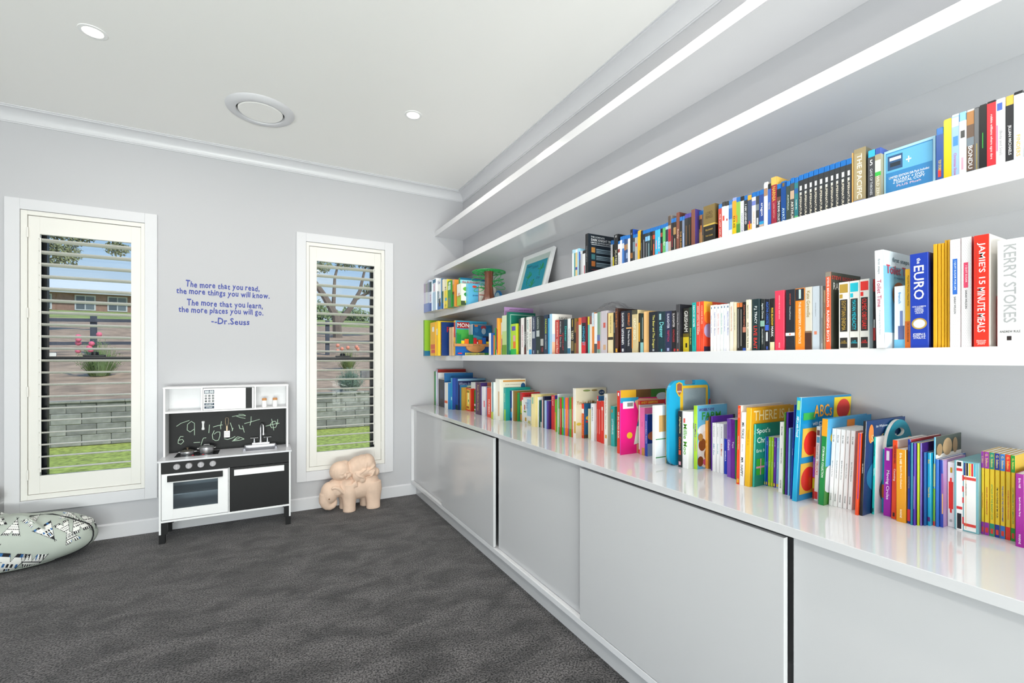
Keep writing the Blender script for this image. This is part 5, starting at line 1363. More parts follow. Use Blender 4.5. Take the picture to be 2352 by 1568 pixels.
('M', 'pb', 'book', 'book', 1.56, 2.2586, 0.0427, 0.125, 0.2048, 0.0, 'b8332c', 'red paperback with cream script on the lower shelf', None, {'txt': [('JOHN IRVING', 'e8d0c0', 0.5, 0.94, 0.4, 'd'), ('Until I Find', 'f0e0d0', 0.04, 0.44, 0.5, 'd')]}),
('M', 'pb', 'book', 'book', 1.56, 2.2312, 0.0262, 0.125, 0.2043, 0.0, '1c1f28', 'black paperback with white title on the lower shelf', None, {'bands': [(0.52, 0.55, 'd84038')], 'txt': [('MICHAEL CONNELLY', 'e8e8e8', 0.58, 0.95, 0.5, 'd'), ('The Drop', 'e0e0e0', 0.2, 0.5, 0.45, 'd')]}),
('M', 'pb', 'book', 'book', 1.56, 2.2084, 0.0217, 0.125, 0.2043, 0.0, '23242e', 'black paperback with red title on the lower shelf', None, {'txt': [('VICTIM LIST', 'd83a3c', 0.1, 0.62, 0.45, 'd')]}),
('M', 'pb', 'book', 'book', 1.56, 2.1744, 0.0329, 0.125, 0.2021, 0.0, '123a44', 'dark teal paperback with turquoise title on the lower shelf', None, {'txt': [('Deaver', '30c0b8', 0.36, 0.8, 0.55, 'd')]}),
('M', 'pb', 'book', 'book', 1.56, 2.1438, 0.0296, 0.125, 0.2041, 0.0, 'e6e8ea', 'white paperback with a teal diamond at the foot on the lower shelf', None, {'bands': [(0.0, 0.16, '1f6a8a')], 'txt': [('The Unexpected Guest', '5a6470', 0.2, 0.72, 0.4, 'd')]}),
('M', 'pb', 'book', 'book', 1.56, 2.1095, 0.0326, 0.125, 0.203, 0.0, '1d1b16', 'black paperback with gold key and cream title on the lower shelf', None, {'bands': [(0.76, 0.97, 'c8a848', 0.4, 0.6), (0.08, 0.36, '7a6c44', 0.15, 0.85)], 'txt': [('YARD', 'e8e0b8', 0.4, 0.66, 0.65, 'd')]}),
('M', 'pb', 'book', 'book', 1.56, 2.0926, 0.0158, 0.125, 0.2016, 0.0, '7a6024', 'slim gold and brown paperback on the lower shelf', None, {'bands': [(0.3, 0.6, '1c1814')]}),
('M', 'pb', 'book', 'book', 1.56, 2.0685, 0.023, 0.125, 0.1824, 0.0, '8a4838', 'rust coloured paperback on the lower shelf', None, {}),
('M', 'pb', 'book', 'book', 1.56, 2.0416, 0.0259, 0.125, 0.2018, 0.0, 'cfe4d4', 'mint paperback with orange flowers at the top on the lower shelf', None, {'bands': [(0.8, 1, 'e0603c')]}),
('M', 'hb', 'book', 'book', 1.56, 2.0028, 0.0376, 0.104, 0.2029, 0.0, '1c1d28', 'dark thriller with red foot and cyan title on the lower shelf', None, {'cov': '6a1f2c', 'bands': [(0.0, 0.32, 'd02430'), (0.84, 1, '9a2434')], 'txt': [('HYPNOTIST', '38b4dc', 0.22, 0.74, 0.5, 'd')]}),
('M', 'pb', 'book', 'book', 1.57, 1.9816, 0.0156, 0.125, 0.2026, 0.0, '58b8b0', 'slim turquoise paperback with yellow head on the lower shelf', None, {'bands': [(0.78, 1, 'd8c83c')]}),
('M', 'pb', 'book', 'book', 1.57, 1.9624, 0.0181, 0.125, 0.2048, 0.0, 'e4d8cc', 'slim cream paperback with painted head on the lower shelf', None, {'bands': [(0.78, 1, '8a5a4c')]}),
('M', 'pb', 'book', 'book', 1.57, 1.9419, 0.0194, 0.125, 0.2213, 0.0, 'd8843c', 'orange paperback with pale blue head on the lower shelf', None, {'bands': [(0.66, 1, 'b8ccdc')], 'txt': [('PLUS', 'e8e4dc', 0.62, 0.9, 0.5, 'd')]}),
('M', 'pb', 'book', 'book', 1.57, 1.9173, 0.0235, 0.125, 0.215, 0.0, 'e2e6e8', 'white paperback with black figure at the foot on the lower shelf', None, {'bands': [(0.0, 0.24, '4a5054')]}),
('M', 'pb', 'book', 'book', 1.57, 1.888, 0.0282, 0.125, 0.2197, 0.0, '7a9a84', 'green and red illustrated paperback on the lower shelf', None, {'bands': [(0.1, 0.3, 'c04c38'), (0.3, 0.45, '5a6a9a'), (0, 1, 'd0ccc8', 0.86, 1)]}),
('M', 'pb', 'book', 'book', 1.57, 1.8365, 0.0501, 0.14, 0.2226, 0.0, 'c4bcc4', 'pale lilac grey patterned paperback on the lower shelf', None, {'bands': [(0.6, 0.72, 'c85a50', 0.4, 0.75), (0.08, 0.2, 'c8a07a', 0.4, 0.8), (0, 1, 'd8d4d6', 0.9, 1)]}),
('M', 'pb', 'book', 'book', 1.565, 1.8241, 0.0055, 0.125, 0.2065, 0.0, '7a4c30', 'very slim brown paperback on the lower shelf', None, {}),
('M', 'pb', 'book', 'book', 1.565, 1.7839, 0.0391, 0.125, 0.206, 0.0, 'ecd592', 'thick cream and yellow paperback with torn motif on the lower shelf', None, {'bands': [(0.33, 0.4, '3a3428', 0.0, 1), (0, 0.33, 'e4d4ac')], 'txt': [('THE SECRET DEATHS', '9a8a50', 0.5, 0.94, 0.4, 'd')]}),
('M', 'pb', 'book', 'book', 1.56, 1.7639, 0.013, 0.125, 0.2042, 0.0, '1b1b1d', 'slim black paperback with white word on the lower shelf', None, {'bands': [(0.5, 0.76, 'a0a0a0', 0.3, 0.6)]}),
('M', 'hb', 'book', 'book', 1.55, 1.7327, 0.0196, 0.1738, 0.2235, 0.0, '4a2418', 'tall dark brown hardback with orange script on the lower shelf', None, {'cov': '2c1812', 'bands': [(0.02, 0.1, 'e0a428', 0.2, 0.8)], 'txt': [('Lost Dark', 'd8823c', 0.56, 0.92, 0.5, 'd')]}),
('M', 'pb', 'book', 'book', 1.565, 1.7249, 0.0067, 0.125, 0.1978, 0.0, '8a2c24', 'slim brick red paperback on the lower shelf', None, {}),
('M', 'pb', 'book', 'book', 1.56, 1.6916, 0.0322, 0.125, 0.2062, 0.0, '1c2034', 'navy thriller with white capitals and lower case title on the lower shelf', None, {'bands': [(0.03, 0.1, 'd8d8dc', 0.3, 0.7)], 'txt': [('SLAUGHTER', 'f0f0f0', 0.62, 0.96, 0.6, 'd'), ('unseen', 'e4e4e8', 0.2, 0.58, 0.5, 'd')]}),
('M', 'pb', 'book', 'book', 1.56, 1.6866, 0.0039, 0.125, 0.2028, 0.0, '14151c', 'very slim black paperback in the thrillers on the lower shelf', None, {}),
('M', 'pb', 'book', 'book', 1.56, 1.6455, 0.04, 0.125, 0.2057, 0.0, '171b28', 'thick dark thriller with orange name and white title on the lower shelf', None, {'bands': [(0.57, 0.6, 'e8b070', 0.05, 0.95)], 'txt': [('CONNELLY', 'e8803c', 0.64, 0.94, 0.55, 'd'), ('The Brass Verdict', 'e8e8ea', 0.16, 0.54, 0.4, 'd')]}),
('M', 'pb', 'book', 'book', 1.56, 1.6069, 0.0375, 0.125, 0.2041, 0.0, 'cbb98c', 'cream thriller with flames down one edge on the lower shelf', None, {'bands': [(0.9, 1, '4a4838'), (0.1, 0.6, 'e08a2a', 0, 0.16)], 'txt': [('KATHY REICHS', 'f4ecd4', 0.3, 0.8, 0.5, 'd')]}),
('M', 'pb', 'book', 'book', 1.565, 1.594, 0.0118, 0.125, 0.1868, 0.0, '2a2014', 'black paperback with golden flames on the lower shelf', None, {'bands': [(0.28, 0.76, 'd89a28', 0.1, 0.8)]}),
('M', 'pb', 'book', 'book', 1.565, 1.5731, 0.0198, 0.125, 0.1836, 0.0, '16302c', 'dark green paperback with a seascape foot on the lower shelf', None, {'bands': [(0.0, 0.26, '8ac0c0'), (0.35, 0.9, 'a8b4b0', 0.62, 0.8)]}),
('M', 'pb', 'book', 'book', 1.56, 1.536, 0.0316, 0.125, 0.1909, 0.0, 'd8a868', 'book shelved with tan page edges outward on the lower shelf', None, {'bands': [(0, 1, 'e8bc80', 0.1, 0.62)]}),
('M', 'pb', 'book', 'book', 1.555, 1.4742, 0.0552, 0.125, 0.1845, 0.0, '161d2a', 'very thick dark navy thriller with yellow title on the lower shelf', None, {'bands': [(0.03, 0.08, 'a8acb4', 0.4, 0.6)], 'txt': [('The Bear and The Dragon', 'e0d870', 0.1, 0.92, 0.3, 'd')]}),
('M', 'pb', 'book', 'book', 1.555, 1.4336, 0.0395, 0.125, 0.1809, 0.0, '10303a', 'thick dark teal thriller with white and turquoise title on the lower shelf', None, {'bands': [(0.02, 0.08, '5ab0b4', 0.4, 0.6), (0.8, 0.95, '9ac0c8', 0.15, 0.45)], 'txt': [('Deaver', '7cd4d8', 0.36, 0.74, 0.6, 'd')]}),
('M', 'pb', 'book', 'book', 1.555, 1.398, 0.0345, 0.125, 0.1797, 0.0, '242c4e', 'thick navy and violet thriller with red title on the lower shelf', None, {'bands': [(0.03, 0.1, 'a0a8d0', 0.3, 0.65)], 'txt': [('SLAUGHTER', 'dcdcea', 0.58, 0.94, 0.5, 'd'), ('TRIPTYCH', 'c04060', 0.26, 0.54, 0.4, 'd')]}),
('M', 'pb', 'book', 'book', 1.555, 1.3742, 0.0226, 0.125, 0.1784, 0.0, '201c20', 'black thriller with red title and red dot on the lower shelf', None, {'bands': [(0.02, 0.08, 'c83038', 0.5, 0.95)], 'txt': [('SLAUGHTER', 'e8e4e4', 0.6, 0.94, 0.5, 'd'), ('FAITHLESS', 'c83840', 0.24, 0.54, 0.45, 'd')]}),
('M', 'hb', 'book', 'book', 1.54, 1.3401, 0.0203, 0.12, 0.2014, 0.0, '3f3e42', 'grey and black tall paperback with red foot mark on the lower shelf', None, {'cov': '1c1b22', 'bands': [(0.02, 0.06, 'd85a3c', 0.3, 0.7)], 'txt': [('Climbing Mount Improbable', 'd0ccd0', 0.1, 0.92, 0.35, 'd')]}),
('M', 'pb', 'book', 'book', 1.56, 1.3091, 0.03, 0.125, 0.1833, 0.0, '2b2a24', 'thick black and yellow thriller with white capitals on the lower shelf', None, {'bands': [(0, 0.34, 'd8c028'), (0.34, 0.42, '6a5c20'), (0.1, 0.2, '2a2410', 0.4, 0.7)], 'txt': [('GRISHAM', 'f2f0ea', 0.46, 0.94, 0.6, 'd')]}),
('M', 'pb', 'book', 'book', 1.56, 1.2949, 0.013, 0.125, 0.1851, 0.0, '24503c', 'green paperback with yellow lettering on the lower shelf', None, {'txt': [('DEAD RUN', 'e4e084', 0.1, 0.6, 0.5, 'd')]}),
('M', 'pb', 'book', 'book', 1.545, 1.2621, 0.0201, 0.125, 0.2009, 0.0, '11a09c', 'turquoise paperback with white title on the lower shelf', None, {'txt': [('DEATH BY WATER', 'eef8f6', 0.5, 0.94, 0.4, 'd'), ('KERRY GREENWOOD', '0c7c7a', 0.12, 0.46, 0.35, 'd')]}),
('M', 'pb', 'book', 'book', 1.545, 1.2433, 0.0177, 0.125, 0.2013, 0.0, 'dc4434', 'red paperback with white title on the lower shelf', None, {'bands': [(0.4, 1, 'f0c8c0', 0.9, 1)], 'txt': [('AWAY WITH THE FAIRIES', 'f8e8e0', 0.34, 0.92, 0.35, 'd')]}),
('M', 'pb', 'book', 'book', 1.545, 1.2246, 0.0176, 0.1482, 0.2013, 0.0, 'e84a28', 'orange red paperback with painted cover on the lower shelf', None, {'cov': 'd8482c', 'txt': [('COCAINE BLUES', 'f8c8a8', 0.55, 0.92, 0.35, 'd'), ('KERRY', 'c83820', 0.2, 0.5, 0.35, 'd')], 'art': [('r', 0, 0.34, 0.72, 1, 'e0a830'), ('t', 'COCAINE BLUES', 'f0c878', 0.45, 0.93, 0.7, 0.05), ('e', 0.16, 0.68, 0.16, 0.12, 'e87828'), ('e', 0.2, 0.42, 0.2, 0.14, 'a89ac0'), ('r', 0, 0.3, 0, 0.1, '2a2c48')]}),
('M', 'pb', 'book', 'book', 1.6, 1.2103, 0.0132, 0.11, 0.1893, 0.0, 'e06a28', 'orange paperback with white panel on the lower shelf', None, {'bands': [(0.28, 0.62, 'f0e8e0', 0.8, 1)]}),
('M', 'pb', 'book', 'book', 1.55, 1.1869, 0.0116, 0.125, 0.1811, 0.0, 'efefec', 'first of six matching white mystery paperbacks counting from the orange ones', 'matching white mystery paperbacks', {'bands': [(0.92, 0.96, '5a7a98', 0.35, 0.65)], 'txt': [('Agatha Christie  Mystery', '7a90c8', 0.28, 0.9, 0.38, 'd')]}),
('M', 'pb', 'book', 'book', 1.55, 1.1704, 0.0154, 0.125, 0.1817, 0.0, 'f2f0ee', 'second of six matching white mystery paperbacks counting from the orange ones', 'matching white mystery paperbacks', {'bands': [(0.92, 0.96, '5a7a98', 0.35, 0.65)], 'txt': [('Agatha Christie  Mystery', '6a7ab8', 0.28, 0.9, 0.38, 'd')]}),
('M', 'pb', 'book', 'book', 1.55, 1.1557, 0.0136, 0.125, 0.1802, 0.0, 'f0eef0', 'third of six matching white mystery paperbacks counting from the orange ones', 'matching white mystery paperbacks', {'bands': [(0.92, 0.96, '5a7a98', 0.35, 0.65)], 'txt': [('Agatha Christie  Mystery', 'd88080', 0.28, 0.9, 0.38, 'd')]}),
('M', 'pb', 'book', 'book', 1.55, 1.141, 0.0136, 0.125, 0.1807, 0.0, 'e6eae8', 'fourth of six matching white mystery paperbacks counting from the orange ones', 'matching white mystery paperbacks', {'bands': [(0.92, 0.96, '5a7a98', 0.35, 0.65)], 'txt': [('Agatha Christie  Mystery', '7ab0b0', 0.28, 0.9, 0.38, 'd')]}),
('M', 'pb', 'book', 'book', 1.55, 1.1296, 0.0103, 0.125, 0.1804, 0.0, 'e4e6f0', 'fifth of six matching white mystery paperbacks counting from the orange ones', 'matching white mystery paperbacks', {'bands': [(0.92, 0.96, '5a7a98', 0.35, 0.65)], 'txt': [('Agatha Christie  Mystery', '7a80c0', 0.28, 0.9, 0.38, 'd')]}),
('M', 'pb', 'book', 'book', 1.55, 1.1134, 0.0152, 0.125, 0.1801, 0.0, 'f0f0f2', 'sixth of six matching white mystery paperbacks counting from the orange ones', 'matching white mystery paperbacks', {'bands': [(0.92, 0.96, '5a7a98', 0.35, 0.65)], 'txt': [('Agatha Christie  Mystery', '7080c8', 0.28, 0.9, 0.38, 'd')]}),
('M', 'pb', 'book', 'book', 1.545, 1.0955, 0.0138, 0.125, 0.1844, 0.0, 'ede6d4', 'cream mystery paperback with red title on the lower shelf', None, {'txt': [('Agatha Christie Five Little Pigs', 'c86a50', 0.4, 0.92, 0.35, 'd')]}),
('M', 'pb', 'book', 'book', 1.545, 1.084, 0.0104, 0.125, 0.1822, 0.0, 'e4d8ba', 'aged cream mystery paperback on the lower shelf', None, {'txt': [('Agatha Christie The Murder', '6a7078', 0.3, 0.92, 0.35, 'd')]}),
('M', 'pb', 'book', 'book', 1.55, 1.0734, 0.0095, 0.125, 0.1784, 0.0, '1f1c1a', 'black paperback with orange head and white lettering on the lower shelf', None, {'bands': [(0.91, 1, 'e88038'), (0.06, 0.88, 'a0a09c', 0.4, 0.65)]}),
('M', 'pb', 'book', 'book', 1.55, 1.0609, 0.0114, 0.125, 0.1785, 0.0, '1a1816', 'second black paperback with orange head on the lower shelf', None, {'bands': [(0.91, 1, 'e07a3c'), (0.1, 0.86, '8c8a86', 0.35, 0.7)]}),
('M', 'pb', 'book', 'book', 1.55, 1.0476, 0.0122, 0.125, 0.179, 0.0, '161618', 'black mystery paperback with salmon lettering on the lower shelf', None, {'bands': [(0.38, 0.49, 'e8957a'), (0, 0.06, '2a58b8')], 'txt': [('AGATHA CHRISTIE', 'e88868', 0.5, 0.95, 0.45, 'd')]}),
('M', 'pb', 'book', 'book', 1.53, 1.0193, 0.0144, 0.125, 0.1834, 0.0, 'e8dfc6', 'tall ivory paperback with black title on the lower shelf', None, {'txt': [('EVIL UNDER THE SUN', '4a443a', 0.06, 0.55, 0.4, 'd'), ('Agatha Christie', '4a443a', 0.58, 0.95, 0.35, 'd')]}),
('M', 'hb', 'book', 'book', 1.54, 0.99, 0.0282, 0.13, 0.1839, 0.0, '172f34', 'thick dark teal thriller with red and white title on the lower shelf', None, {'txt': [('P.J. TRACY', 'e8eef0', 0.52, 0.86, 0.42, 'd'), ('LIVE BAIT', 'dc3a30', 0.03, 0.48, 0.45, 'd')]}),
('M', 'pb', 'book', 'book', 1.545, 0.9733, 0.0157, 0.125, 0.1812, 0.0, '1c2424', 'black mystery paperback with white script on the lower shelf', None, {'bands': [(0.47, 0.58, '8ab4a4')], 'txt': [('Agatha Christie', 'e8ecea', 0.62, 0.92, 0.5, 'd'), ('HALLOWEEN PARTY', 'c8ccca', 0.12, 0.42, 0.3, 'd')]}),
('M', 'pb', 'book', 'book', 1.545, 0.9548, 0.0173, 0.125, 0.179, 0.0, '141722', 'black mystery paperback with blue lettering on the lower shelf', None, {'bands': [(0.39, 0.5, '3a62c8', 0.05, 0.8), (0.18, 0.36, 'c8ccd0', 0.2, 0.6), (0.02, 0.08, '3a5ab8', 0.3, 0.6)], 'txt': [('AGATHA CHRISTIE', '3f6fd0', 0.52, 0.95, 0.5, 'd')]}),
('M', 'pb', 'book', 'book', 1.545, 0.9384, 0.0153, 0.125, 0.1795, 0.0, '1e1614', 'black paperback with yellow and white capitals on the lower shelf', None, {'bands': [(0, 0.16, 'ecdcb0')], 'txt': [('MARK BILLINGHAM', 'e8c034', 0.48, 0.82, 0.5, 'd'), ('MARK', 'e8e8e4', 0.26, 0.46, 0.5, 'd')]}),
('M', 'pb', 'book', 'book', 1.545, 0.9053, 0.032, 0.125, 0.2036, 0.0, 'f03a58', 'thick bright pink classic paperback on the lower shelf', None, {'txt': [('HERMAN MELVILLE  MOBY-DICK', 'f8c8cc', 0.52, 0.92, 0.12, 'd'), ('VINTAGE', 'fbe0e0', 0.04, 0.13, 0.14, 'd')]}),
('M', 'pb', 'book', 'book', 1.555, 0.9012, 0.003, 0.125, 0.2044, 0.0, 'e4e4e4', 'very slim white paperback with black strokes on the lower shelf', None, {'bands': [(0.3, 0.66, '3a3a3a', 0.2, 0.6)]}),
('M', 'pb', 'book', 'book', 1.545, 0.8701, 0.03, 0.125, 0.2026, 0.0, '20242e', 'thick black classic paperback with white belt on the lower shelf', None, {'bands': [(0.235, 0.285, 'f0f0f0'), (0.245, 0.275, 'd8704a', 0.4, 0.55)], 'txt': [('DOSTOEVSKY', 'd85a3c', 0.74, 0.93, 0.12, 'd'), ('Crime and Punishment', 'e4e4e6', 0.5, 0.72, 0.12, 'd')]}),
('M', 'pb', 'book', 'book', 1.545, 0.8389, 0.0301, 0.125, 0.2024, 0.0, 'ef8418', 'orange paperback with a dancer at the head on the lower shelf', None, {'bands': [(0.8, 0.99, '23262e', 0.05, 0.95), (0.83, 0.98, 'c0d8d4', 0.4, 0.62)], 'txt': [("THE BEEKEEPER'S APPRENTICE", 'f8e8c8', 0.1, 0.78, 0.26, 'd')]}),
('M', 'pb', 'book', 'book', 1.545, 0.8166, 0.0212, 0.125, 0.2027, 0.0, 'd6d0c2', 'stone coloured paperback with gold serif name on the lower shelf', None, {'bands': [(0, 0.27, '4a2c22'), (0.27, 0.3, '8a6a50')], 'txt': [('Kate Grenville', 'a8905a', 0.52, 0.94, 0.5, 'd')]}),
('M', 'pb', 'book', 'book', 1.545, 0.7955, 0.0199, 0.125, 0.2022, 0.0, 'c3ccd6', 'pale grey classic paperback with orange oval on the lower shelf', None, {'bands': [(0.24, 0.29, 'd88060', 0.3, 0.7)], 'txt': [('Nineteen Eighty-Four', '7a8490', 0.4, 0.86, 0.16, 'd')]}),
('M', 'pb', 'book', 'book', 1.555, 0.7905, 0.0039, 0.125, 0.202, 0.0, 'e4e2e0', 'white photographic paperback on the lower shelf', None, {'bands': [(0.1, 0.5, 'b0aca8', 0.4, 1)]}),
('M', 'pb', 'book', 'book', 1.56, 0.7842, 0.0053, 0.125, 0.1879, 0.0, 'ecc79c', 'peach paperback with blue lettering on the lower shelf', None, {'txt': [('Colleen McCullough', '3a5aa0', 0.46, 0.94, 0.5, 'd')]}),
('M', 'pb', 'book', 'book', 1.535, 0.7565, 0.0147, 0.1804, 0.2395, 0.0, 'e8582c', 'tall orange parenting paperback with white capitals on the lower shelf', None, {'cov': '474a40', 'bands': [(0.94, 1, '8a8478')], 'txt': [("STEVE BIDDULPH'S", 'f4f0ec', 0.55, 0.93, 0.42, 'd'), ('RAISING BOYS', 'f4f0ec', 0.08, 0.52, 0.5, 'd')], 'art': [('t', "STEVE BIDDULPH'S", 'cc3c34', 0.5, 0.93, 0.95, 0.05), ('t', 'RAISING', 'e4e4de', 0.32, 0.82, 0.5, 0.09)]}),
('M', 'pb', 'book', 'book', 1.6, 0.7505, 0.005, 0.1, 0.1927, 0.0, '24221f', 'slim dark military paperback on the lower shelf', None, {'bands': [(0.75, 0.99, '8a9a5c'), (0.4, 0.7, '3a342c')]}),
('M', 'pb', 'book', 'book', 1.6, 0.7447, 0.0047, 0.1, 0.1602, 0.0, '4a5a34', 'short leafy green paperback on the lower shelf', None, {'bands': [(0, 0.3, '23241e')]}),
('M', 'pb', 'book', 'book', 1.54, 0.7093, 0.0275, 0.125, 0.2026, 0.0, 'ece9e2', 'white mystery paperback with gold badge and black cartouche on the lower shelf', 'white mystery trilogy', {'bands': [(0.84, 0.97, 'b8963c', 0.1, 0.9), (0.26, 0.74, '2c2a28', 0.14, 0.86), (0.02, 0.17, '2a2826', 0.14, 0.86), (0.76, 0.82, 'b8963c', 0.1, 0.4)], 'txt': [('EGYPTIAN ENIGMA', 'b8963c', 0.28, 0.72, 0.5, 'd'), ('L.J.M.\nOWEN', 'b8963c', 0.08, 0.13, 0.6, 'h')]}),
('M', 'pb', 'book', 'book', 1.54, 0.6826, 0.0256, 0.125, 0.2026, 0.0, 'ece9e2', 'white mystery paperback with cyan badge and black cartouche on the lower shelf', 'white mystery trilogy', {'bands': [(0.84, 0.97, '1cc0d4', 0.1, 0.9), (0.26, 0.74, '2c2a28', 0.14, 0.86), (0.02, 0.17, '2a2826', 0.14, 0.86), (0.76, 0.82, '1cc0d4', 0.1, 0.4)], 'txt': [('MAYAN MENDACITY', '1cc0d4', 0.28, 0.72, 0.5, 'd'), ('L.J.M.\nOWEN', '1cc0d4', 0.08, 0.13, 0.6, 'h')]}),
('M', 'pb', 'book', 'book', 1.54, 0.6569, 0.0246, 0.125, 0.2036, 0.0, 'ece9e2', 'white mystery paperback with red badge and black cartouche on the lower shelf', 'white mystery trilogy', {'bands': [(0.84, 0.97, 'e8302a', 0.1, 0.9), (0.26, 0.74, '2c2a28', 0.14, 0.86), (0.02, 0.17, '2a2826', 0.14, 0.86), (0.76, 0.82, 'e8302a', 0.1, 0.4)], 'txt': [('OLMEC OBITUARY', 'e8302a', 0.28, 0.72, 0.5, 'd'), ('L.J.M.\nOWEN', 'e8302a', 0.08, 0.13, 0.6, 'h')]}),
('M', 'pb', 'book', 'book', 1.56, 0.6503, 0.0055, 0.125, 0.2028, 0.0, '2a1f20', 'black and red crime paperback on the lower shelf', None, {'bands': [(0.82, 1, 'c02c2c'), (0.12, 0.3, 'c83838'), (0.3, 0.42, 'd0c8c4', 0.2, 0.8)]}),
('M', 'pb', 'book', 'book', 1.505, 0.6061, 0.0194, 0.168, 0.2734, -0.0157, 'f0f1f3', 'tall white toilet training book with blue cover on the lower shelf', None, {'cov': '78b4d0', 'txt': [('first steps', '7a8a94', 0.72, 0.95, 0.35, 'd'), ('Toilet Time', 'b03a60', 0.42, 0.7, 0.5, 'd'), ('A training kit for boys', '9aa4b0', 0.13, 0.4, 0.25, 'd')], 'art': [('r', 0, 1, 0.84, 1, 'cfdde6'), ('t', 'first steps', '4a6a78', 0.62, 0.91, 0.7, 0.06), ('t', 'Toilet Time', 'b82f4c', 0.6, 0.81, 1.0, 0.09), ('t', 'A training kit', '3a7aa8', 0.6, 0.73, 0.6, 0.035), ('e', 0.55, 0.55, 0.25, 0.14, 'a8642c'), ('r', 0, 1, 0, 0.16, 'dfe6ec'), ('e', 0.6, 0.4, 0.2, 0.14, 'e8eef2'), ('r', 0.4, 0.62, 0.17, 0.28, 'c8404a')]}),
('M', 'pb', 'book', 'book', 1.545, 0.5746, 0.0251, 0.11, 0.1719, 0.0, 'eff1f4', 'small white bilingual dictionary with tower photo on the lower shelf', None, {'bands': [(0.0, 0.14, '6ab4d8'), (0.14, 0.6, '7a86b4', 0.52, 0.78), (0.14, 0.36, '5a6494', 0.36, 0.92)], 'txt': [('french', '2a90c8', 0.66, 0.96, 0.24, 'd')]}),
('M', 'pb', 'book', 'book', 1.54, 0.5603, 0.0131, 0.125, 0.2152, 0.0, 'f0b41c', 'yellow and orange parenting paperback on the lower shelf', None, {'bands': [(0, 0.34, 'e4701c')], 'txt': [('Peaceful Parent, Happy Kids', '7a5a1c', 0.5, 0.95, 0.35, 'd'), ('DR LAURA MARKHAM', '8a3c10', 0.08, 0.32, 0.3, 'd')]}),
('M', 'hb', 'book', 'book', 1.53, 0.5197, 0.0384, 0.128, 0.2513, -0.0056, '1238a8', 'thick royal blue hardback about currency on the lower shelf', None, {'cov': '1a2a78', 'txt': [('the', 'e8ecf4', 0.89, 0.95, 0.22, 'd'), ('EURO', 'f0f2f8', 0.51, 0.87, 0.56, 'd'), ('HOW A COMMON\nCURRENCY\nTHREATENS\nTHE FUTURE\nof EUROPE', 'e4e8f2', 0.345, 0.46, 0.74, 'h'), ('JOSEPH E.\nSTIGLITZ', 'eef0f6', 0.09, 0.16, 0.7, 'h')], 'coin': 1}),
('M', 'pb', 'book', 'book', 1.535, 0.5045, 0.008, 0.165, 0.2693, 0.0, 'e2ab10', 'yellow geography magazine, first of five on the lower shelf', 'yellow geography magazines', {}),
('M', 'pb', 'book', 'book', 1.535, 0.4971, 0.0063, 0.165, 0.2689, 0.0, 'dfa60c', 'yellow geography magazine, second of five on the lower shelf', 'yellow geography magazines', {}),
('M', 'pb', 'book', 'book', 1.535, 0.4907, 0.0053, 0.165, 0.2686, 0.0, 'e4ae14', 'yellow geography magazine, third of five on the lower shelf', 'yellow geography magazines', {}),
('M', 'pb', 'book', 'book', 1.535, 0.4852, 0.0044, 0.175, 0.2748, 0.0, 'e6b018', 'tall yellow geography magazine, fourth of five on the lower shelf', 'yellow geography magazines', {}),
('M', 'pb', 'book', 'book', 1.535, 0.4799, 0.0042, 0.175, 0.2746, 0.0, 'e2aa10', 'tall yellow geography magazine, fifth of five on the lower shelf', 'yellow geography magazines', {}),
('M', 'pb', 'book', 'book', 1.525, 0.4564, 0.0201, 0.2, 0.2707, 0.0, 'eceaec', 'white dotted cookbook with blue ribbon title on the lower shelf', None, {'bands': [(0.49, 0.82, '2c6cc8', 0.28, 0.72)], 'txt': [('I QUIT SUGAR FOR LIFE', 'dce8f8', 0.53, 0.8, 0.2, 'd'), ('SARAH WILSON', '3a3a40', 0.31, 0.47, 0.2, 'd')], 'dots': 1}),
('M', 'pb', 'book', 'book', 1.525, 0.4364, 0.0188, 0.2, 0.2716, 0.0, 'eeecee', 'white dotted cookbook with pink ribbon title on the lower shelf', None, {'cov': 'c02c2c', 'bands': [(0.54, 0.77, 'e0486c', 0.26, 0.7)], 'txt': [('I QUIT SUGAR', 'fbe4ea', 0.58, 0.75, 0.2, 'd'), ('SARAH WILSON', '3a3a40', 0.35, 0.52, 0.2, 'd')], 'dots': 1}),
('M', 'hb', 'book', 'book', 1.515, 0.4026, 0.027, 0.21, 0.2688, 0.0, 'f02a12', 'thick red cookbook with white capitals on the lower shelf', None, {'cov': 'f0ece6', 'bands': [(0.16, 0.94, '9a3a2c', 0.16, 0.2)], 'txt': [("JAMIE'S 15", 'f0eae8', 0.55, 0.94, 0.55, 'd'), ('MINUTE MEALS', 'f2eeec', 0.13, 0.53, 0.5, 'd'), ('PENGUIN\nMICHAEL\nJOSEPH', 'f8d8d0', 0.015, 0.06, 0.6, 'h')]}),
('M', 'pb', 'book', 'book', 1.56, 0.398, 0.0035, 0.1, 0.1223, 0.0, 'dc2a20', 'short red paperback half hidden by the big hardbacks on the lower shelf', None, {}),
('M', 'hb', 'book', 'book', 1.515, 0.3473, 0.0418, 0.2, 0.2477, 0.0, 'efefef', 'very thick white biography with silver capitals on the lower shelf', None, {'bands': [(0.055, 0.095, '2a1c1c', 0.38, 0.56)], 'txt': [('KERRY STOKES', 'a9aaac', 0.22, 0.95, 0.5, 'd'), ('ANDREW RULE', '3a3436', 0.125, 0.15, 0.8, 'h')]}),
('C', 'bb', 'board_book', 'book', 1.5101, 4.3425, 0.0535, 0.2, 0.3354, 0.0, '16904f', 'tall green board book with red fastening dots on the worktop', None, {'cov': 'e0e4e8', 'bands': [(0.0, 1, 'c8a880', 0, 0.16), (0.06, 0.1, '6a1c1c', 0.72, 0.98), (0.88, 0.93, '6a1c1c', 0.72, 0.98)]}),
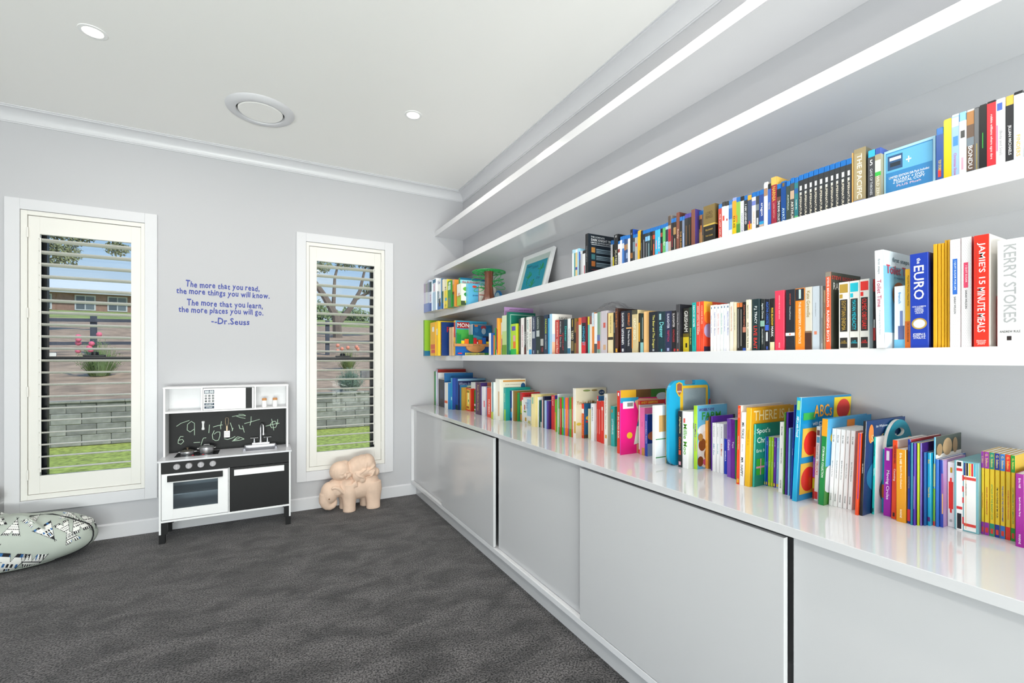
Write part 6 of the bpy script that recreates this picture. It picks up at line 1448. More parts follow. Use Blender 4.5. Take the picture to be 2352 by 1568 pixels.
('C', 'pb', 'book', 'book', 1.5198, 4.3184, 0.023, 0.3022, 0.3574, 0.0, 'a8a4c8', 'tall lilac spined picture book with red cover on the worktop', None, {'cov': 'a02c24'}),
('C', 'pb', 'book', 'book', 1.5152, 4.2814, 0.0212, 0.3015, 0.3262, 0.0, 'dfe0e6', 'very slim white picture book near the wall on the worktop', None, {'cov': 'e6e6e8'}),
('C', 'bb', 'board_book', 'book', 1.5065, 4.0854, 0.1687, 0.18, 0.2646, 0.0, '101012', 'square black book with faint blue burst on the worktop', None, {'cov': 'e6e4e2', 'bands': [(0.3, 0.62, '22324a', 0.3, 0.8)]}),
('C', 'pb', 'book', 'book', 1.5008, 4.0687, 0.0091, 0.2915, 0.3276, 0.0, '1d5c98', 'tall slim blue picture book behind the fox book on the worktop', None, {'cov': '2468a0'}),
('C', 'pb', 'book', 'book', 1.4798, 3.9249, 0.0855, 0.2, 0.2421, 0.0, 'e2e0da', 'white picture book with orange fox on the worktop', None, {'cov': '2b7ab0', 'bands': [(0.22, 0.32, 'd8602c', 0, 0.9)]}),
('C', 'hb', 'book', 'book', 1.5071, 3.886, 0.0378, 0.25, 0.2865, 0.0, '2a94bc', 'bright blue picture book with white cloud on the worktop', None, {'cov': '2a4a9a', 'bands': [(0.3, 0.4, 'b8dce8', 0.2, 0.9)]}),
('C', 'hb', 'book', 'book', 1.5402, 3.8316, 0.0533, 0.2756, 0.282, 0.0, '1d4e96', 'night sky blue picture book on the worktop', None, {'cov': '1c2150', 'bands': [(0, 0.16, '173a28')], 'art': [('r', 0, 1, 0.93, 1, '8ab4d0'), ('t', 'Where does', '8a96b8', 0.28, 0.84, 0.5, 0.09)]}),
('C', 'pb', 'book', 'book', 1.5604, 3.8114, 0.0191, 0.192, 0.2254, 0.0, '1f7ea8', 'slim blue picture book on the worktop', None, {'cov': '1c6c98', 'art': [('e', 0.6, 0.95, 0.3, 0.03, 'e8e0b0')]}),
('C', 'pb', 'book', 'book', 1.5631, 3.7837, 0.0266, 0.2, 0.2058, 0.0, 'b09038', 'slim gold picture book on the worktop', None, {}),
('C', 'bb', 'board_book', 'book', 1.6006, 3.673, 0.1096, 0.03, 0.2004, 0.0, 'd6321f', 'small red board book with leafy yellow border on the worktop', None, {'bands': [(0.06, 0.94, 'e8d25a', 0.1, 0.72), (0.3, 0.8, 'f0e8a8', 0.36, 0.64), (0.4, 0.5, '2c9a4a', 0.42, 0.58), (0.03, 0.97, 'efa018', 0.8, 0.9), (0.1, 0.2, 'a05a28', 0.14, 0.6), (0.8, 0.9, '8a7a28', 0.14, 0.6)]}),
('C', 'bb', 'board_book', 'book', 1.6318, 3.6458, 0.0989, 0.17, 0.2551, 0.0, '16983c', 'green and white banded board book on the worktop', None, {'bands': [(0.78, 1, 'e8e6e0'), (0.19, 0.26, 'f0f0ee'), (0.04, 0.09, 'f0f0ee'), (0.74, 0.78, 'c83040')]}),
('C', 'hb', 'book', 'book', 1.5652, 3.3966, 0.0994, 0.152, 0.266, 0.0, '4a2040', 'thick maroon story collection on the worktop', None, {'cov': '3f2a6a', 'bands': [(0, 1, '5a2a5c', 0, 0.25)], 'txt': [('Roald Bedtime Stories', 'c8a87a', 0.12, 0.92, 0.3, 'd')], 'art': [('r', 0.4, 0.8, 0.4, 1, 'b06a4a')]}),
('C', 'pb', 'book', 'book', 1.574, 3.3367, 0.0588, 0.16, 0.2355, 0.0, 'e6e6ea', 'white paperback with red balloon on the worktop', None, {'bands': [(0.3, 0.52, 'd83048', 0.72, 1)]}),
('C', 'pb', 'book', 'book', 1.5914, 3.3171, 0.0185, 0.16, 0.2363, 0.0, '1c3c8c', 'slim blue paperback by the balloon book on the worktop', None, {'cov': 'e87838'}),
('C', 'bb', 'board_book', 'book', 1.5665, 3.2032, 0.0734, 0.16, 0.2335, 0.0, 'e2401c', 'orange red board book with white title on the worktop', None, {'cov': 'd83418', 'txt': [('NUMBERS', 'f8e0d0', 0.1, 0.6, 0.35, 'd')]}),
('C', 'pb', 'book', 'book', 1.5404, 3.1113, 0.0368, 0.24, 0.2829, 0.0, 'd8e0dc', 'slim white and teal picture book on the worktop', None, {'bands': [(0.2, 1, '2a6a80', 0.6, 1), (0, 0.2, 'b8c850')]}),
('C', 'hb', 'book', 'book', 1.5574, 3.0351, 0.0752, 0.2241, 0.3093, 0.0, 'efece2', 'large ivory picture book with blue price sticker on the worktop', None, {'cov': 'efe9d6', 'bands': [(0.1, 0.7, 'd8b890', 0.58, 0.92)], 'art': [('r', 0.12, 0.98, 0.93, 0.97, 'd89840'), ('t', 'JULIA DONALDSON', '8a8468', 0.5, 0.86, 0.6, 0.03), ('e', 0.9, 0.82, 0.09, 0.08, '1d5a8c')]}),
('C', 'hb', 'book', 'book', 1.5878, 2.9991, 0.0349, 0.2144, 0.2451, 0.0, '1f9a98', 'teal picture book with lime foot on the worktop', None, {'cov': '1ca094', 'bands': [(0, 0.34, '9cc020', 0.4, 1)], 'txt': [('JEALOUS', 'd8e8a8', 0.5, 0.9, 0.3, 'd')]}),
('C', 'bb', 'board_book', 'book', 1.6243, 2.9707, 0.0274, 0.1977, 0.2239, 0.0, '1b2c7c', 'navy board book with cyan foot on the worktop', None, {'cov': 'e8eef0', 'bands': [(0.1, 0.3, '2a9ad8', 0.4, 1), (0.3, 0.42, 'e0a03c', 0.7, 1)]}),
('C', 'pb', 'book', 'book', 1.6351, 2.9408, 0.0287, 0.17, 0.2243, 0.0, '8a6a24', 'gold leaf patterned paperback on the worktop', None, {}),
('C', 'pb', 'book', 'book', 1.653, 2.9252, 0.0145, 0.169, 0.2102, 0.0, '2f9a48', 'slim green paperback by the lemon book on the worktop', None, {}),
('C', 'bb', 'board_book', 'book', 1.6655, 2.892, 0.0321, 0.1565, 0.2147, 0.0, '2c48a0', 'board book with lemons and a red band on the worktop', None, {'cov': 'd42c2c', 'bands': [(0, 1, 'c8402c', 0.25, 1), (0, 0.7, '7a9a2c', 0.25, 1), (0.3, 0.55, 'ecd83c', 0.5, 1), (0.05, 0.25, 'e8842c', 0.4, 0.9)], 'art': [('t', 'THE GREATEST', '5a1418', 0.5, 0.9, 0.7, 0.05), ('r', 0, 1, 0.0, 0.75, 'e8e4dc')]}),
('C', 'bx', 'boxed_set', 'boxed set', 1.6747, 2.7765, 0.1144, 0.1473, 0.1814, 0.0, 'e9e8e4', 'white boxed set of bear stories with blue title panel on the worktop', None, {'bands': [(0.28, 0.95, '9cc4e0', 0.52, 1), (0, 0.1, 'c8c47a', 0.62, 0.95), (0.05, 0.2, 'c89a3c', 0.25, 0.45), (0.4, 0.46, '6a9a4a', 0.1, 0.4), (0.5, 0.7, 'c85a40', 0.15, 0.28)], 'txt': [('WINNIE\n-THE-\nPOOH', '6a8ab8', 0.48, 0.9, 0.4, 'h')]}),
('C', 'pb', 'book', 'book', 1.6168, 2.624, 0.0539, 0.176, 0.2216, 0.0, 'f0e0a4', 'pale yellow picture book with green script on the worktop', None, {'cov': 'f0dc94', 'bands': [(0.7, 0.9, '8ac0a8', 0.2, 0.5)]}),
('C', 'pb', 'book', 'book', 1.6345, 2.6136, 0.0092, 0.144, 0.2035, 0.0, 'f2f2f2', 'slim white picture book on the worktop', None, {'cov': 'f0f0f0'}),
('C', 'pb', 'book', 'book', 1.6385, 2.6028, 0.0097, 0.14, 0.183, 0.0, '1f5c3c', 'slim dark green storybook on the worktop', None, {}),
('C', 'pb', 'book', 'book', 1.6451, 2.5902, 0.0115, 0.14, 0.1832, 0.0, '174c68', 'slim petrol blue storybook with white foot on the worktop', None, {'bands': [(0, 0.2, 'e8ecee')]}),
('C', 'pb', 'book', 'book', 1.647, 2.5758, 0.0133, 0.14, 0.1863, 0.0, 'ecc4bc', 'slim blush pink storybook on the worktop', None, {}),
('C', 'pb', 'book', 'book', 1.6443, 2.5547, 0.0163, 0.136, 0.2124, 0.0, '181c3c', 'slim midnight blue picture book on the worktop', None, {'cov': '161a3a', 'art': [('t', 'The', 'd87838', 0.7, 0.92, 0.3, 0.05)]}),
('C', 'pb', 'book', 'book', 1.6423, 2.5252, 0.0251, 0.15, 0.1863, 0.0, 'a8c8e8', 'slim powder blue storybook on the worktop', None, {}),
('C', 'pb', 'book', 'book', 1.6414, 2.5023, 0.0203, 0.15, 0.1859, 0.0, '4a3a9c', 'slim violet storybook with purple cover on the worktop', None, {'cov': '4c2c74'}),
('C', 'pb', 'book', 'book', 1.6613, 2.4559, 0.0407, 0.16, 0.2249, 0.0, 'dc3c3c', "red children's paperback with white lettering on the worktop", None, {'cov': '4a3aa8', 'txt': [('first word', 'f8d8d4', 0.7, 0.96, 0.4, 'd')]}),
('C', 'pb', 'book', 'book', 1.6295, 2.3834, 0.0243, 0.15, 0.205, 0.0, '6ab52c', 'lime and orange slim storybook on the worktop', None, {'bands': [(0, 0.6, 'e08a2c', 0, 0.5)]}),
('C', 'pb', 'book', 'book', 1.6129, 2.3464, 0.0087, 0.16, 0.2422, 0.0, 'eef0f2', 'very slim white picture book on the worktop', None, {'cov': 'eef0f2'}),
('C', 'pb', 'book', 'book', 1.588, 2.2972, 0.0125, 0.13, 0.2269, 0.0, '2fa03c', 'thin green reader in the rainbow set of readers on the worktop', 'rainbow set of thin readers', {'bands': [(0.2, 0.7, 'e8e8d8', 0.4, 0.6)]}),
('C', 'pb', 'book', 'book', 1.5882, 2.2833, 0.0127, 0.13, 0.2247, 0.0, 'b83028', 'thin red reader in the rainbow set of readers on the worktop', 'rainbow set of thin readers', {'bands': [(0.2, 0.7, 'e8e8d8', 0.4, 0.6)]}),
('C', 'pb', 'book', 'book', 1.595, 2.2626, 0.0196, 0.13, 0.2302, 0.0, '3cb02c', 'thin bright green reader in the rainbow set of readers on the worktop', 'rainbow set of thin readers', {'bands': [(0.2, 0.7, 'e8e8d8', 0.4, 0.6)]}),
('C', 'pb', 'book', 'book', 1.5945, 2.2509, 0.0104, 0.13, 0.2295, 0.0, '2f7cc8', 'thin blue reader in the rainbow set of readers on the worktop', 'rainbow set of thin readers', {'bands': [(0.2, 0.7, 'e8e8d8', 0.4, 0.6)]}),
('C', 'pb', 'book', 'book', 1.5952, 2.2345, 0.0154, 0.13, 0.2292, 0.0, 'e8742c', 'thin orange reader in the rainbow set of readers on the worktop', 'rainbow set of thin readers', {'bands': [(0.2, 0.7, 'e8e8d8', 0.4, 0.6)]}),
('C', 'pb', 'book', 'book', 1.5992, 2.2249, 0.0085, 0.13, 0.2292, 0.0, 'e86a3c', 'thin coral reader in the rainbow set of readers on the worktop', 'rainbow set of thin readers', {'bands': [(0.2, 0.7, 'e8e8d8', 0.4, 0.6)]}),
('C', 'pb', 'book', 'book', 1.602, 2.216, 0.0078, 0.13, 0.2292, 0.0, '7a4a9c', 'thin purple reader in the rainbow set of readers on the worktop', 'rainbow set of thin readers', {'bands': [(0.2, 0.7, 'e8e8d8', 0.4, 0.6)]}),
('C', 'pb', 'book', 'book', 1.5958, 2.1857, 0.0211, 0.13, 0.2346, 0.0, '4a9a24', 'thin grass green reader in the rainbow set of readers on the worktop', 'rainbow set of thin readers', {'bands': [(0.2, 0.7, 'e8e8d8', 0.4, 0.6)]}),
('C', 'pb', 'book', 'book', 1.5964, 2.1726, 0.012, 0.13, 0.2364, 0.0, 'd84828', 'thin vermilion reader in the rainbow set of readers on the worktop', 'rainbow set of thin readers', {'bands': [(0.2, 0.7, 'e8e8d8', 0.4, 0.6)]}),
('C', 'hb', 'book', 'book', 1.5935, 2.1387, 0.0277, 0.2285, 0.2903, 0.0, 'ece6dc', 'large cream picture book with blue price sticker on the worktop', None, {'cov': 'e6dcc0', 'bands': [(0.1, 0.34, 'c8a03c', 0.4, 1)], 'art': [('t', "You're All My", 'a87a3c', 0.34, 0.7, 0.62, 0.1), ('e', 0.84, 0.9, 0.1, 0.055, '1c3f68'), ('t', '3.99', 'd8e0e8', 0.84, 0.9, 0.14, 0.035), ('e', 0.35, 0.95, 0.12, 0.02, '8a9a5a'), ('e', 0.6, 0.95, 0.1, 0.02, 'a08a50'), ('e', 0.1, 0.28, 0.08, 0.03, 'd8c04a')]}),
('C', 'hb', 'book', 'book', 1.636, 2.117, 0.0206, 0.136, 0.2009, 0.0, 'de3a1e', 'red seaside storybook with yellow lettering on the worktop', None, {'cov': '1d5c88', 'bands': [(0.72, 0.85, 'f0ece8')], 'txt': [('DOGS TO FORTUNE', 'f0c83c', 0.08, 0.7, 0.4, 'd')], 'art': [('r', 0, 1, 0, 0.1, '4a3a2c'), ('e', 0.5, 0.58, 0.4, 0.09, 'e8b42c'), ('r', 0.1, 0.5, 0.45, 0.5, 'c83038')]}),
('C', 'pb', 'book', 'book', 1.6614, 2.0872, 0.0244, 0.13, 0.1717, 0.0, 'f2ecc4', 'short cream paperback with yellow edge on the worktop', None, {'bands': [(0, 1, 'e0c830', 0.8, 1)]}),
('C', 'pb', 'book', 'book', 1.6318, 2.0191, 0.03, 0.15, 0.2094, 0.0, 'eceef0', 'white slim storybook by the striped one on the worktop', None, {'txt': [('MATILDA', '6a7078', 0.5, 0.92, 0.3, 'd')]}),
('C', 'pb', 'book', 'book', 1.6529, 2.0087, 0.0092, 0.1691, 0.2533, 0.0, 'd8242a', 'red and white striped picture search book on the worktop', None, {'cov': '2a6aa0', 'bands': [(0.84, 0.92, 'f0f0f0'), (0.66, 0.74, 'f0f0f0'), (0.5, 0.56, 'f0f0f0'), (0.32, 0.38, 'f0f0f0'), (0.14, 0.2, 'f0f0f0')]}),
('C', 'pb', 'book', 'book', 1.6403, 1.9917, 0.0156, 0.14, 0.2267, 0.0, 'd8301f', 'first of three red mystery readers on the worktop', 'red mystery readers', {'bands': [(0.2, 0.8, 'e89a8c', 0.4, 0.6)]}),
('C', 'pb', 'book', 'book', 1.6353, 1.9681, 0.0171, 0.14, 0.2274, 0.0, 'dc2c28', 'second of three red mystery readers on the worktop', 'red mystery readers', {'bands': [(0.2, 0.8, 'f0b0a4', 0.4, 0.6)]}),
('C', 'pb', 'book', 'book', 1.6283, 1.9305, 0.0283, 0.14, 0.2317, 0.0, 'e23020', 'third and thickest of the red mystery readers on the worktop', 'red mystery readers', {'bands': [(0.3, 0.8, 'f4c0b4', 0.42, 0.56), (0.78, 0.86, 'f0e0dc', 0.3, 0.7)]}),
('C', 'hb', 'book', 'book', 1.6149, 1.8859, 0.0279, 0.176, 0.2743, 0.0, 'efece4', 'tall ivory bear storybook on the worktop', None, {'cov': 'e2dcc8', 'bands': [(0.13, 0.2, 'd8a03c', 0.3, 0.8)], 'txt': [('Winnie-the-Pooh', 'b87a5a', 0.62, 0.93, 0.35, 'd'), ('Tales of a Bear', 'a8a08c', 0.3, 0.58, 0.3, 'd')], 'art': [('e', 0.95, 0.66, 0.35, 0.2, '2a9ab4')]}),
('C', 'bb', 'board_book', 'book', 1.6236, 1.8404, 0.0286, 0.12, 0.2113, 0.0, '2bb0b0', 'turquoise board book about an animal on the worktop', None, {'cov': '2aa8a4', 'bands': [(0.84, 0.92, 'e0883c', 0.2, 0.5)], 'txt': [('LITTERBUG', 'eef8f8', 0.3, 0.68, 0.4, 'd')], 'art': [('e', 0.7, 0.35, 0.5, 0.25, 'd89030')]}),
('C', 'bb', 'board_book', 'book', 1.5256, 1.6888, 0.0226, 0.24, 0.3053, 0.0, 'e63a22', 'tall red word book with white capitals on the worktop', None, {'cov': 'e0a820', 'bands': [(0.92, 0.97, 'f0f0f0', 0.3, 0.7)], 'txt': [('MY BIG WORD BOOK', 'f8ece4', 0.24, 0.66, 0.5, 'd')]}),
('C', 'pb', 'book', 'book', 1.5046, 1.6633, 0.004, 0.3039, 0.3116, 0.0, 'b83ab0', 'large hot pink cartoon storybook with barcode on the worktop', None, {'cov': 'e81c84', 'art': [('r', 0, 1, 0.87, 1, 'd8a428'), ('r', 0.33, 0.66, 0.87, 1, '6a4a24'), ('r', 0.66, 1, 0.87, 1, '3a7a28'), ('r', 0, 0.38, 0.8, 0.88, '2f9ac0'), ('r', 0.05, 0.28, 0.71, 0.82, 'f2f2f2'), ('r', 0.14, 0.26, 0.74, 0.8, '8a8a8a'), ('p', [(0.3, 0.82), (0.42, 0.86), (0.46, 0.62), (0.42, 0.44), (0.36, 0.5), (0.38, 0.66)], 'f0b490'), ('p', [(0.4, 0.86), (0.95, 0.84), (0.95, 0.6), (0.42, 0.56)], 'f0b490'), ('p', [(0.34, 0.42), (0.46, 0.44), (0.46, 0.64), (0.4, 0.58)], '2a8aa0'), ('p', [(0.28, 0.14), (0.46, 0.16), (0.46, 0.44), (0.34, 0.42)], 'dce8d8'), ('r', 0.34, 0.44, 0, 0.14, 'e8a884'), ('e', 0.19, 0.29, 0.06, 0.05, 'e8c02c'), ('e', 0.92, 0.88, 0.14, 0.06, 'd8dce0')]}),
('C', 'pb', 'book', 'book', 1.6096, 1.643, 0.0081, 0.1684, 0.2588, 0.0, 'e8e8ea', 'white funny story paperback with red title band on the worktop', None, {'cov': 'd6d6da', 'bands': [(0.92, 1, 'd83028'), (0, 0.08, 'd83028')], 'art': [('r', 0, 1, 0.92, 1, 'dc3226'), ('t', 'ANDY GRIFFITHS', 'f0d048', 0.38, 0.96, 0.66, 0.045)]}),
('C', 'pb', 'book', 'book', 1.598, 1.5996, 0.0307, 0.12, 0.2282, 0.0, 'e87cb4', 'pink paperback with tiny lettering on the worktop', None, {'cov': 'e86ca8', 'bands': [(0, 0.16, 'c8a050', 0.4, 1)], 'txt': [('Violet', '9a3a6c', 0.5, 0.8, 0.15, 'd')], 'art': [('t', 'Va', '7a1c3c', 0.6, 0.9, 0.5, 0.08)]}),
('C', 'pb', 'book', 'book', 1.598, 1.5807, 0.0172, 0.104, 0.1989, 0.0, '1c4cb0', 'deep blue football paperback on the worktop', None, {'cov': '16398c', 'txt': [('SNOWBALL FIGHT!', 'dce8f8', 0.3, 0.84, 0.35, 'd')], 'art': [('e', 0.5, 0.48, 0.5, 0.12, 'b06a4a'), ('r', 0, 1, 0, 0.3, '8aa4c8')]}),
('C', 'bb', 'board_book', 'book', 1.5018, 1.4377, 0.0194, 0.168, 0.2577, 0.0, 'f0f0f0', 'white learn to read folder with green rules on the worktop', None, {'cov': 'f2f2f2', 'bands': [(0, 1, 'd0d0d0', 0.3, 0.36), (0, 1, 'd0d0d0', 0.66, 0.72)], 'art': [('r', 0, 1, 0.42, 0.435, '2c8a3c'), ('r', 0, 1, 0.11, 0.125, '2c8a3c'), ('t', 'P', '2f8a48', 0.72, 0.27, 0.34, 0.13), ('r', 0.12, 0.5, 0.55, 0.83, 'd8a868'), ('r', 0.58, 0.82, 0.6, 0.88, '9cc4a4'), ('t', 'IELLI', '9aa09a', 0.74, 0.06, 0.4, 0.04)]}),
('C', 'hb', 'book', 'book', 1.5634, 1.4074, 0.0292, 0.24, 0.3288, 0.0, '13647c', 'tall dark teal picture book on the worktop', None, {'cov': '135a74', 'bands': [(0, 0.98, 'd8b860', 0, 0.1), (0.12, 0.16, 'e0c8a0', 0.1, 0.4)]}),
('C', 'bb', 'board_book', 'book', 1.5903, 1.3692, 0.0157, 0.16, 0.177, 0.0, '1c3a84', 'navy preschool book with orange tag on the worktop', None, {'bands': [(0.78, 0.98, 'e87824', 0, 0.6), (0.05, 0.62, '2c8a3c', 0.55, 1), (0.4, 0.5, 'b8c0d0', 0.1, 0.5)]}),
('C', 'bb', 'board_book', 'book', 1.5618, 1.347, 0.0211, 0.16, 0.24, 0.0, '1f2024', 'black early learning book with coloured lettering on the worktop', None, {'bands': [(0.22, 0.3, 'd85038', 0.2, 0.7), (0.04, 0.1, 'e8a8b8', 0.2, 0.7)], 'txt': [('Alphaprints', 'e8d8a0', 0.6, 0.9, 0.5, 'd'), ('Colours', 'e87838', 0.32, 0.54, 0.5, 'd')]}),
('C', 'bb', 'board_book', 'book', 1.5626, 1.3158, 0.0301, 0.152, 0.2399, 0.0, 'f3f3f2', 'white nursery book with green cow lettering on the worktop', None, {'cov': 'f0f0f0', 'bands': [(0.8, 0.88, 'd85a50', 0.2, 0.5)], 'txt': [('Millie Moo', '58a82c', 0.24, 0.78, 0.6, 'd')], 'art': [('p', [(0.2, 0.8), (0.9, 0.68), (0.9, 0.6), (0.2, 0.7)], '4aa030'), ('e', 0.8, 0.44, 0.5, 0.1, 'e8406c')]}),
('C', 'bb', 'board_book', 'book', 1.591, 1.2935, 0.0181, 0.192, 0.2664, 0.0, 'a8d42c', 'lime farm animal board book on the worktop', None, {'cov': '6ab8dc', 'txt': [('ANIMALS', '6a3aa0', 0.5, 0.72, 0.5, 'd'), ('CHUNKY', 'c84a9c', 0.28, 0.48, 0.4, 'd')], 'art': [('t', 'WOBBLY-EYE', '5a2a8c', 0.3, 0.93, 0.5, 0.045), ('t', 'FARM', '3ca42c', 0.46, 0.83, 0.62, 0.12), ('e', 0.25, 0.6, 0.24, 0.1, 'f0f0ee'), ('e', 0.3, 0.3, 0.3, 0.3, 'e8e0d8'), ('e', 0.16, 0.38, 0.12, 0.1, '8a4a24'), ('e', 0.34, 0.22, 0.12, 0.1, '8a4a24'), ('e', 0.1, 0.12, 0.1, 0.08, '8a4a24'), ('e', 0.1, 0.5, 0.08, 0.06, 'b8843c'), ('e', 0.3, 0.1, 0.12, 0.06, 'd8588c')]}),
('C', 'pb', 'book', 'book', 1.6398, 1.2813, 0.0111, 0.16, 0.2015, 0.0, 'eaa038', 'slim orange storybook on the worktop', None, {'txt': [('tales', 'f8e0b0', 0.3, 0.7, 0.3, 'd')]}),
('C', 'pb', 'book', 'book', 1.6454, 1.2761, 0.0041, 0.16, 0.2195, 0.0, '8a5a3c', 'very slim brown storybook on the worktop', None, {}),
('C', 'pb', 'book', 'book', 1.6468, 1.2713, 0.0036, 0.16, 0.2218, 0.0, '2c3038', 'very slim charcoal storybook on the worktop', None, {}),
('C', 'pb', 'book', 'book', 1.6294, 1.2515, 0.0057, 0.136, 0.225, 0.0, '5a1c9c', 'slim vivid purple book on the worktop', None, {'cov': '5e20a8'}),
('C', 'bb', 'board_book', 'book', 1.6231, 1.2297, 0.0163, 0.15, 0.1995, 0.0, 'f2f2f2', 'white flap book with blue title, first of three on the worktop', 'white flap books with small titles', {'txt': [('Rod Campbell', '8a8a8a', 0.7, 0.95, 0.3, 'd'), ('ABC Zoo', '4a7ab0', 0.34, 0.58, 0.4, 'd')]}),
('C', 'bb', 'board_book', 'book', 1.6252, 1.2145, 0.0141, 0.15, 0.1994, 0.0, 'f3f3f3', 'white flap book with teal title, second of three on the worktop', 'white flap books with small titles', {'txt': [('Rod Campbell', '8a8a8a', 0.7, 0.95, 0.3, 'd'), ("Henry's Ball", '3a9aa4', 0.34, 0.62, 0.4, 'd')]}),
('C', 'bb', 'board_book', 'book', 1.6262, 1.196, 0.0173, 0.15, 0.1997, 0.0, 'f4f4f4', 'white flap book with orange title, third of three on the worktop', 'white flap books with small titles', {'txt': [('Rod Campbell', '8a8a8a', 0.7, 0.95, 0.3, 'd'), ("It's Mine!", 'd8683c', 0.34, 0.6, 0.4, 'd')]}),
('C', 'pb', 'book', 'book', 1.629, 1.1832, 0.0117, 0.14, 0.1417, 0.0, '1238c4', 'short bright blue ape storybook on the worktop', None, {'txt': [('GORILLA', 'e8ecf8', 0.36, 0.66, 0.45, 'd')]}),
('C', 'bb', 'board_book', 'book', 1.5985, 1.1428, 0.0176, 0.15, 0.228, 0.0, '7a4ab4', 'lilac touch book about hues on the worktop', None, {'txt': [('TOUCH AND FEEL', '4a2c80', 0.66, 0.94, 0.3, 'd'), ('Colours', 'f2ecf8', 0.46, 0.64, 0.5, 'd')]}),
('C', 'bb', 'board_book', 'book', 1.594, 1.123, 0.0163, 0.15, 0.2278, 0.0, '6c1f94', 'violet touch book about toys on the worktop', None, {'txt': [('20 LIFT FLAPS', '44106a', 0.68, 0.94, 0.3, 'd'), ('Toys', 'f0e4f6', 0.5, 0.64, 0.5, 'd')]}),
('C', 'pb', 'book', 'book', 1.5906, 1.1159, 0.004, 0.16, 0.2281, 0.0, '1f8a3c', 'slim garden green book on the worktop', None, {}),
('C', 'bb', 'board_book', 'book', 1.5367, 1.065, 0.0127, 0.2664, 0.2903, 0.0249, 'ea4a1e', 'tall orange puppy book with yellow dots on the worktop', None, {'cov': 'ece6de', 'bands': [(0.02, 0.07, 'f0c02c', 0.3, 0.8)], 'txt': [('Eric Hill', 'f8b89c', 0.84, 0.97, 0.4, 'd'), ('Goes to School', 'f8d0b8', 0.38, 0.68, 0.3, 'd')]}),
('C', 'pb', 'book', 'book', 1.5362, 1.0474, 0.0165, 0.16, 0.2673, 0.031, 'f2f2f2', 'white book with two black handwritten titles on the worktop', None, {'txt': [('MR. TICKLE', '1c1c1e', 0.64, 0.86, 0.55, 'd'), ('MR. HAPPY', '1c1c1e', 0.12, 0.38, 0.55, 'd'), ('Stories', 'a8a8a8', 0.42, 0.6, 0.3, 'd')]}),
('C', 'hb', 'book', 'book', 1.5385, 1.0262, 0.0189, 0.2715, 0.2853, 0.0264, 'eab41a', 'yellow picture book with giant cover capitals on the worktop', None, {'cov': 'e0a014', 'txt': [('THERE IS A', 'c89010', 0.3, 0.95, 0.3, 'd')], 'art': [('t', 'THERE IS A', 'f2dc9c', 0.48, 0.9, 0.86, 0.13)]}),
('C', 'hb', 'book', 'book', 1.5529, 1.0183, 0.0067, 0.192, 0.2272, 0.0278, '2fb0a0', 'teal puppy book with a green parcel on the worktop', None, {'cov': '0f8270', 'txt': [('Eric Hill', 'd8f0e8', 0.78, 0.95, 0.3, 'd'), ("Spot's Christmas", 'd8f0e8', 0.5, 0.76, 0.3, 'd')], 'art': [('t', "Spot's", 'e4f0ec', 0.24, 0.88, 0.42, 0.1), ('t', 'Christmas', 'e4f0ec', 0.38, 0.74, 0.66, 0.09), ('t', 'Eric Hill', 'cfe6de', 0.22, 0.57, 0.36, 0.05), ('r', 0.05, 0.34, 0.18, 0.44, '2c9a2c'), ('r', 0.17, 0.2, 0.18, 0.44, 'd880a0'), ('r', 0.05, 0.34, 0.29, 0.32, 'd880a0')]}),
('C', 'pb', 'book', 'book', 1.6094, 1.0127, 0.0036, 0.14, 0.1784, 0.0223, '1c86b8', 'small ocean blue puppy book in a row of six on the worktop', 'small puppy books', {'bands': [(0.02, 0.08, 'e8c83c', 0.15, 0.85)], 'txt': [('Eric Hill', 'e8f0f0', 0.78, 0.96, 0.35, 'd'), ('Spot Story', 'e8f0f0', 0.2, 0.7, 0.35, 'd')]}),
('C', 'pb', 'book', 'book', 1.611, 1.0058, 0.0057, 0.14, 0.1787, 0.0221, '1030b4', 'small ultramarine puppy book in a row of six on the worktop', 'small puppy books', {'bands': [(0.02, 0.08, 'e8c83c', 0.15, 0.85)], 'txt': [('Eric Hill', 'e8f0f0', 0.78, 0.96, 0.35, 'd'), ('Spot Story', 'e8f0f0', 0.2, 0.7, 0.35, 'd')]}),
('C', 'pb', 'book', 'book', 1.612, 0.9958, 0.0088, 0.14, 0.1789, 0.0218, '9cc820', 'small lime puppy book in a row of six on the worktop', 'small puppy books', {'bands': [(0.02, 0.08, 'e8c83c', 0.15, 0.85)], 'txt': [('Eric Hill', 'e8f0f0', 0.78, 0.96, 0.35, 'd'), ('Spot Story', 'e8f0f0', 0.2, 0.7, 0.35, 'd')]}),
('C', 'pb', 'book', 'book', 1.6132, 0.9866, 0.008, 0.14, 0.1792, 0.0216, 'a4cc2c', 'small yellow green puppy book in a row of six on the worktop', 'small puppy books', {'bands': [(0.02, 0.08, 'e8c83c', 0.15, 0.85)], 'txt': [('Eric Hill', 'e8f0f0', 0.78, 0.96, 0.35, 'd'), ('Spot Story', 'e8f0f0', 0.2, 0.7, 0.35, 'd')]}),
('C', 'pb', 'book', 'book', 1.614, 0.9778, 0.0077, 0.14, 0.1794, 0.0213, '6a2cb0', 'small violet puppy book in a row of six on the worktop', 'small puppy books', {'bands': [(0.02, 0.08, 'e8c83c', 0.15, 0.85)], 'txt': [('Eric Hill', 'e8f0f0', 0.78, 0.96, 0.35, 'd'), ('Spot Story', 'e8f0f0', 0.2, 0.7, 0.35, 'd')]}),
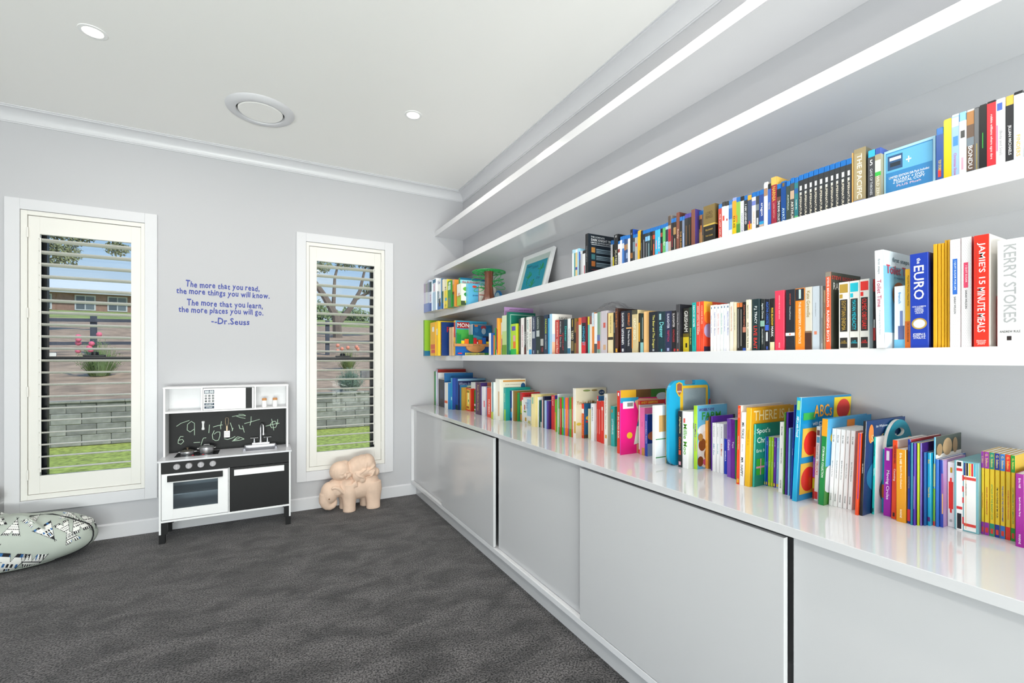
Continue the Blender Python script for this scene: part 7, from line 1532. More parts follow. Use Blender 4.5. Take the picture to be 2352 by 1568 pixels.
('C', 'pb', 'book', 'book', 1.6161, 0.9661, 0.0106, 0.14, 0.1797, 0.0211, '8ab8e0', 'small powder blue puppy book in a row of six on the worktop', 'small puppy books', {'bands': [(0.02, 0.08, 'e8c83c', 0.15, 0.85)], 'txt': [('Eric Hill', 'e8f0f0', 0.78, 0.96, 0.35, 'd'), ('Spot Story', 'e8f0f0', 0.2, 0.7, 0.35, 'd')]}),
('C', 'bb', 'board_book', 'book', 1.5717, 0.9265, 0.0151, 0.16, 0.244, 0.0255, 'f1f0ee', 'white puppy book with black cake title on the worktop', None, {'txt': [('Eric Hill', '4a4a4a', 0.8, 0.95, 0.3, 'd'), ('Spot Bakes a Cake', '3a3a3a', 0.36, 0.68, 0.3, 'd'), ('WARNE', '3a3a3a', 0.06, 0.18, 0.3, 'd')]}),
('C', 'pb', 'book', 'book', 1.5594, 0.9147, 0.004, 0.19, 0.28, 0.02, '4a8a2c', 'very slim leaf green book on the worktop', None, {}),
('C', 'pb', 'book', 'book', 1.5622, 0.9067, 0.007, 0.2, 0.2818, 0.0215, '4c1f94', 'slim purple book by the blue film book on the worktop', None, {'cov': '3c1c7c'}),
('C', 'pb', 'book', 'book', 1.5589, 0.8967, 0.006, 0.15, 0.2286, 0.0197, '7ac0e4', 'very slim light blue book on the worktop', None, {}),
('C', 'pb', 'book', 'book', 1.5288, 0.8716, 0.0052, 0.22, 0.3124, 0.0412, '1b3fa0', 'slim dark blue community book on the worktop', None, {'txt': [('my community', 'd8e0f0', 0.2, 0.8, 0.4, 'd')]}),
('C', 'bb', 'board_book', 'book', 1.5143, 0.8481, 0.0147, 0.3077, 0.338, 0.0479, '18a0cc', 'tall cyan puppet alphabet sound book on the worktop', None, {'cov': '1484b8', 'bands': [(0.88, 0.97, '9ad07a', 0.2, 0.8)], 'txt': [('ABCs with Friend!', 'f0f4f8', 0.62, 0.82, 0.5, 'd')], 'art': [('r', 0.64, 1, 0.5, 0.98, 'f0cc1c'), ('e', 0.84, 0.86, 0.14, 0.1, 'd8302c'), ('t', 'ABCs', 'f0a030', 0.42, 0.86, 0.36, 0.12), ('t', 'with', 'e8f0f4', 0.28, 0.74, 0.1, 0.04), ('t', 'Elmo!', 'eef2f6', 0.48, 0.72, 0.26, 0.07), ('r', 0.05, 0.28, 0.78, 0.85, '3ca44c'), ('r', 0.05, 0.4, 0.42, 0.7, 'e0b040'), ('e', 0.22, 0.55, 0.14, 0.12, 'd8281c'), ('r', 0.04, 0.38, 0.06, 0.36, 'e0b040'), ('e', 0.2, 0.2, 0.14, 0.12, 'd8281c')]}),
('C', 'bb', 'board_book', 'book', 1.5966, 0.8374, 0.0058, 0.14, 0.1711, 0.026, 'dc3826', 'small red touch book with lilac and yellow panels on the worktop', None, {'bands': [(0.42, 0.8, '9a5ad0'), (0.2, 0.4, 'c8cc28')], 'txt': [('Cuddly Cow', 'e8c840', 0.46, 0.76, 0.4, 'd')]}),
('C', 'bb', 'board_book', 'book', 1.5831, 0.8191, 0.012, 0.18, 0.243, 0.0356, 'f2f2f0', 'white lift the flap truck book on the worktop', None, {'bands': [(0.02, 0.12, 'd83030', 0.1, 0.9), (0.78, 0.86, '4ab0d8', 0.2, 0.9), (0.88, 0.95, '6a4048', 0.2, 0.9)], 'txt': [('Touch and Lift', '5a5a5a', 0.56, 0.76, 0.35, 'd'), ('TRUCKS', 'd85a4c', 0.34, 0.54, 0.5, 'd')]}),
('C', 'hb', 'book', 'book', 1.5487, 0.7846, 0.0157, 0.2733, 0.2741, 0.0492, '14803c', 'green story collection with orange head on the worktop', None, {'cov': '4aa4d4', 'bands': [(0.8, 1, 'e89a1c')], 'txt': [('STORYBOOK COLLECTION', 'e8f4e8', 0.32, 0.68, 0.4, 'd')], 'art': [('r', 0, 1, 0, 0.45, '3c8a2c'), ('r', 0.42, 0.6, 0.88, 0.97, 'e88a2c'), ('e', 0.25, 0.78, 0.18, 0.1, 'e8cc30'), ('e', 0.1, 0.3, 0.14, 0.16, 'd8dce4')]}),
('C', 'bb', 'board_book', 'book', 1.572, 0.7702, 0.011, 0.15, 0.2435, 0.0439, 'f1f1f1', 'first of five white flap books beside the green story collection', 'five white flap books', {'cov': 'e8e6e4', 'txt': [('Eric Hill', '5a5a5a', 0.8, 0.95, 0.3, 'd'), ('Spot Goes to the Park', '4a4a4a', 0.3, 0.66, 0.32, 'd'), ('WARNE', '4a4a4a', 0.06, 0.17, 0.28, 'd')]}),
('C', 'bb', 'board_book', 'book', 1.5722, 0.7575, 0.0115, 0.15, 0.2434, 0.0433, 'efefef', 'second of five white flap books beside the green story collection', 'five white flap books', {'cov': 'e8e6e4', 'txt': [('Eric Hill', '5a5a5a', 0.8, 0.95, 0.3, 'd'), ('Ou est mon petit chien?', '4a4a4a', 0.3, 0.66, 0.32, 'd'), ('WARNE', '4a4a4a', 0.06, 0.17, 0.28, 'd')]}),
('C', 'bb', 'board_book', 'book', 1.5739, 0.7444, 0.0119, 0.15, 0.2434, 0.0426, 'f2f2f2', 'third of five white flap books beside the green story collection', 'five white flap books', {'cov': 'e8e6e4', 'txt': [('Eric Hill', '5a5a5a', 0.8, 0.95, 0.3, 'd'), ('Spot Goes to the Circus', '4a4a4a', 0.3, 0.66, 0.32, 'd'), ('WARNE', '4a4a4a', 0.06, 0.17, 0.28, 'd')]}),
('C', 'bb', 'board_book', 'book', 1.5758, 0.7323, 0.0108, 0.15, 0.2433, 0.042, 'f0f0f0', 'fourth of five white flap books beside the green story collection', 'five white flap books', {'cov': 'e8e6e4', 'txt': [('Eric Hill', '5a5a5a', 0.8, 0.95, 0.3, 'd'), ('Spot Goes to a Party', '4a4a4a', 0.3, 0.66, 0.32, 'd'), ('WARNE', '4a4a4a', 0.06, 0.17, 0.28, 'd')]}),
('C', 'bb', 'board_book', 'book', 1.578, 0.7193, 0.0117, 0.15, 0.2432, 0.0414, 'f3f3f3', 'fifth of five white flap books beside the green story collection', 'five white flap books', {'cov': 'e8e6e4', 'txt': [('Eric Hill', '5a5a5a', 0.8, 0.95, 0.3, 'd'), ('Spot Visits Grandparents', '4a4a4a', 0.3, 0.66, 0.32, 'd'), ('WARNE', '4a4a4a', 0.06, 0.17, 0.28, 'd')]}),
('C', 'pb', 'book', 'book', 1.5407, 0.6868, 0.0074, 0.17, 0.2439, 0.0337, 'e84a1c', 'slim orange red picture book on the worktop', None, {'bands': [(0.2, 1, '5a2a9c', 0.75, 1)]}),
('C', 'hb', 'book', 'book', 1.5475, 0.6776, 0.0081, 0.2451, 0.28, 0.0372, '16181c', 'black spined bedtime book with deep blue cover on the worktop', None, {'cov': '16386a', 'txt': [('ten blankets', 'd8dcd8', 0.2, 0.8, 0.35, 'd')], 'art': [('t', 'Say Good', 'd8b87c', 0.42, 0.8, 0.6, 0.1), ('t', 'Ian Whybrow', 'c8d0dc', 0.38, 0.93, 0.3, 0.035), ('e', 0.5, 0.4, 0.45, 0.2, '1c6a94'), ('e', 0.12, 0.86, 0.06, 0.1, 'd8823c')]}),
('C', 'bb', 'board_book', 'book', 1.5919, 0.667, 0.0063, 0.128, 0.2309, 0.0235, '1cb8b0', 'turquoise touch book of opposites on the worktop', None, {'cov': 'e6e4e2', 'bands': [(0.03, 0.08, '0a3c3c', 0.3, 0.7)], 'txt': [('TOUCH AND FEEL', '0c5c5c', 0.72, 0.94, 0.35, 'd'), ('Opposites', 'eef8f8', 0.42, 0.68, 0.55, 'd')], 'art': [('t', 'O', '2a9aa0', 0.5, 0.82, 0.3, 0.12), ('e', 0.7, 0.3, 0.5, 0.2, '2a5a6a')]}),
('C', 'bb', 'board_book', 'book', 1.6102, 0.6338, 0.0182, 0.16, 0.2001, 0.0163, 'a015a4', 'magenta moving wheel book on the worktop', None, {'bands': [(0.82, 0.96, 'eee4ee', 0.3, 0.7)], 'txt': [('Moving Circles', 'f8ecf8', 0.14, 0.78, 0.5, 'd')]}),
('C', 'bb', 'board_book', 'book', 1.5992, 0.6164, 0.0119, 0.19, 0.2277, 0.0173, 'ea4812', 'orange touch book of counting on the worktop', None, {'cov': 'e6dcd4', 'bands': [(0.03, 0.08, '3a1408', 0.3, 0.7)], 'txt': [('TOUCH AND FEEL', '5a1a08', 0.7, 0.94, 0.35, 'd'), ('Counting', 'fbece4', 0.44, 0.68, 0.5, 'd')]}),
('C', 'bb', 'board_book', 'book', 1.585, 0.5887, 0.0219, 0.15, 0.2059, 0.0, 'd99210', 'thick ochre first book with white lettering on the worktop', None, {'txt': [('Eric Hill', 'f8ecd4', 0.8, 0.95, 0.25, 'd'), ("Spot's First Colours", 'f8ecd4', 0.46, 0.78, 0.25, 'd'), ('WARNE', 'f8ecd4', 0.06, 0.18, 0.22, 'd')]}),
('C', 'pb', 'book', 'book', 1.5912, 0.5808, 0.0068, 0.2, 0.2361, 0.0048, '12309c', 'blue comic hero book with red foot on the worktop', None, {'cov': 'a02c34', 'bands': [(0.03, 0.17, 'dc2430')], 'txt': [('BATTLE OF THE HQS', 'e0c840', 0.38, 0.6, 0.3, 'd'), ('PJ MASKS', '7ad0f0', 0.84, 0.96, 0.4, 'd')]}),
('C', 'pb', 'book', 'book', 1.583, 0.5734, 0.004, 0.2, 0.229, 0.0032, '1a7a94', 'slim peacock blue story reader on the worktop', None, {}),
('C', 'pb', 'book', 'book', 1.5855, 0.5684, 0.004, 0.2, 0.2283, 0.0032, '4a249c', 'slim indigo story reader on the worktop', None, {'bands': [(0.2, 0.6, 'c8b8e8', 0.4, 0.6)]}),
('C', 'pb', 'book', 'book', 1.5936, 0.5634, 0.0035, 0.2, 0.2287, 0.0016, 'b8cc14', 'slim acid yellow story reader on the worktop', None, {}),
('C', 'pb', 'book', 'book', 1.5995, 0.5588, 0.0035, 0.2, 0.2292, 0.0016, '7a68c4', 'slim lavender story reader on the worktop', None, {'cov': '3a1c6c'}),
('C', 'pb', 'book', 'book', 1.608, 0.5539, 0.0035, 0.16, 0.2031, 0.0, '1a5c9c', 'slim cobalt story reader on the worktop', None, {}),
('C', 'bb', 'board_book', 'book', 1.6191, 0.5461, 0.0067, 0.16, 0.2019, 0.0, '189cc0', 'cyan builder book with yellow lettering on the worktop', None, {'bands': [(0.06, 0.12, '5a1c6c', 0.1, 0.9)], 'txt': [('Bob', 'f0c828', 0.82, 0.94, 0.5, 'd'), ('Team Bob', 'f0c828', 0.28, 0.64, 0.5, 'd')]}),
('C', 'pb', 'book', 'book', 1.6325, 0.5412, 0.0037, 0.176, 0.2456, 0.0073, '6ab8dc', 'tall animal book shading blue to green on the worktop', None, {'cov': '46504a', 'bands': [(0.44, 0.7, 'b8c88c'), (0.05, 0.42, '7ab828'), (0, 0.05, 'dc3020')], 'txt': [('Baby Animal World', 'eef6f8', 0.7, 0.96, 0.4, 'd')], 'art': [('r', 0, 1, 0, 0.8, 'ece8e2'), ('e', 0.44, 0.87, 0.18, 0.1, 'c0a078'), ('e', 0.14, 0.85, 0.11, 0.07, 'a88a64'), ('e', 0.74, 0.87, 0.1, 0.09, 'a88a64')]}),
('C', 'pb', 'book', 'book', 1.6294, 0.533, 0.0057, 0.19, 0.1852, 0.0, '2c6ac0', 'slim glossy blue board book on the worktop', None, {}),
('C', 'bb', 'board_book', 'book', 1.6356, 0.5246, 0.0074, 0.152, 0.1846, 0.0, '2340a4', 'glossy blue story book with iridescent side on the worktop', None, {'cov': 'b48ac0', 'bands': [(0.5, 0.8, '9a5a9c', 0.5, 1), (0.2, 0.5, 'd8a070', 0.6, 1)]}),
('C', 'bx', 'boxed_set', 'boxed set', 1.6605, 0.5089, 0.0146, 0.16, 0.1781, 0.0, 'f0efec', 'white boxed book with red crayon shape on the worktop', None, {'bands': [(0.28, 0.7, 'e82418', 0.18, 0.82), (0.7, 0.76, 'e82418', 0.36, 0.62), (0.22, 0.28, 'e82418', 0.36, 0.62), (0.84, 0.92, 'c8a020', 0.4, 0.7)], 'txt': [('make\nbelieve\nideas', '4a4a4a', 0.06, 0.14, 0.4, 'h')]}),
('C', 'bx', 'boxed_set', 'boxed set', 1.6519, 0.4588, 0.048, 0.1701, 0.1877, 0.0, '7ab4bc', 'patterned slipcase holding six striped search books on the worktop', None, {'cov': '8ab8c0', 'bands': [(0.0, 1, 'f2f0ee', 0.09, 0.36), (0.92, 0.98, '1c1416', 0.12, 0.3), (0.02, 0.24, '1c1620', 0.12, 0.3), (0.3, 0.34, 'd8282c', 0.1, 0.34), (0.85, 0.89, 'd8282c', 0.1, 0.34), (0.1, 0.2, 'd8282c', 0.34, 0.4), (0.4, 0.48, 'd8282c', 0.34, 0.4), (0.56, 0.64, 'd8282c', 0.34, 0.4), (0.72, 0.8, 'd8282c', 0.34, 0.4), (0.02, 0.98, 'f0eeea', 0.41, 0.9), (0.8, 0.98, '1c3a88', 0.41, 0.48), (0.8, 0.98, '16161a', 0.505, 0.585), (0.8, 0.98, 'e0c020', 0.61, 0.69), (0.8, 0.98, 'd82c28', 0.71, 0.79), (0.8, 0.98, '4ab4cc', 0.81, 0.89), (0.74, 0.78, 'd84038', 0.41, 0.9), (0.08, 0.12, 'd84038', 0.41, 0.9), (0.04, 0.98, 'c8a020', 0.485, 0.5)], 'txt': [('WHERE NOW?', '6a6a70', 0.4, 0.8, 0.05, 'd')]}),
('C', 'pb', 'book', 'book', 1.6666, 0.4529, 0.0048, 0.13, 0.2187, 0.0, 'e8c62a', 'purple tipped yellow reader beside the patterned slipcase on the worktop', 'yellow adventure readers', {'cov': 'e0b830', 'bands': [(0.8, 1, '8a2c9c'), (0, 0.15, '8a2c9c'), (0.03, 0.09, 'd83c28', 0.2, 0.8)], 'txt': [('G. Stilton', 'e8d060', 0.82, 0.98, 0.5, 'd'), ('PAWS OFF, CHEDDARFACE!', 'b82c28', 0.2, 0.62, 0.38, 'd')]}),
('C', 'pb', 'book', 'book', 1.6671, 0.4432, 0.0086, 0.13, 0.2185, 0.0, 'e8c62a', 'second purple tipped yellow reader from the patterned slipcase on the worktop', 'yellow adventure readers', {'cov': 'e0b830', 'bands': [(0.8, 1, '922ca0'), (0, 0.15, '922ca0'), (0.03, 0.09, 'd83c28', 0.2, 0.8)], 'txt': [('G. Stilton', 'e8d060', 0.82, 0.98, 0.5, 'd'), ('PAWS OFF, CHEDDARFACE!', 'b82c28', 0.2, 0.62, 0.38, 'd')]}),
('C', 'pb', 'book', 'book', 1.6678, 0.4337, 0.0085, 0.13, 0.2183, 0.0, 'e8c62a', 'teal tipped yellow reader on the worktop', 'yellow adventure readers', {'cov': 'e0b830', 'bands': [(0.8, 1, '1c8a70'), (0, 0.15, '1c8a70'), (0.03, 0.09, 'd83c28', 0.2, 0.8)], 'txt': [('G. Stilton', 'e8d060', 0.82, 0.98, 0.5, 'd'), ('ATTACK OF THE BANDIT CATS', '2c9a50', 0.2, 0.62, 0.38, 'd')]}),
('C', 'pb', 'book', 'book', 1.6685, 0.4241, 0.0084, 0.13, 0.2181, 0.0, 'e8c62a', 'navy tipped yellow reader on the worktop', 'yellow adventure readers', {'cov': 'e0b830', 'bands': [(0.8, 1, '1c2f90'), (0, 0.15, '1c2f90'), (0.03, 0.09, 'd83c28', 0.2, 0.8)], 'txt': [('G. Stilton', 'e8d060', 0.82, 0.98, 0.5, 'd'), ("I'M TOO FOND OF MY FUR!", '2a2a2a', 0.2, 0.62, 0.38, 'd')]}),
('C', 'pb', 'book', 'book', 1.6694, 0.4146, 0.0084, 0.13, 0.2178, 0.0, 'e8c62a', 'blue tipped yellow reader on the worktop', 'yellow adventure readers', {'cov': 'e0b830', 'bands': [(0.8, 1, '2f74c4'), (0, 0.15, '2f74c4'), (0.03, 0.09, 'd83c28', 0.2, 0.8)], 'txt': [('G. Stilton', 'e8d060', 0.82, 0.98, 0.5, 'd'), ('THE CURSE OF THE CHEESE PYRAMID', '2c5ab0', 0.2, 0.62, 0.38, 'd')]}),
('C', 'pb', 'book', 'book', 1.6703, 0.4052, 0.0083, 0.13, 0.2176, 0.0, 'e8c62a', 'red tipped yellow reader on the worktop', 'yellow adventure readers', {'cov': 'e0b830', 'bands': [(0.8, 1, 'e02c20'), (0, 0.15, 'e02c20'), (0.03, 0.09, 'd83c28', 0.2, 0.8)], 'txt': [('G. Stilton', 'e8d060', 0.82, 0.98, 0.5, 'd'), ('FOUR MICE DEEP IN THE JUNGLE', 'd84828', 0.2, 0.62, 0.38, 'd')]}),
('C', 'pb', 'book', 'book', 1.6705, 0.397, 0.0072, 0.13, 0.2174, 0.0, 'e8c62a', 'green tipped yellow reader on the worktop', 'yellow adventure readers', {'cov': 'e0b830', 'bands': [(0.8, 1, '1c9430'), (0, 0.15, '1c9430'), (0.03, 0.09, 'd83c28', 0.2, 0.8)], 'txt': [('G. Stilton', 'e8d060', 0.82, 0.98, 0.5, 'd'), ('LOST TREASURE OF THE EMERALD EYE', '3a9a30', 0.2, 0.62, 0.38, 'd')]}),
('C', 'bb', 'board_book', 'book', 1.631, 0.3726, 0.0146, 0.17, 0.1796, 0.0, '9a128e', 'thick magenta birthday book at the worktop end on the worktop', None, {'txt': [('Eric Hill', 'f4e4f2', 0.8, 0.95, 0.25, 'd'), ("Spot's Birthday Party", 'f4e4f2', 0.36, 0.74, 0.25, 'd'), ('WARNE', 'f4e4f2', 0.04, 0.18, 0.25, 'd')]})]
SHELF_Z = {'T': 1.7902, 'M': 1.3622, 'C': 0.8702}


def flat_quads(specs, name, parent, rough=0.38):
    """specs [(list of corner points, colour)] -> one mesh, one material per colour"""
    if not specs:
        return
    cols = []
    mb = MB()
    for pts, c in specs:
        if c not in cols:
            cols.append(c)
        mb.cur = cols.index(c)
        mb.add(pts, [tuple(range(len(pts)))])
    return mb.build(name, [mat(c, rough) for c in cols], parent, fix=False)


def printed(quads, texts, name, parent, rough):
    if not quads and not texts:
        return
    cols = []
    mb = MB()

    def use(c):
        if c not in cols:
            cols.append(c)
        mb.cur = cols.index(c)
    for pts, c in quads:
        use(c)
        mb.add(pts, [tuple(range(len(pts)))])
    for body, c, org, ex, ey, w, h in texts:
        use(c)
        put_text(mb, body, org, ex, ey, w, h, 0.012, 'soft', 1.0, 'CENTER' if '\n' in body else 'LEFT')
    return mb.build(name, [mat(c, rough) for c in cols], parent, fix=False)


def make_item(row, make, name, cat, X, yn, t, D, h, lean, col, label, group, ex):
    z = SHELF_Z[row]
    cov = ex.get('cov', col)
    y0 = 0.0 if lean >= 0 else -t
    e = thing(name, label, cat, (X, yn if lean >= 0 else yn + t, z), group or {'T': 'items on the upper shelf', 'M': 'books on the lower shelf', 'C': 'books on the worktop'}[row])
    WORLD[e.name] = Vector((0, 0, 0))
    e.rotation_euler.x = lean
    y1 = y0 + t
    rough = {'dc': 0.22, 'bx': 0.35, 'hb': 0.35, 'pb': 0.4, 'bb': 0.28}[make]
    mc, ms = mat(col, rough), mat(cov, rough)
    front = 0.0
    if make == 'bx':
        mb = MB()
        mb.box(0, D, y0, y1, 0, h)
        mb.m = [0, 0, 1, 0, 1, 0]
        mb.build('box', [mc, ms], e, 0.0008, segs=1)
    elif make == 'dc':
        top = mat(ex.get('top', '1a6fc0'), 0.2)
        MB().box(0, D, y0, y1, 0, h).build('case', top, e, 0.0012, segs=1)
        zs = h * ex.get('sl', 0.885)
        s = 0.0003
        mb = MB()
        mb.add([(-s, y0 - s, .002), (-s, y1 + s, .002), (-s, y1 + s, zs), (-s, y0 - s, zs), (D - .004, y0 - s, .002), (D - .004, y0 - s, zs), (D - .004, y1 + s, .002), (D - .004, y1 + s, zs)],
               [(0, 3, 2, 1), (0, 4, 5, 3), (1, 2, 7, 6)])
        mb.m = [0, 1, 1]
        mb.build('sleeve', [mc, ms], e, fix=False)
        front = -s
    else:
        c = {'hb': .0026, 'pb': .0007, 'bb': .002}[make]
        c = min(c, t * .2)
        ov = {'hb': .003, 'pb': .0, 'bb': .0}[make]
        r = min(.0012, t * .2)
        outer = [(D, y0), (r, y0), (0, y0 + r), (0, y1 - r), (r, y1), (D, y1)]
        inner = [(D, y1 - c), (c, y1 - c), (c, y0 + c), (D, y0 + c)]
        pts = outer + inner
        n = len(pts)
        mb = MB()
        mb.add([(p[0], p[1], 0) for p in pts] + [(p[0], p[1], h) for p in pts], [(i, (i + 1) % n, (i + 1) % n + n, i + n) for i in range(n)])
        mb.m = [1, 0, 0, 0, 1, 1, 1, 1, 1, 1]
        o_ = len(mb.v)
        for zz, base in ((0, 0), (h, n)):
            # end faces: near board, spine, far board
            mb.f += [(base + 0, base + 1, base + 8, base + 9), (base + 1, base + 2, base + 3, base + 4, base + 7, base + 8), (base + 4, base + 5, base + 6, base + 7)]
            mb.m += [1, 0, 1]
        mb.build('cover', [mc, ms], e, fix=False)
        MB().box(c + .0005, D - ov - .0004, y0 + c + .0002, y1 - c - .0002, ov + .0002, h - ov - .0004).build('page_block', M_PAGE, e, fix=False)
    # printing on the spine
    sp = []
    lay = 0
    for b in ex.get('bands', ()):
        lay += 1
        x = front - .0003 - .00006 * lay
        a, q = b[3:5] if len(b) > 3 else (0, 1)
        ya, yb = y1 - t * a, y1 - t * q
        hh = h * (ex.get('sl', 0.885) if make == 'dc' and b[1] <= .9 else 1.0)
        za, zb = hh * b[0], min(hh * b[1], h - .0003)
        sp.append(([(x, ya, za), (x, ya, zb), (x, yb, zb), (x, yb, za)], b[2]))
    if ex.get('coin'):
        for rr, c in ((.42, 'b8963c'), (.33, 'c9ccd0'), (.29, 'dfe2e4')):
            lay += 1
            x = front - .0003 - .00006 * lay
            sp.append(([(x, y0 + t / 2 - t * rr * math.cos(k * PI / 14), h * .255 + t * rr * .92 * math.sin(k * PI / 14)) for k in range(28)], c))
    if ex.get('dots'):
        nz = int(h / .0042)
        for i in range(nz):
            for j in range(int(t / .0042)):
                yy, zz = y0 + .0021 + j * .0042 + (.0021 if i % 2 else 0), .003 + i * .0042
                if yy > y1 - .001 or zz > h - .002:
                    continue
                x = front - .00025
                sp.append(([(x, yy - .0005, zz), (x, yy, zz + .0005), (x, yy + .0005, zz), (x, yy, zz - .0005)], '9a989c'))
    tx = []
    for body, c, a, q, w, m in ex.get('txt', ()):
        x = front - .0003 - .00006 * (lay + 2)
        za, zb = h * a, h * q
        org = (x, (y0 + y1) / 2, (za + zb) / 2)
        if m == 'd':
            tx.append((body, c, org, (0, 0, -1), (0, -1, 0), zb - za, t * w))
        elif m == 'u':
            tx.append((body, c, org, (0, 0, 1), (0, 1, 0), zb - za, t * w))
        else:
            tx.append((body, c, org, (0, -1, 0), (0, 0, 1), t * w, zb - za))
    printed(sp, tx, 'spine_print', e, rough)
    # printing on the cover that faces the room's end
    cp, ct = [], []
    lay = 0
    for s in ex.get('art', ()):
        lay += 1
        y = y0 - .0005 - .00006 * lay
        if s[0] == 'r':
            cp.append(([(D * s[1], y, h * s[3]), (D * s[2], y, h * s[3]), (D * s[2], y, h * s[4]), (D * s[1], y, h * s[4])], s[5]))
        elif s[0] == 'e':
            pts = []
            for k in range(20):
                a = 2 * PI * k / 20
                px, pz = s[1] + s[3] * math.cos(a), s[2] + s[4] * math.sin(a)
                pts.append((D * min(.99, max(.01, px)), y, h * min(.995, max(.005, pz))))
            cp.append((pts, s[5]))
        elif s[0] == 'p':
            cp.append(([(D * q[0], y, h * q[1]) for q in s[1]], s[2]))
        else:
            w = min(s[5], 2 * s[3], 2 * (1 - s[3])) if s[5] < 1 else s[5]
            ct.append((s[1], s[2], (D * s[3], y0 - .0005 - .00006 * 14, h * s[4]), (1, 0, 0), (0, 0, 1), D * w, h * s[6]))
    printed(cp, ct, 'cover_print', e, rough)
    return e


for it in ITEMS:
    make_item(*it)

# ------------------------------------------------------------------ toys and pictures among the books
# toy tree with wire leaves
tz = 1.7902
tc = Vector((1.635, 3.385, tz))
t = thing('toy_tree', 'brown plastic toy tree with green loop leaves on the upper shelf', 'toy tree', tuple(tc))
BRN = mat('6b3a26', .35, vary=.12, vscale=40)
GRN = mat('1c8f43', .35)
mb = MB()
prof = [(.075, 0), (.062, .018), (.046, .045), (.037, .08), (.033, .14), (.032, .22), (.036, .262)]
n = 36
vs = [(tc.x + r * (1 + .06 * math.sin(k * 9 * 2 * PI / n)) * math.cos(2 * PI * k / n), tc.y + r * (1 + .06 * math.sin(k * 9 * 2 * PI / n)) * math.sin(2 * PI * k / n), tz + z) for r, z in prof for k in range(n)]
fs = [(i * n + k, i * n + (k + 1) % n, (i + 1) * n + (k + 1) % n, (i + 1) * n + k) for i in range(len(prof) - 1) for k in range(n)] + [tuple(range(n - 1, -1, -1)), tuple((len(prof) - 1) * n + k for k in range(n))]
mb.add(vs, fs).build('tree_trunk', BRN, t, smooth=True)


def loop(mb, c, e1, e2, a, b, r=.0026):
    mb.tube([tuple(Vector(c) + Vector(e1) * (a * math.cos(q * PI / 9)) + Vector(e2) * (b * math.sin(q * PI / 9))) for q in range(18)], r, 6, True)


mb = MB()
for k in range(12):
    a = 2 * PI * k / 12
    d1 = Vector((math.cos(a), math.sin(a), -.10))
    d2 = Vector((-math.sin(a), math.cos(a), 0))
    loop(mb, tc + Vector((0, 0, .270)) + d1 * .068, d1, d2, .034, .018)
    a += PI / 12
    d1 = Vector((math.cos(a), math.sin(a), -.12))
    d2 = Vector((-math.sin(a), math.cos(a), 0))
    loop(mb, tc + Vector((0, 0, .272)) + d1 * .112, d1, d2, .028, .024)
loop(mb, tc + Vector((0, 0, .258)), (1, 0, 0), (0, 1, 0), .138, .138, .004)
mb.lathe([(0, .262), (.040, .262), (.040, .272), (0, .278)], tuple(tc), 20)
mb.build('leaf_canopy', GRN, t, smooth=True)
for sx, zz, ln in (((-.62, .62), .205, .115), ((.55, -.60), .135, .11), ((-.45, .75), .120, .10), ((.70, -.45), .175, .095)):
    mb = MB()
    d1 = Vector((sx[0], sx[1], .16)).normalized()
    d2 = Vector((0, 0, 1)).cross(d1).normalized()
    up_ = d1.cross(d2)
    st_ = tc + Vector((0, 0, zz)) + d1 * .030
    mb.tube([tuple(st_), tuple(st_ + d1 * .03)], .006, 8)
    for s in (-1, 0, 1):
        dd = (d1 + (d2 * .5 + up_ * -.35) * s).normalized()
        loop(mb, st_ + dd * (ln * .58), dd, d2 if s == 0 else up_, ln * .42, .017)
    mb.build('leaf_branch', GRN, t, smooth=True)
t = thing('toy_disc', 'round blue toy disc standing behind the toy tree', 'toy', (1.765, 3.47, tz))
MB().lathe([(0, -.008), (.060, -.008), (.064, -.004), (.064, .004), (.060, .008), (0, .008)], (1.765, 3.47, tz + .0645), 28, 'x').build('disc', mat('1c80c4', .3), t, smooth=True)
MB().lathe([(.036, -.0095), (.046, -.0095), (.046, -.0078), (.036, -.0078)], (1.765, 3.47, tz + .0645), 28, 'x').build('disc_ring', mat('bfe0f0', .4), t, smooth=True)

# framed child's picture leaning on the wall
t = thing('framed_picture', 'white framed blue child\'s drawing leaning on the wall', 'picture', (1.705, 2.88, tz + .0067))
WORLD[t.name] = Vector((0, 0, 0))
t.rotation_euler.y = math.radians(15.5)
FW, FH, FB = .43, .345, .030
bx('frame_rail', M_WHITE, t, 0, .022, -FW / 2, FW / 2, 0, FB, .001)
bx('frame_rail', M_WHITE, t, 0, .022, -FW / 2, FW / 2, FH - FB, FH, .001)
bx('frame_stile', M_WHITE, t, 0, .022, -FW / 2, -FW / 2 + FB, FB, FH - FB, .001)
bx('frame_stile', M_WHITE, t, 0, .022, FW / 2 - FB, FW / 2, FB, FH - FB, .001)
bx('backing', mat('2a2826', .8), t, .018, .024, -FW / 2 + .004, FW / 2 - .004, .004, FH - .004)
bx('mount', mat('e6e8e8', .6), t, .012, .018, -FW / 2 + FB, FW / 2 - FB, FB, FH - FB)
art = [([(.0115, .145, .045), (.0115, .145, .275), (.0115, -.150, .275), (.0115, -.150, .045)], '1a9fc0')]
mb = MB()
for (cx_, cz_, sc_, sd) in ((.07, .15, .055, 1), (-.085, .20, .05, 2), (-.005, .085, .05, 3)):
    rq = random.Random(sd)
    mb.tube([(.011, cx_, cz_ - sc_), (.011, cx_ + .012, cz_ - sc_ * .4), (.011, cx_ - .004, cz_ + sc_ * .2)], .0024, 5)
    for k in range(9):
        a = rq.uniform(0, PI)
        mb.tube([(.011, cx_, cz_), (.011, cx_ + math.cos(a) * sc_ * .8, cz_ + math.sin(a) * sc_)], .002, 5)
flat_quads(art, 'drawing_paper', t, .7)
mb.build('drawing_strokes', mat('2f9a58', .8), t, fix=False)
mb = MB()
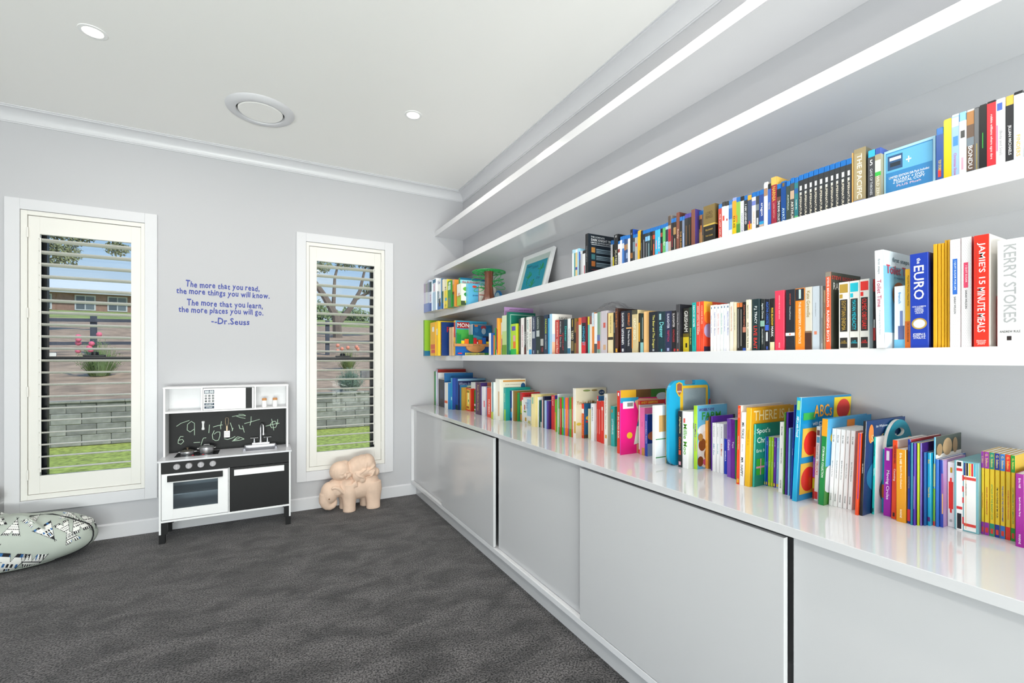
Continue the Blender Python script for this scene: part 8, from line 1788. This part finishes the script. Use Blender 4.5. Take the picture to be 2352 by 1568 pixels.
put_text(mb, 'Happy', (.0112, .095, .250), (0, -1, 0), (0, 0, 1), .075, .024)
put_text(mb, 'Fathers', (.0112, .005, .235), (0, -1, 0), (0, 0, 1), .085, .024)
put_text(mb, 'Day', (.0112, -.075, .135), (0, -1, 0), (0, 0, 1), .05, .024)
mb.build('drawing_lettering', mat('1d4a66', .8), t, fix=False)
bx('glazing', M_GLASS, t, .008, .0095, -FW / 2 + FB, FW / 2 - FB, FB, FH - FB)

# balancing toy on its display card
yb = 3.672
t = thing('balance_toy', 'wooden rainbow balance toy with coloured blocks on the lower shelf', 'toy', (1.62, yb, 1.3622))
WD = mat('c98d54', .5, vary=.12, vscale=25)
bx('display_tray', mat('1560b4', .4), t, 1.455, 1.800, yb - .020, yb + .022, 1.3624, 1.372, .001)
bx('display_card', mat('1a6cc0', .4), t, 1.460, 1.800, yb + .014, yb + .020, 1.372, 1.445)
bx('title_panel', mat('e4e05a', .5), t, 1.535, 1.720, yb - .0212, yb - .0202, 1.3626, 1.385)
bx('title_panel', mat('3aa048', .5), t, 1.720, 1.790, yb - .0212, yb - .0202, 1.3626, 1.385)
mb = MB()
put_text(mb, 'RAINBOW BALANCE', (1.628, yb - .0218, 1.374), (1, 0, 0), (0, 0, 1), .170, .013, .02)
mb.build('title_lettering', mat('1c3a78', .5), t, fix=False)
MB().ellipsoid((1.487, yb - .0210, 1.380), (.022, .0006, .006), 16, 8).build('maker_badge', mat('d8384c', .5), t)
pts = [(1.64 + .090 * math.cos(PI + PI * k / 16), 1.440 + .052 * math.sin(PI + PI * k / 16)) for k in range(17)]
MB().prism(pts, 'y', yb - .014, yb + .010).build('rocker', WD, t, .001)
bx('beam', WD, t, 1.440, 1.795, yb - .016, yb + .012, 1.4402, 1.464, .0015)
mb = MB()
put_text(mb, 'Melissa & Doug', (1.645, yb - .0166, 1.452), (1, 0, 0), (0, 0, 1), .065, .010, .01)
mb.build('beam_lettering', mat('3a2414', .6), t, fix=False)
for x0, x1, z1, c in ((1.463, 1.503, 1.545, '118a3c'), (1.504, 1.534, 1.492, 'f2cf12'), (1.540, 1.574, 1.506, 'ee6a1c'), (1.580, 1.617, 1.544, '117a38'), (1.621, 1.650, 1.516, 'd8202c'),
                      (1.668, 1.703, 1.500, 'ee641c'), (1.707, 1.740, 1.522, '1c62b8'), (1.744, 1.772, 1.486, 'f0cc1c'), (1.775, 1.795, 1.514, 'c8202c')):
    bx('block', mat(c, .4), t, x0, x1, yb - .012, yb + .008, 1.4642, z1, .0015)
bx('counter_peg', M_WHITE, t, 1.654, 1.664, yb - .008, yb + .004, 1.4642, 1.482, .002)

# magnetic drawing board with rounded cyan frame
yd = 1.3970
t = thing('drawing_board', 'cyan magnetic drawing board with grey screen behind the books', 'drawing board', (1.664, yd, .8702))
x0, x1, z0, z1 = 1.533, 1.795, .8704, 1.247


def rrect(a, b, c, d, r, n=8, bow=0.0):
    p = []
    for cx_, cz_, s in ((b - r, d - r, 0), (a + r, d - r, 1), (a + r, c + r, 2), (b - r, c + r, 3)):
        for k in range(n + 1):
            g = PI / 2 * (s + k / n)
            px, pz = cx_ + r * math.cos(g), cz_ + r * math.sin(g)
            if s < 2:
                pz += bow * (1 - ((px - (a + b) / 2) / ((b - a) / 2)) ** 2)
            p.append((px, pz))
    return p


bm = bmesh.new()
o1 = rrect(x0, x1, z0, z1 - .018, .045, 8, .016)
o2 = rrect(1.615, 1.768, 1.075, 1.205, .006, 8)
o3 = rrect(1.628, 1.698, 1.219, 1.238, .009, 8)


def ring_plate(outer, holes, ya, yb_, name, m, parent, bevel=.004):
    base = WORLD[parent.name]
    bm = bmesh.new()
    loops = []
    for L in [outer] + holes:
        vv = [bm.verts.new((p[0] - base.x, ya - base.y, p[1] - base.z)) for p in L]
        loops.append([bm.edges.new((vv[i], vv[(i + 1) % len(vv)])) for i in range(len(vv))])
    bmesh.ops.triangle_fill(bm, use_beauty=True, use_dissolve=False, edges=[e for l in loops for e in l])
    g = bmesh.ops.extrude_face_region(bm, geom=bm.faces[:])
    bmesh.ops.translate(bm, verts=[v for v in g['geom'] if isinstance(v, bmesh.types.BMVert)], vec=(0, yb_ - ya, 0))
    bmesh.ops.recalc_face_normals(bm, faces=bm.faces)
    me = bpy.data.meshes.new(name)
    bm.to_mesh(me)
    bm.free()
    me.materials.append(m)
    o = bpy.data.objects.new(name, me)
    COL.objects.link(o)
    o.parent = parent
    WORLD[o.name] = base
    return o


CY = mat('22a6d2', .3)
ring_plate(o1, [o2, o3], yd - .007, yd + .009, 'board_frame', CY, t)
bx('board_back', mat('1c86b4', .5), t, 1.56, 1.775, yd + .0092, yd + .0098, .95, 1.21)
bx('screen', mat('9aa8ae', .5, vary=.08, vscale=220), t, 1.614, 1.769, yd - .004, yd + .004, 1.074, 1.206)
yel = mat('eebd2a', .4)
o4 = rrect(1.600, 1.780, 1.062, 1.215, .010, 8)
ring_plate(o4, [rrect(1.617, 1.766, 1.077, 1.203, .004, 8)], yd - .0085, yd - .0072, 'yellow_border', yel, t)
MB().prism([(1.573, 1.225), (1.592, 1.232), (1.612, 1.225), (1.612, 1.190), (1.592, 1.166), (1.573, 1.190)], 'y', yd - .0097, yd - .0086).build('badge', yel, t, .001)
MB().prism([(1.578, 1.221), (1.592, 1.227), (1.607, 1.221), (1.607, 1.192), (1.592, 1.173), (1.578, 1.192)], 'y', yd - .0102, yd - .0098).build('badge_inset', mat('9a5a48', .5), t)
mb = MB()
put_text(mb, 'PATROL', (1.592, yd - .0105, 1.190), (1, 0, 0), (0, 0, 1), .026, .007, .02)
mb.build('badge_lettering', mat('f0f2f4', .5), t, fix=False)
bx('slider', mat('3ab4dc', .3), t, 1.612, 1.70, yd - .0096, yd - .0086, 1.064, 1.072, .001)
MB().tube([(1.795, yd, 1.16), (1.804, yd - .004, 1.13), (1.808, yd - .006, 1.09), (1.806, yd - .004, 1.06)], .0014, 5).build('pen_cord', mat('dfe2e4', .4), t, smooth=True)
bx('red_stamp', mat('c83044', .4), t, 1.786, 1.796, yd - .0096, yd - .0075, 1.09, 1.15, .002)

# arch-topped board book with a handle
ya = .6536
t = thing('board_book', 'teal arch topped carry book with handle hole on the worktop', 'book', (1.72, ya, .8702), 'books on the worktop')
xa, xb = 1.637, 1.805
r_ = (xb - xa) / 2
zc = 1.146 - r_
arch = [(xa, .8704)] + [(xb, .8704)] + [((xa + xb) / 2 + r_ * math.cos(PI * k / 20), zc + r_ * math.sin(PI * k / 20)) for k in range(21)]
hole = [((xa + xb) / 2 + .034 * math.cos(2 * PI * k / 18), zc + .046 + .013 * math.sin(2 * PI * k / 18)) for k in range(18)]
ring_plate(arch, [hole], ya, ya + .0015, 'cover', mat('148aa0', .3), t)
ring_plate(arch, [hole], ya + .0016, ya + .0098, 'page_block', M_PAGE, t)
ring_plate(arch, [hole], ya + .0100, ya + .0118, 'back_cover', mat('148aa0', .3), t)
bx('spine', mat('2fb0cc', .3), t, xa - .0016, xa - .0002, ya, ya + .0118, .8704, zc, 0)
bx('spine_foot', mat('e87a28', .4), t, xa - .0021, xa - .0017, ya + .0005, ya + .0113, .915, .955, 0)
mb = MB()
put_text(mb, 'Little', ((xa + xb) / 2, ya - .0005, zc + .006), (1, 0, 0), (0, 0, 1), .075, .030, .01)
mb.build('cover_lettering', mat('dff0f2', .4), t, fix=False)
MB().lathe([(0, -.0008), (.016, -.0008), (.016, 0), (0, 0)], (xb - .020, ya, zc + .012), 20, 'y').build('sticker', mat('e8912c', .4), t)

# crumpled clear wrap lying on the paperbacks
t = thing('plastic_wrap', 'crumpled clear plastic wrap on top of the lower shelf paperbacks', 'plastic wrap', (1.63, 1.87, 1.590))
rq = random.Random(2)
n1, n2 = 14, 10
vs = [(1.575 + .115 * j / (n2 - 1) + rq.uniform(-.004, .004), 1.965 - .20 * i / (n1 - 1) + rq.uniform(-.004, .004),
       1.592 + (.044 * max(0.0, math.sin(PI * i / (n1 - 1))) ** .8 * math.sin(PI * (j + .4) / n2) + rq.uniform(-.008, .010)) * (0 < i < n1 - 1)) for i in range(n1) for j in range(n2)]
fs = [(i * n2 + j, i * n2 + j + 1, (i + 1) * n2 + j + 1, (i + 1) * n2 + j) for i in range(n1 - 1) for j in range(n2 - 1)]
MB().add(vs, fs).build('wrap_film', glass_mat('clear_film', 'f0f0f2', .16, .12), t, fix=False)
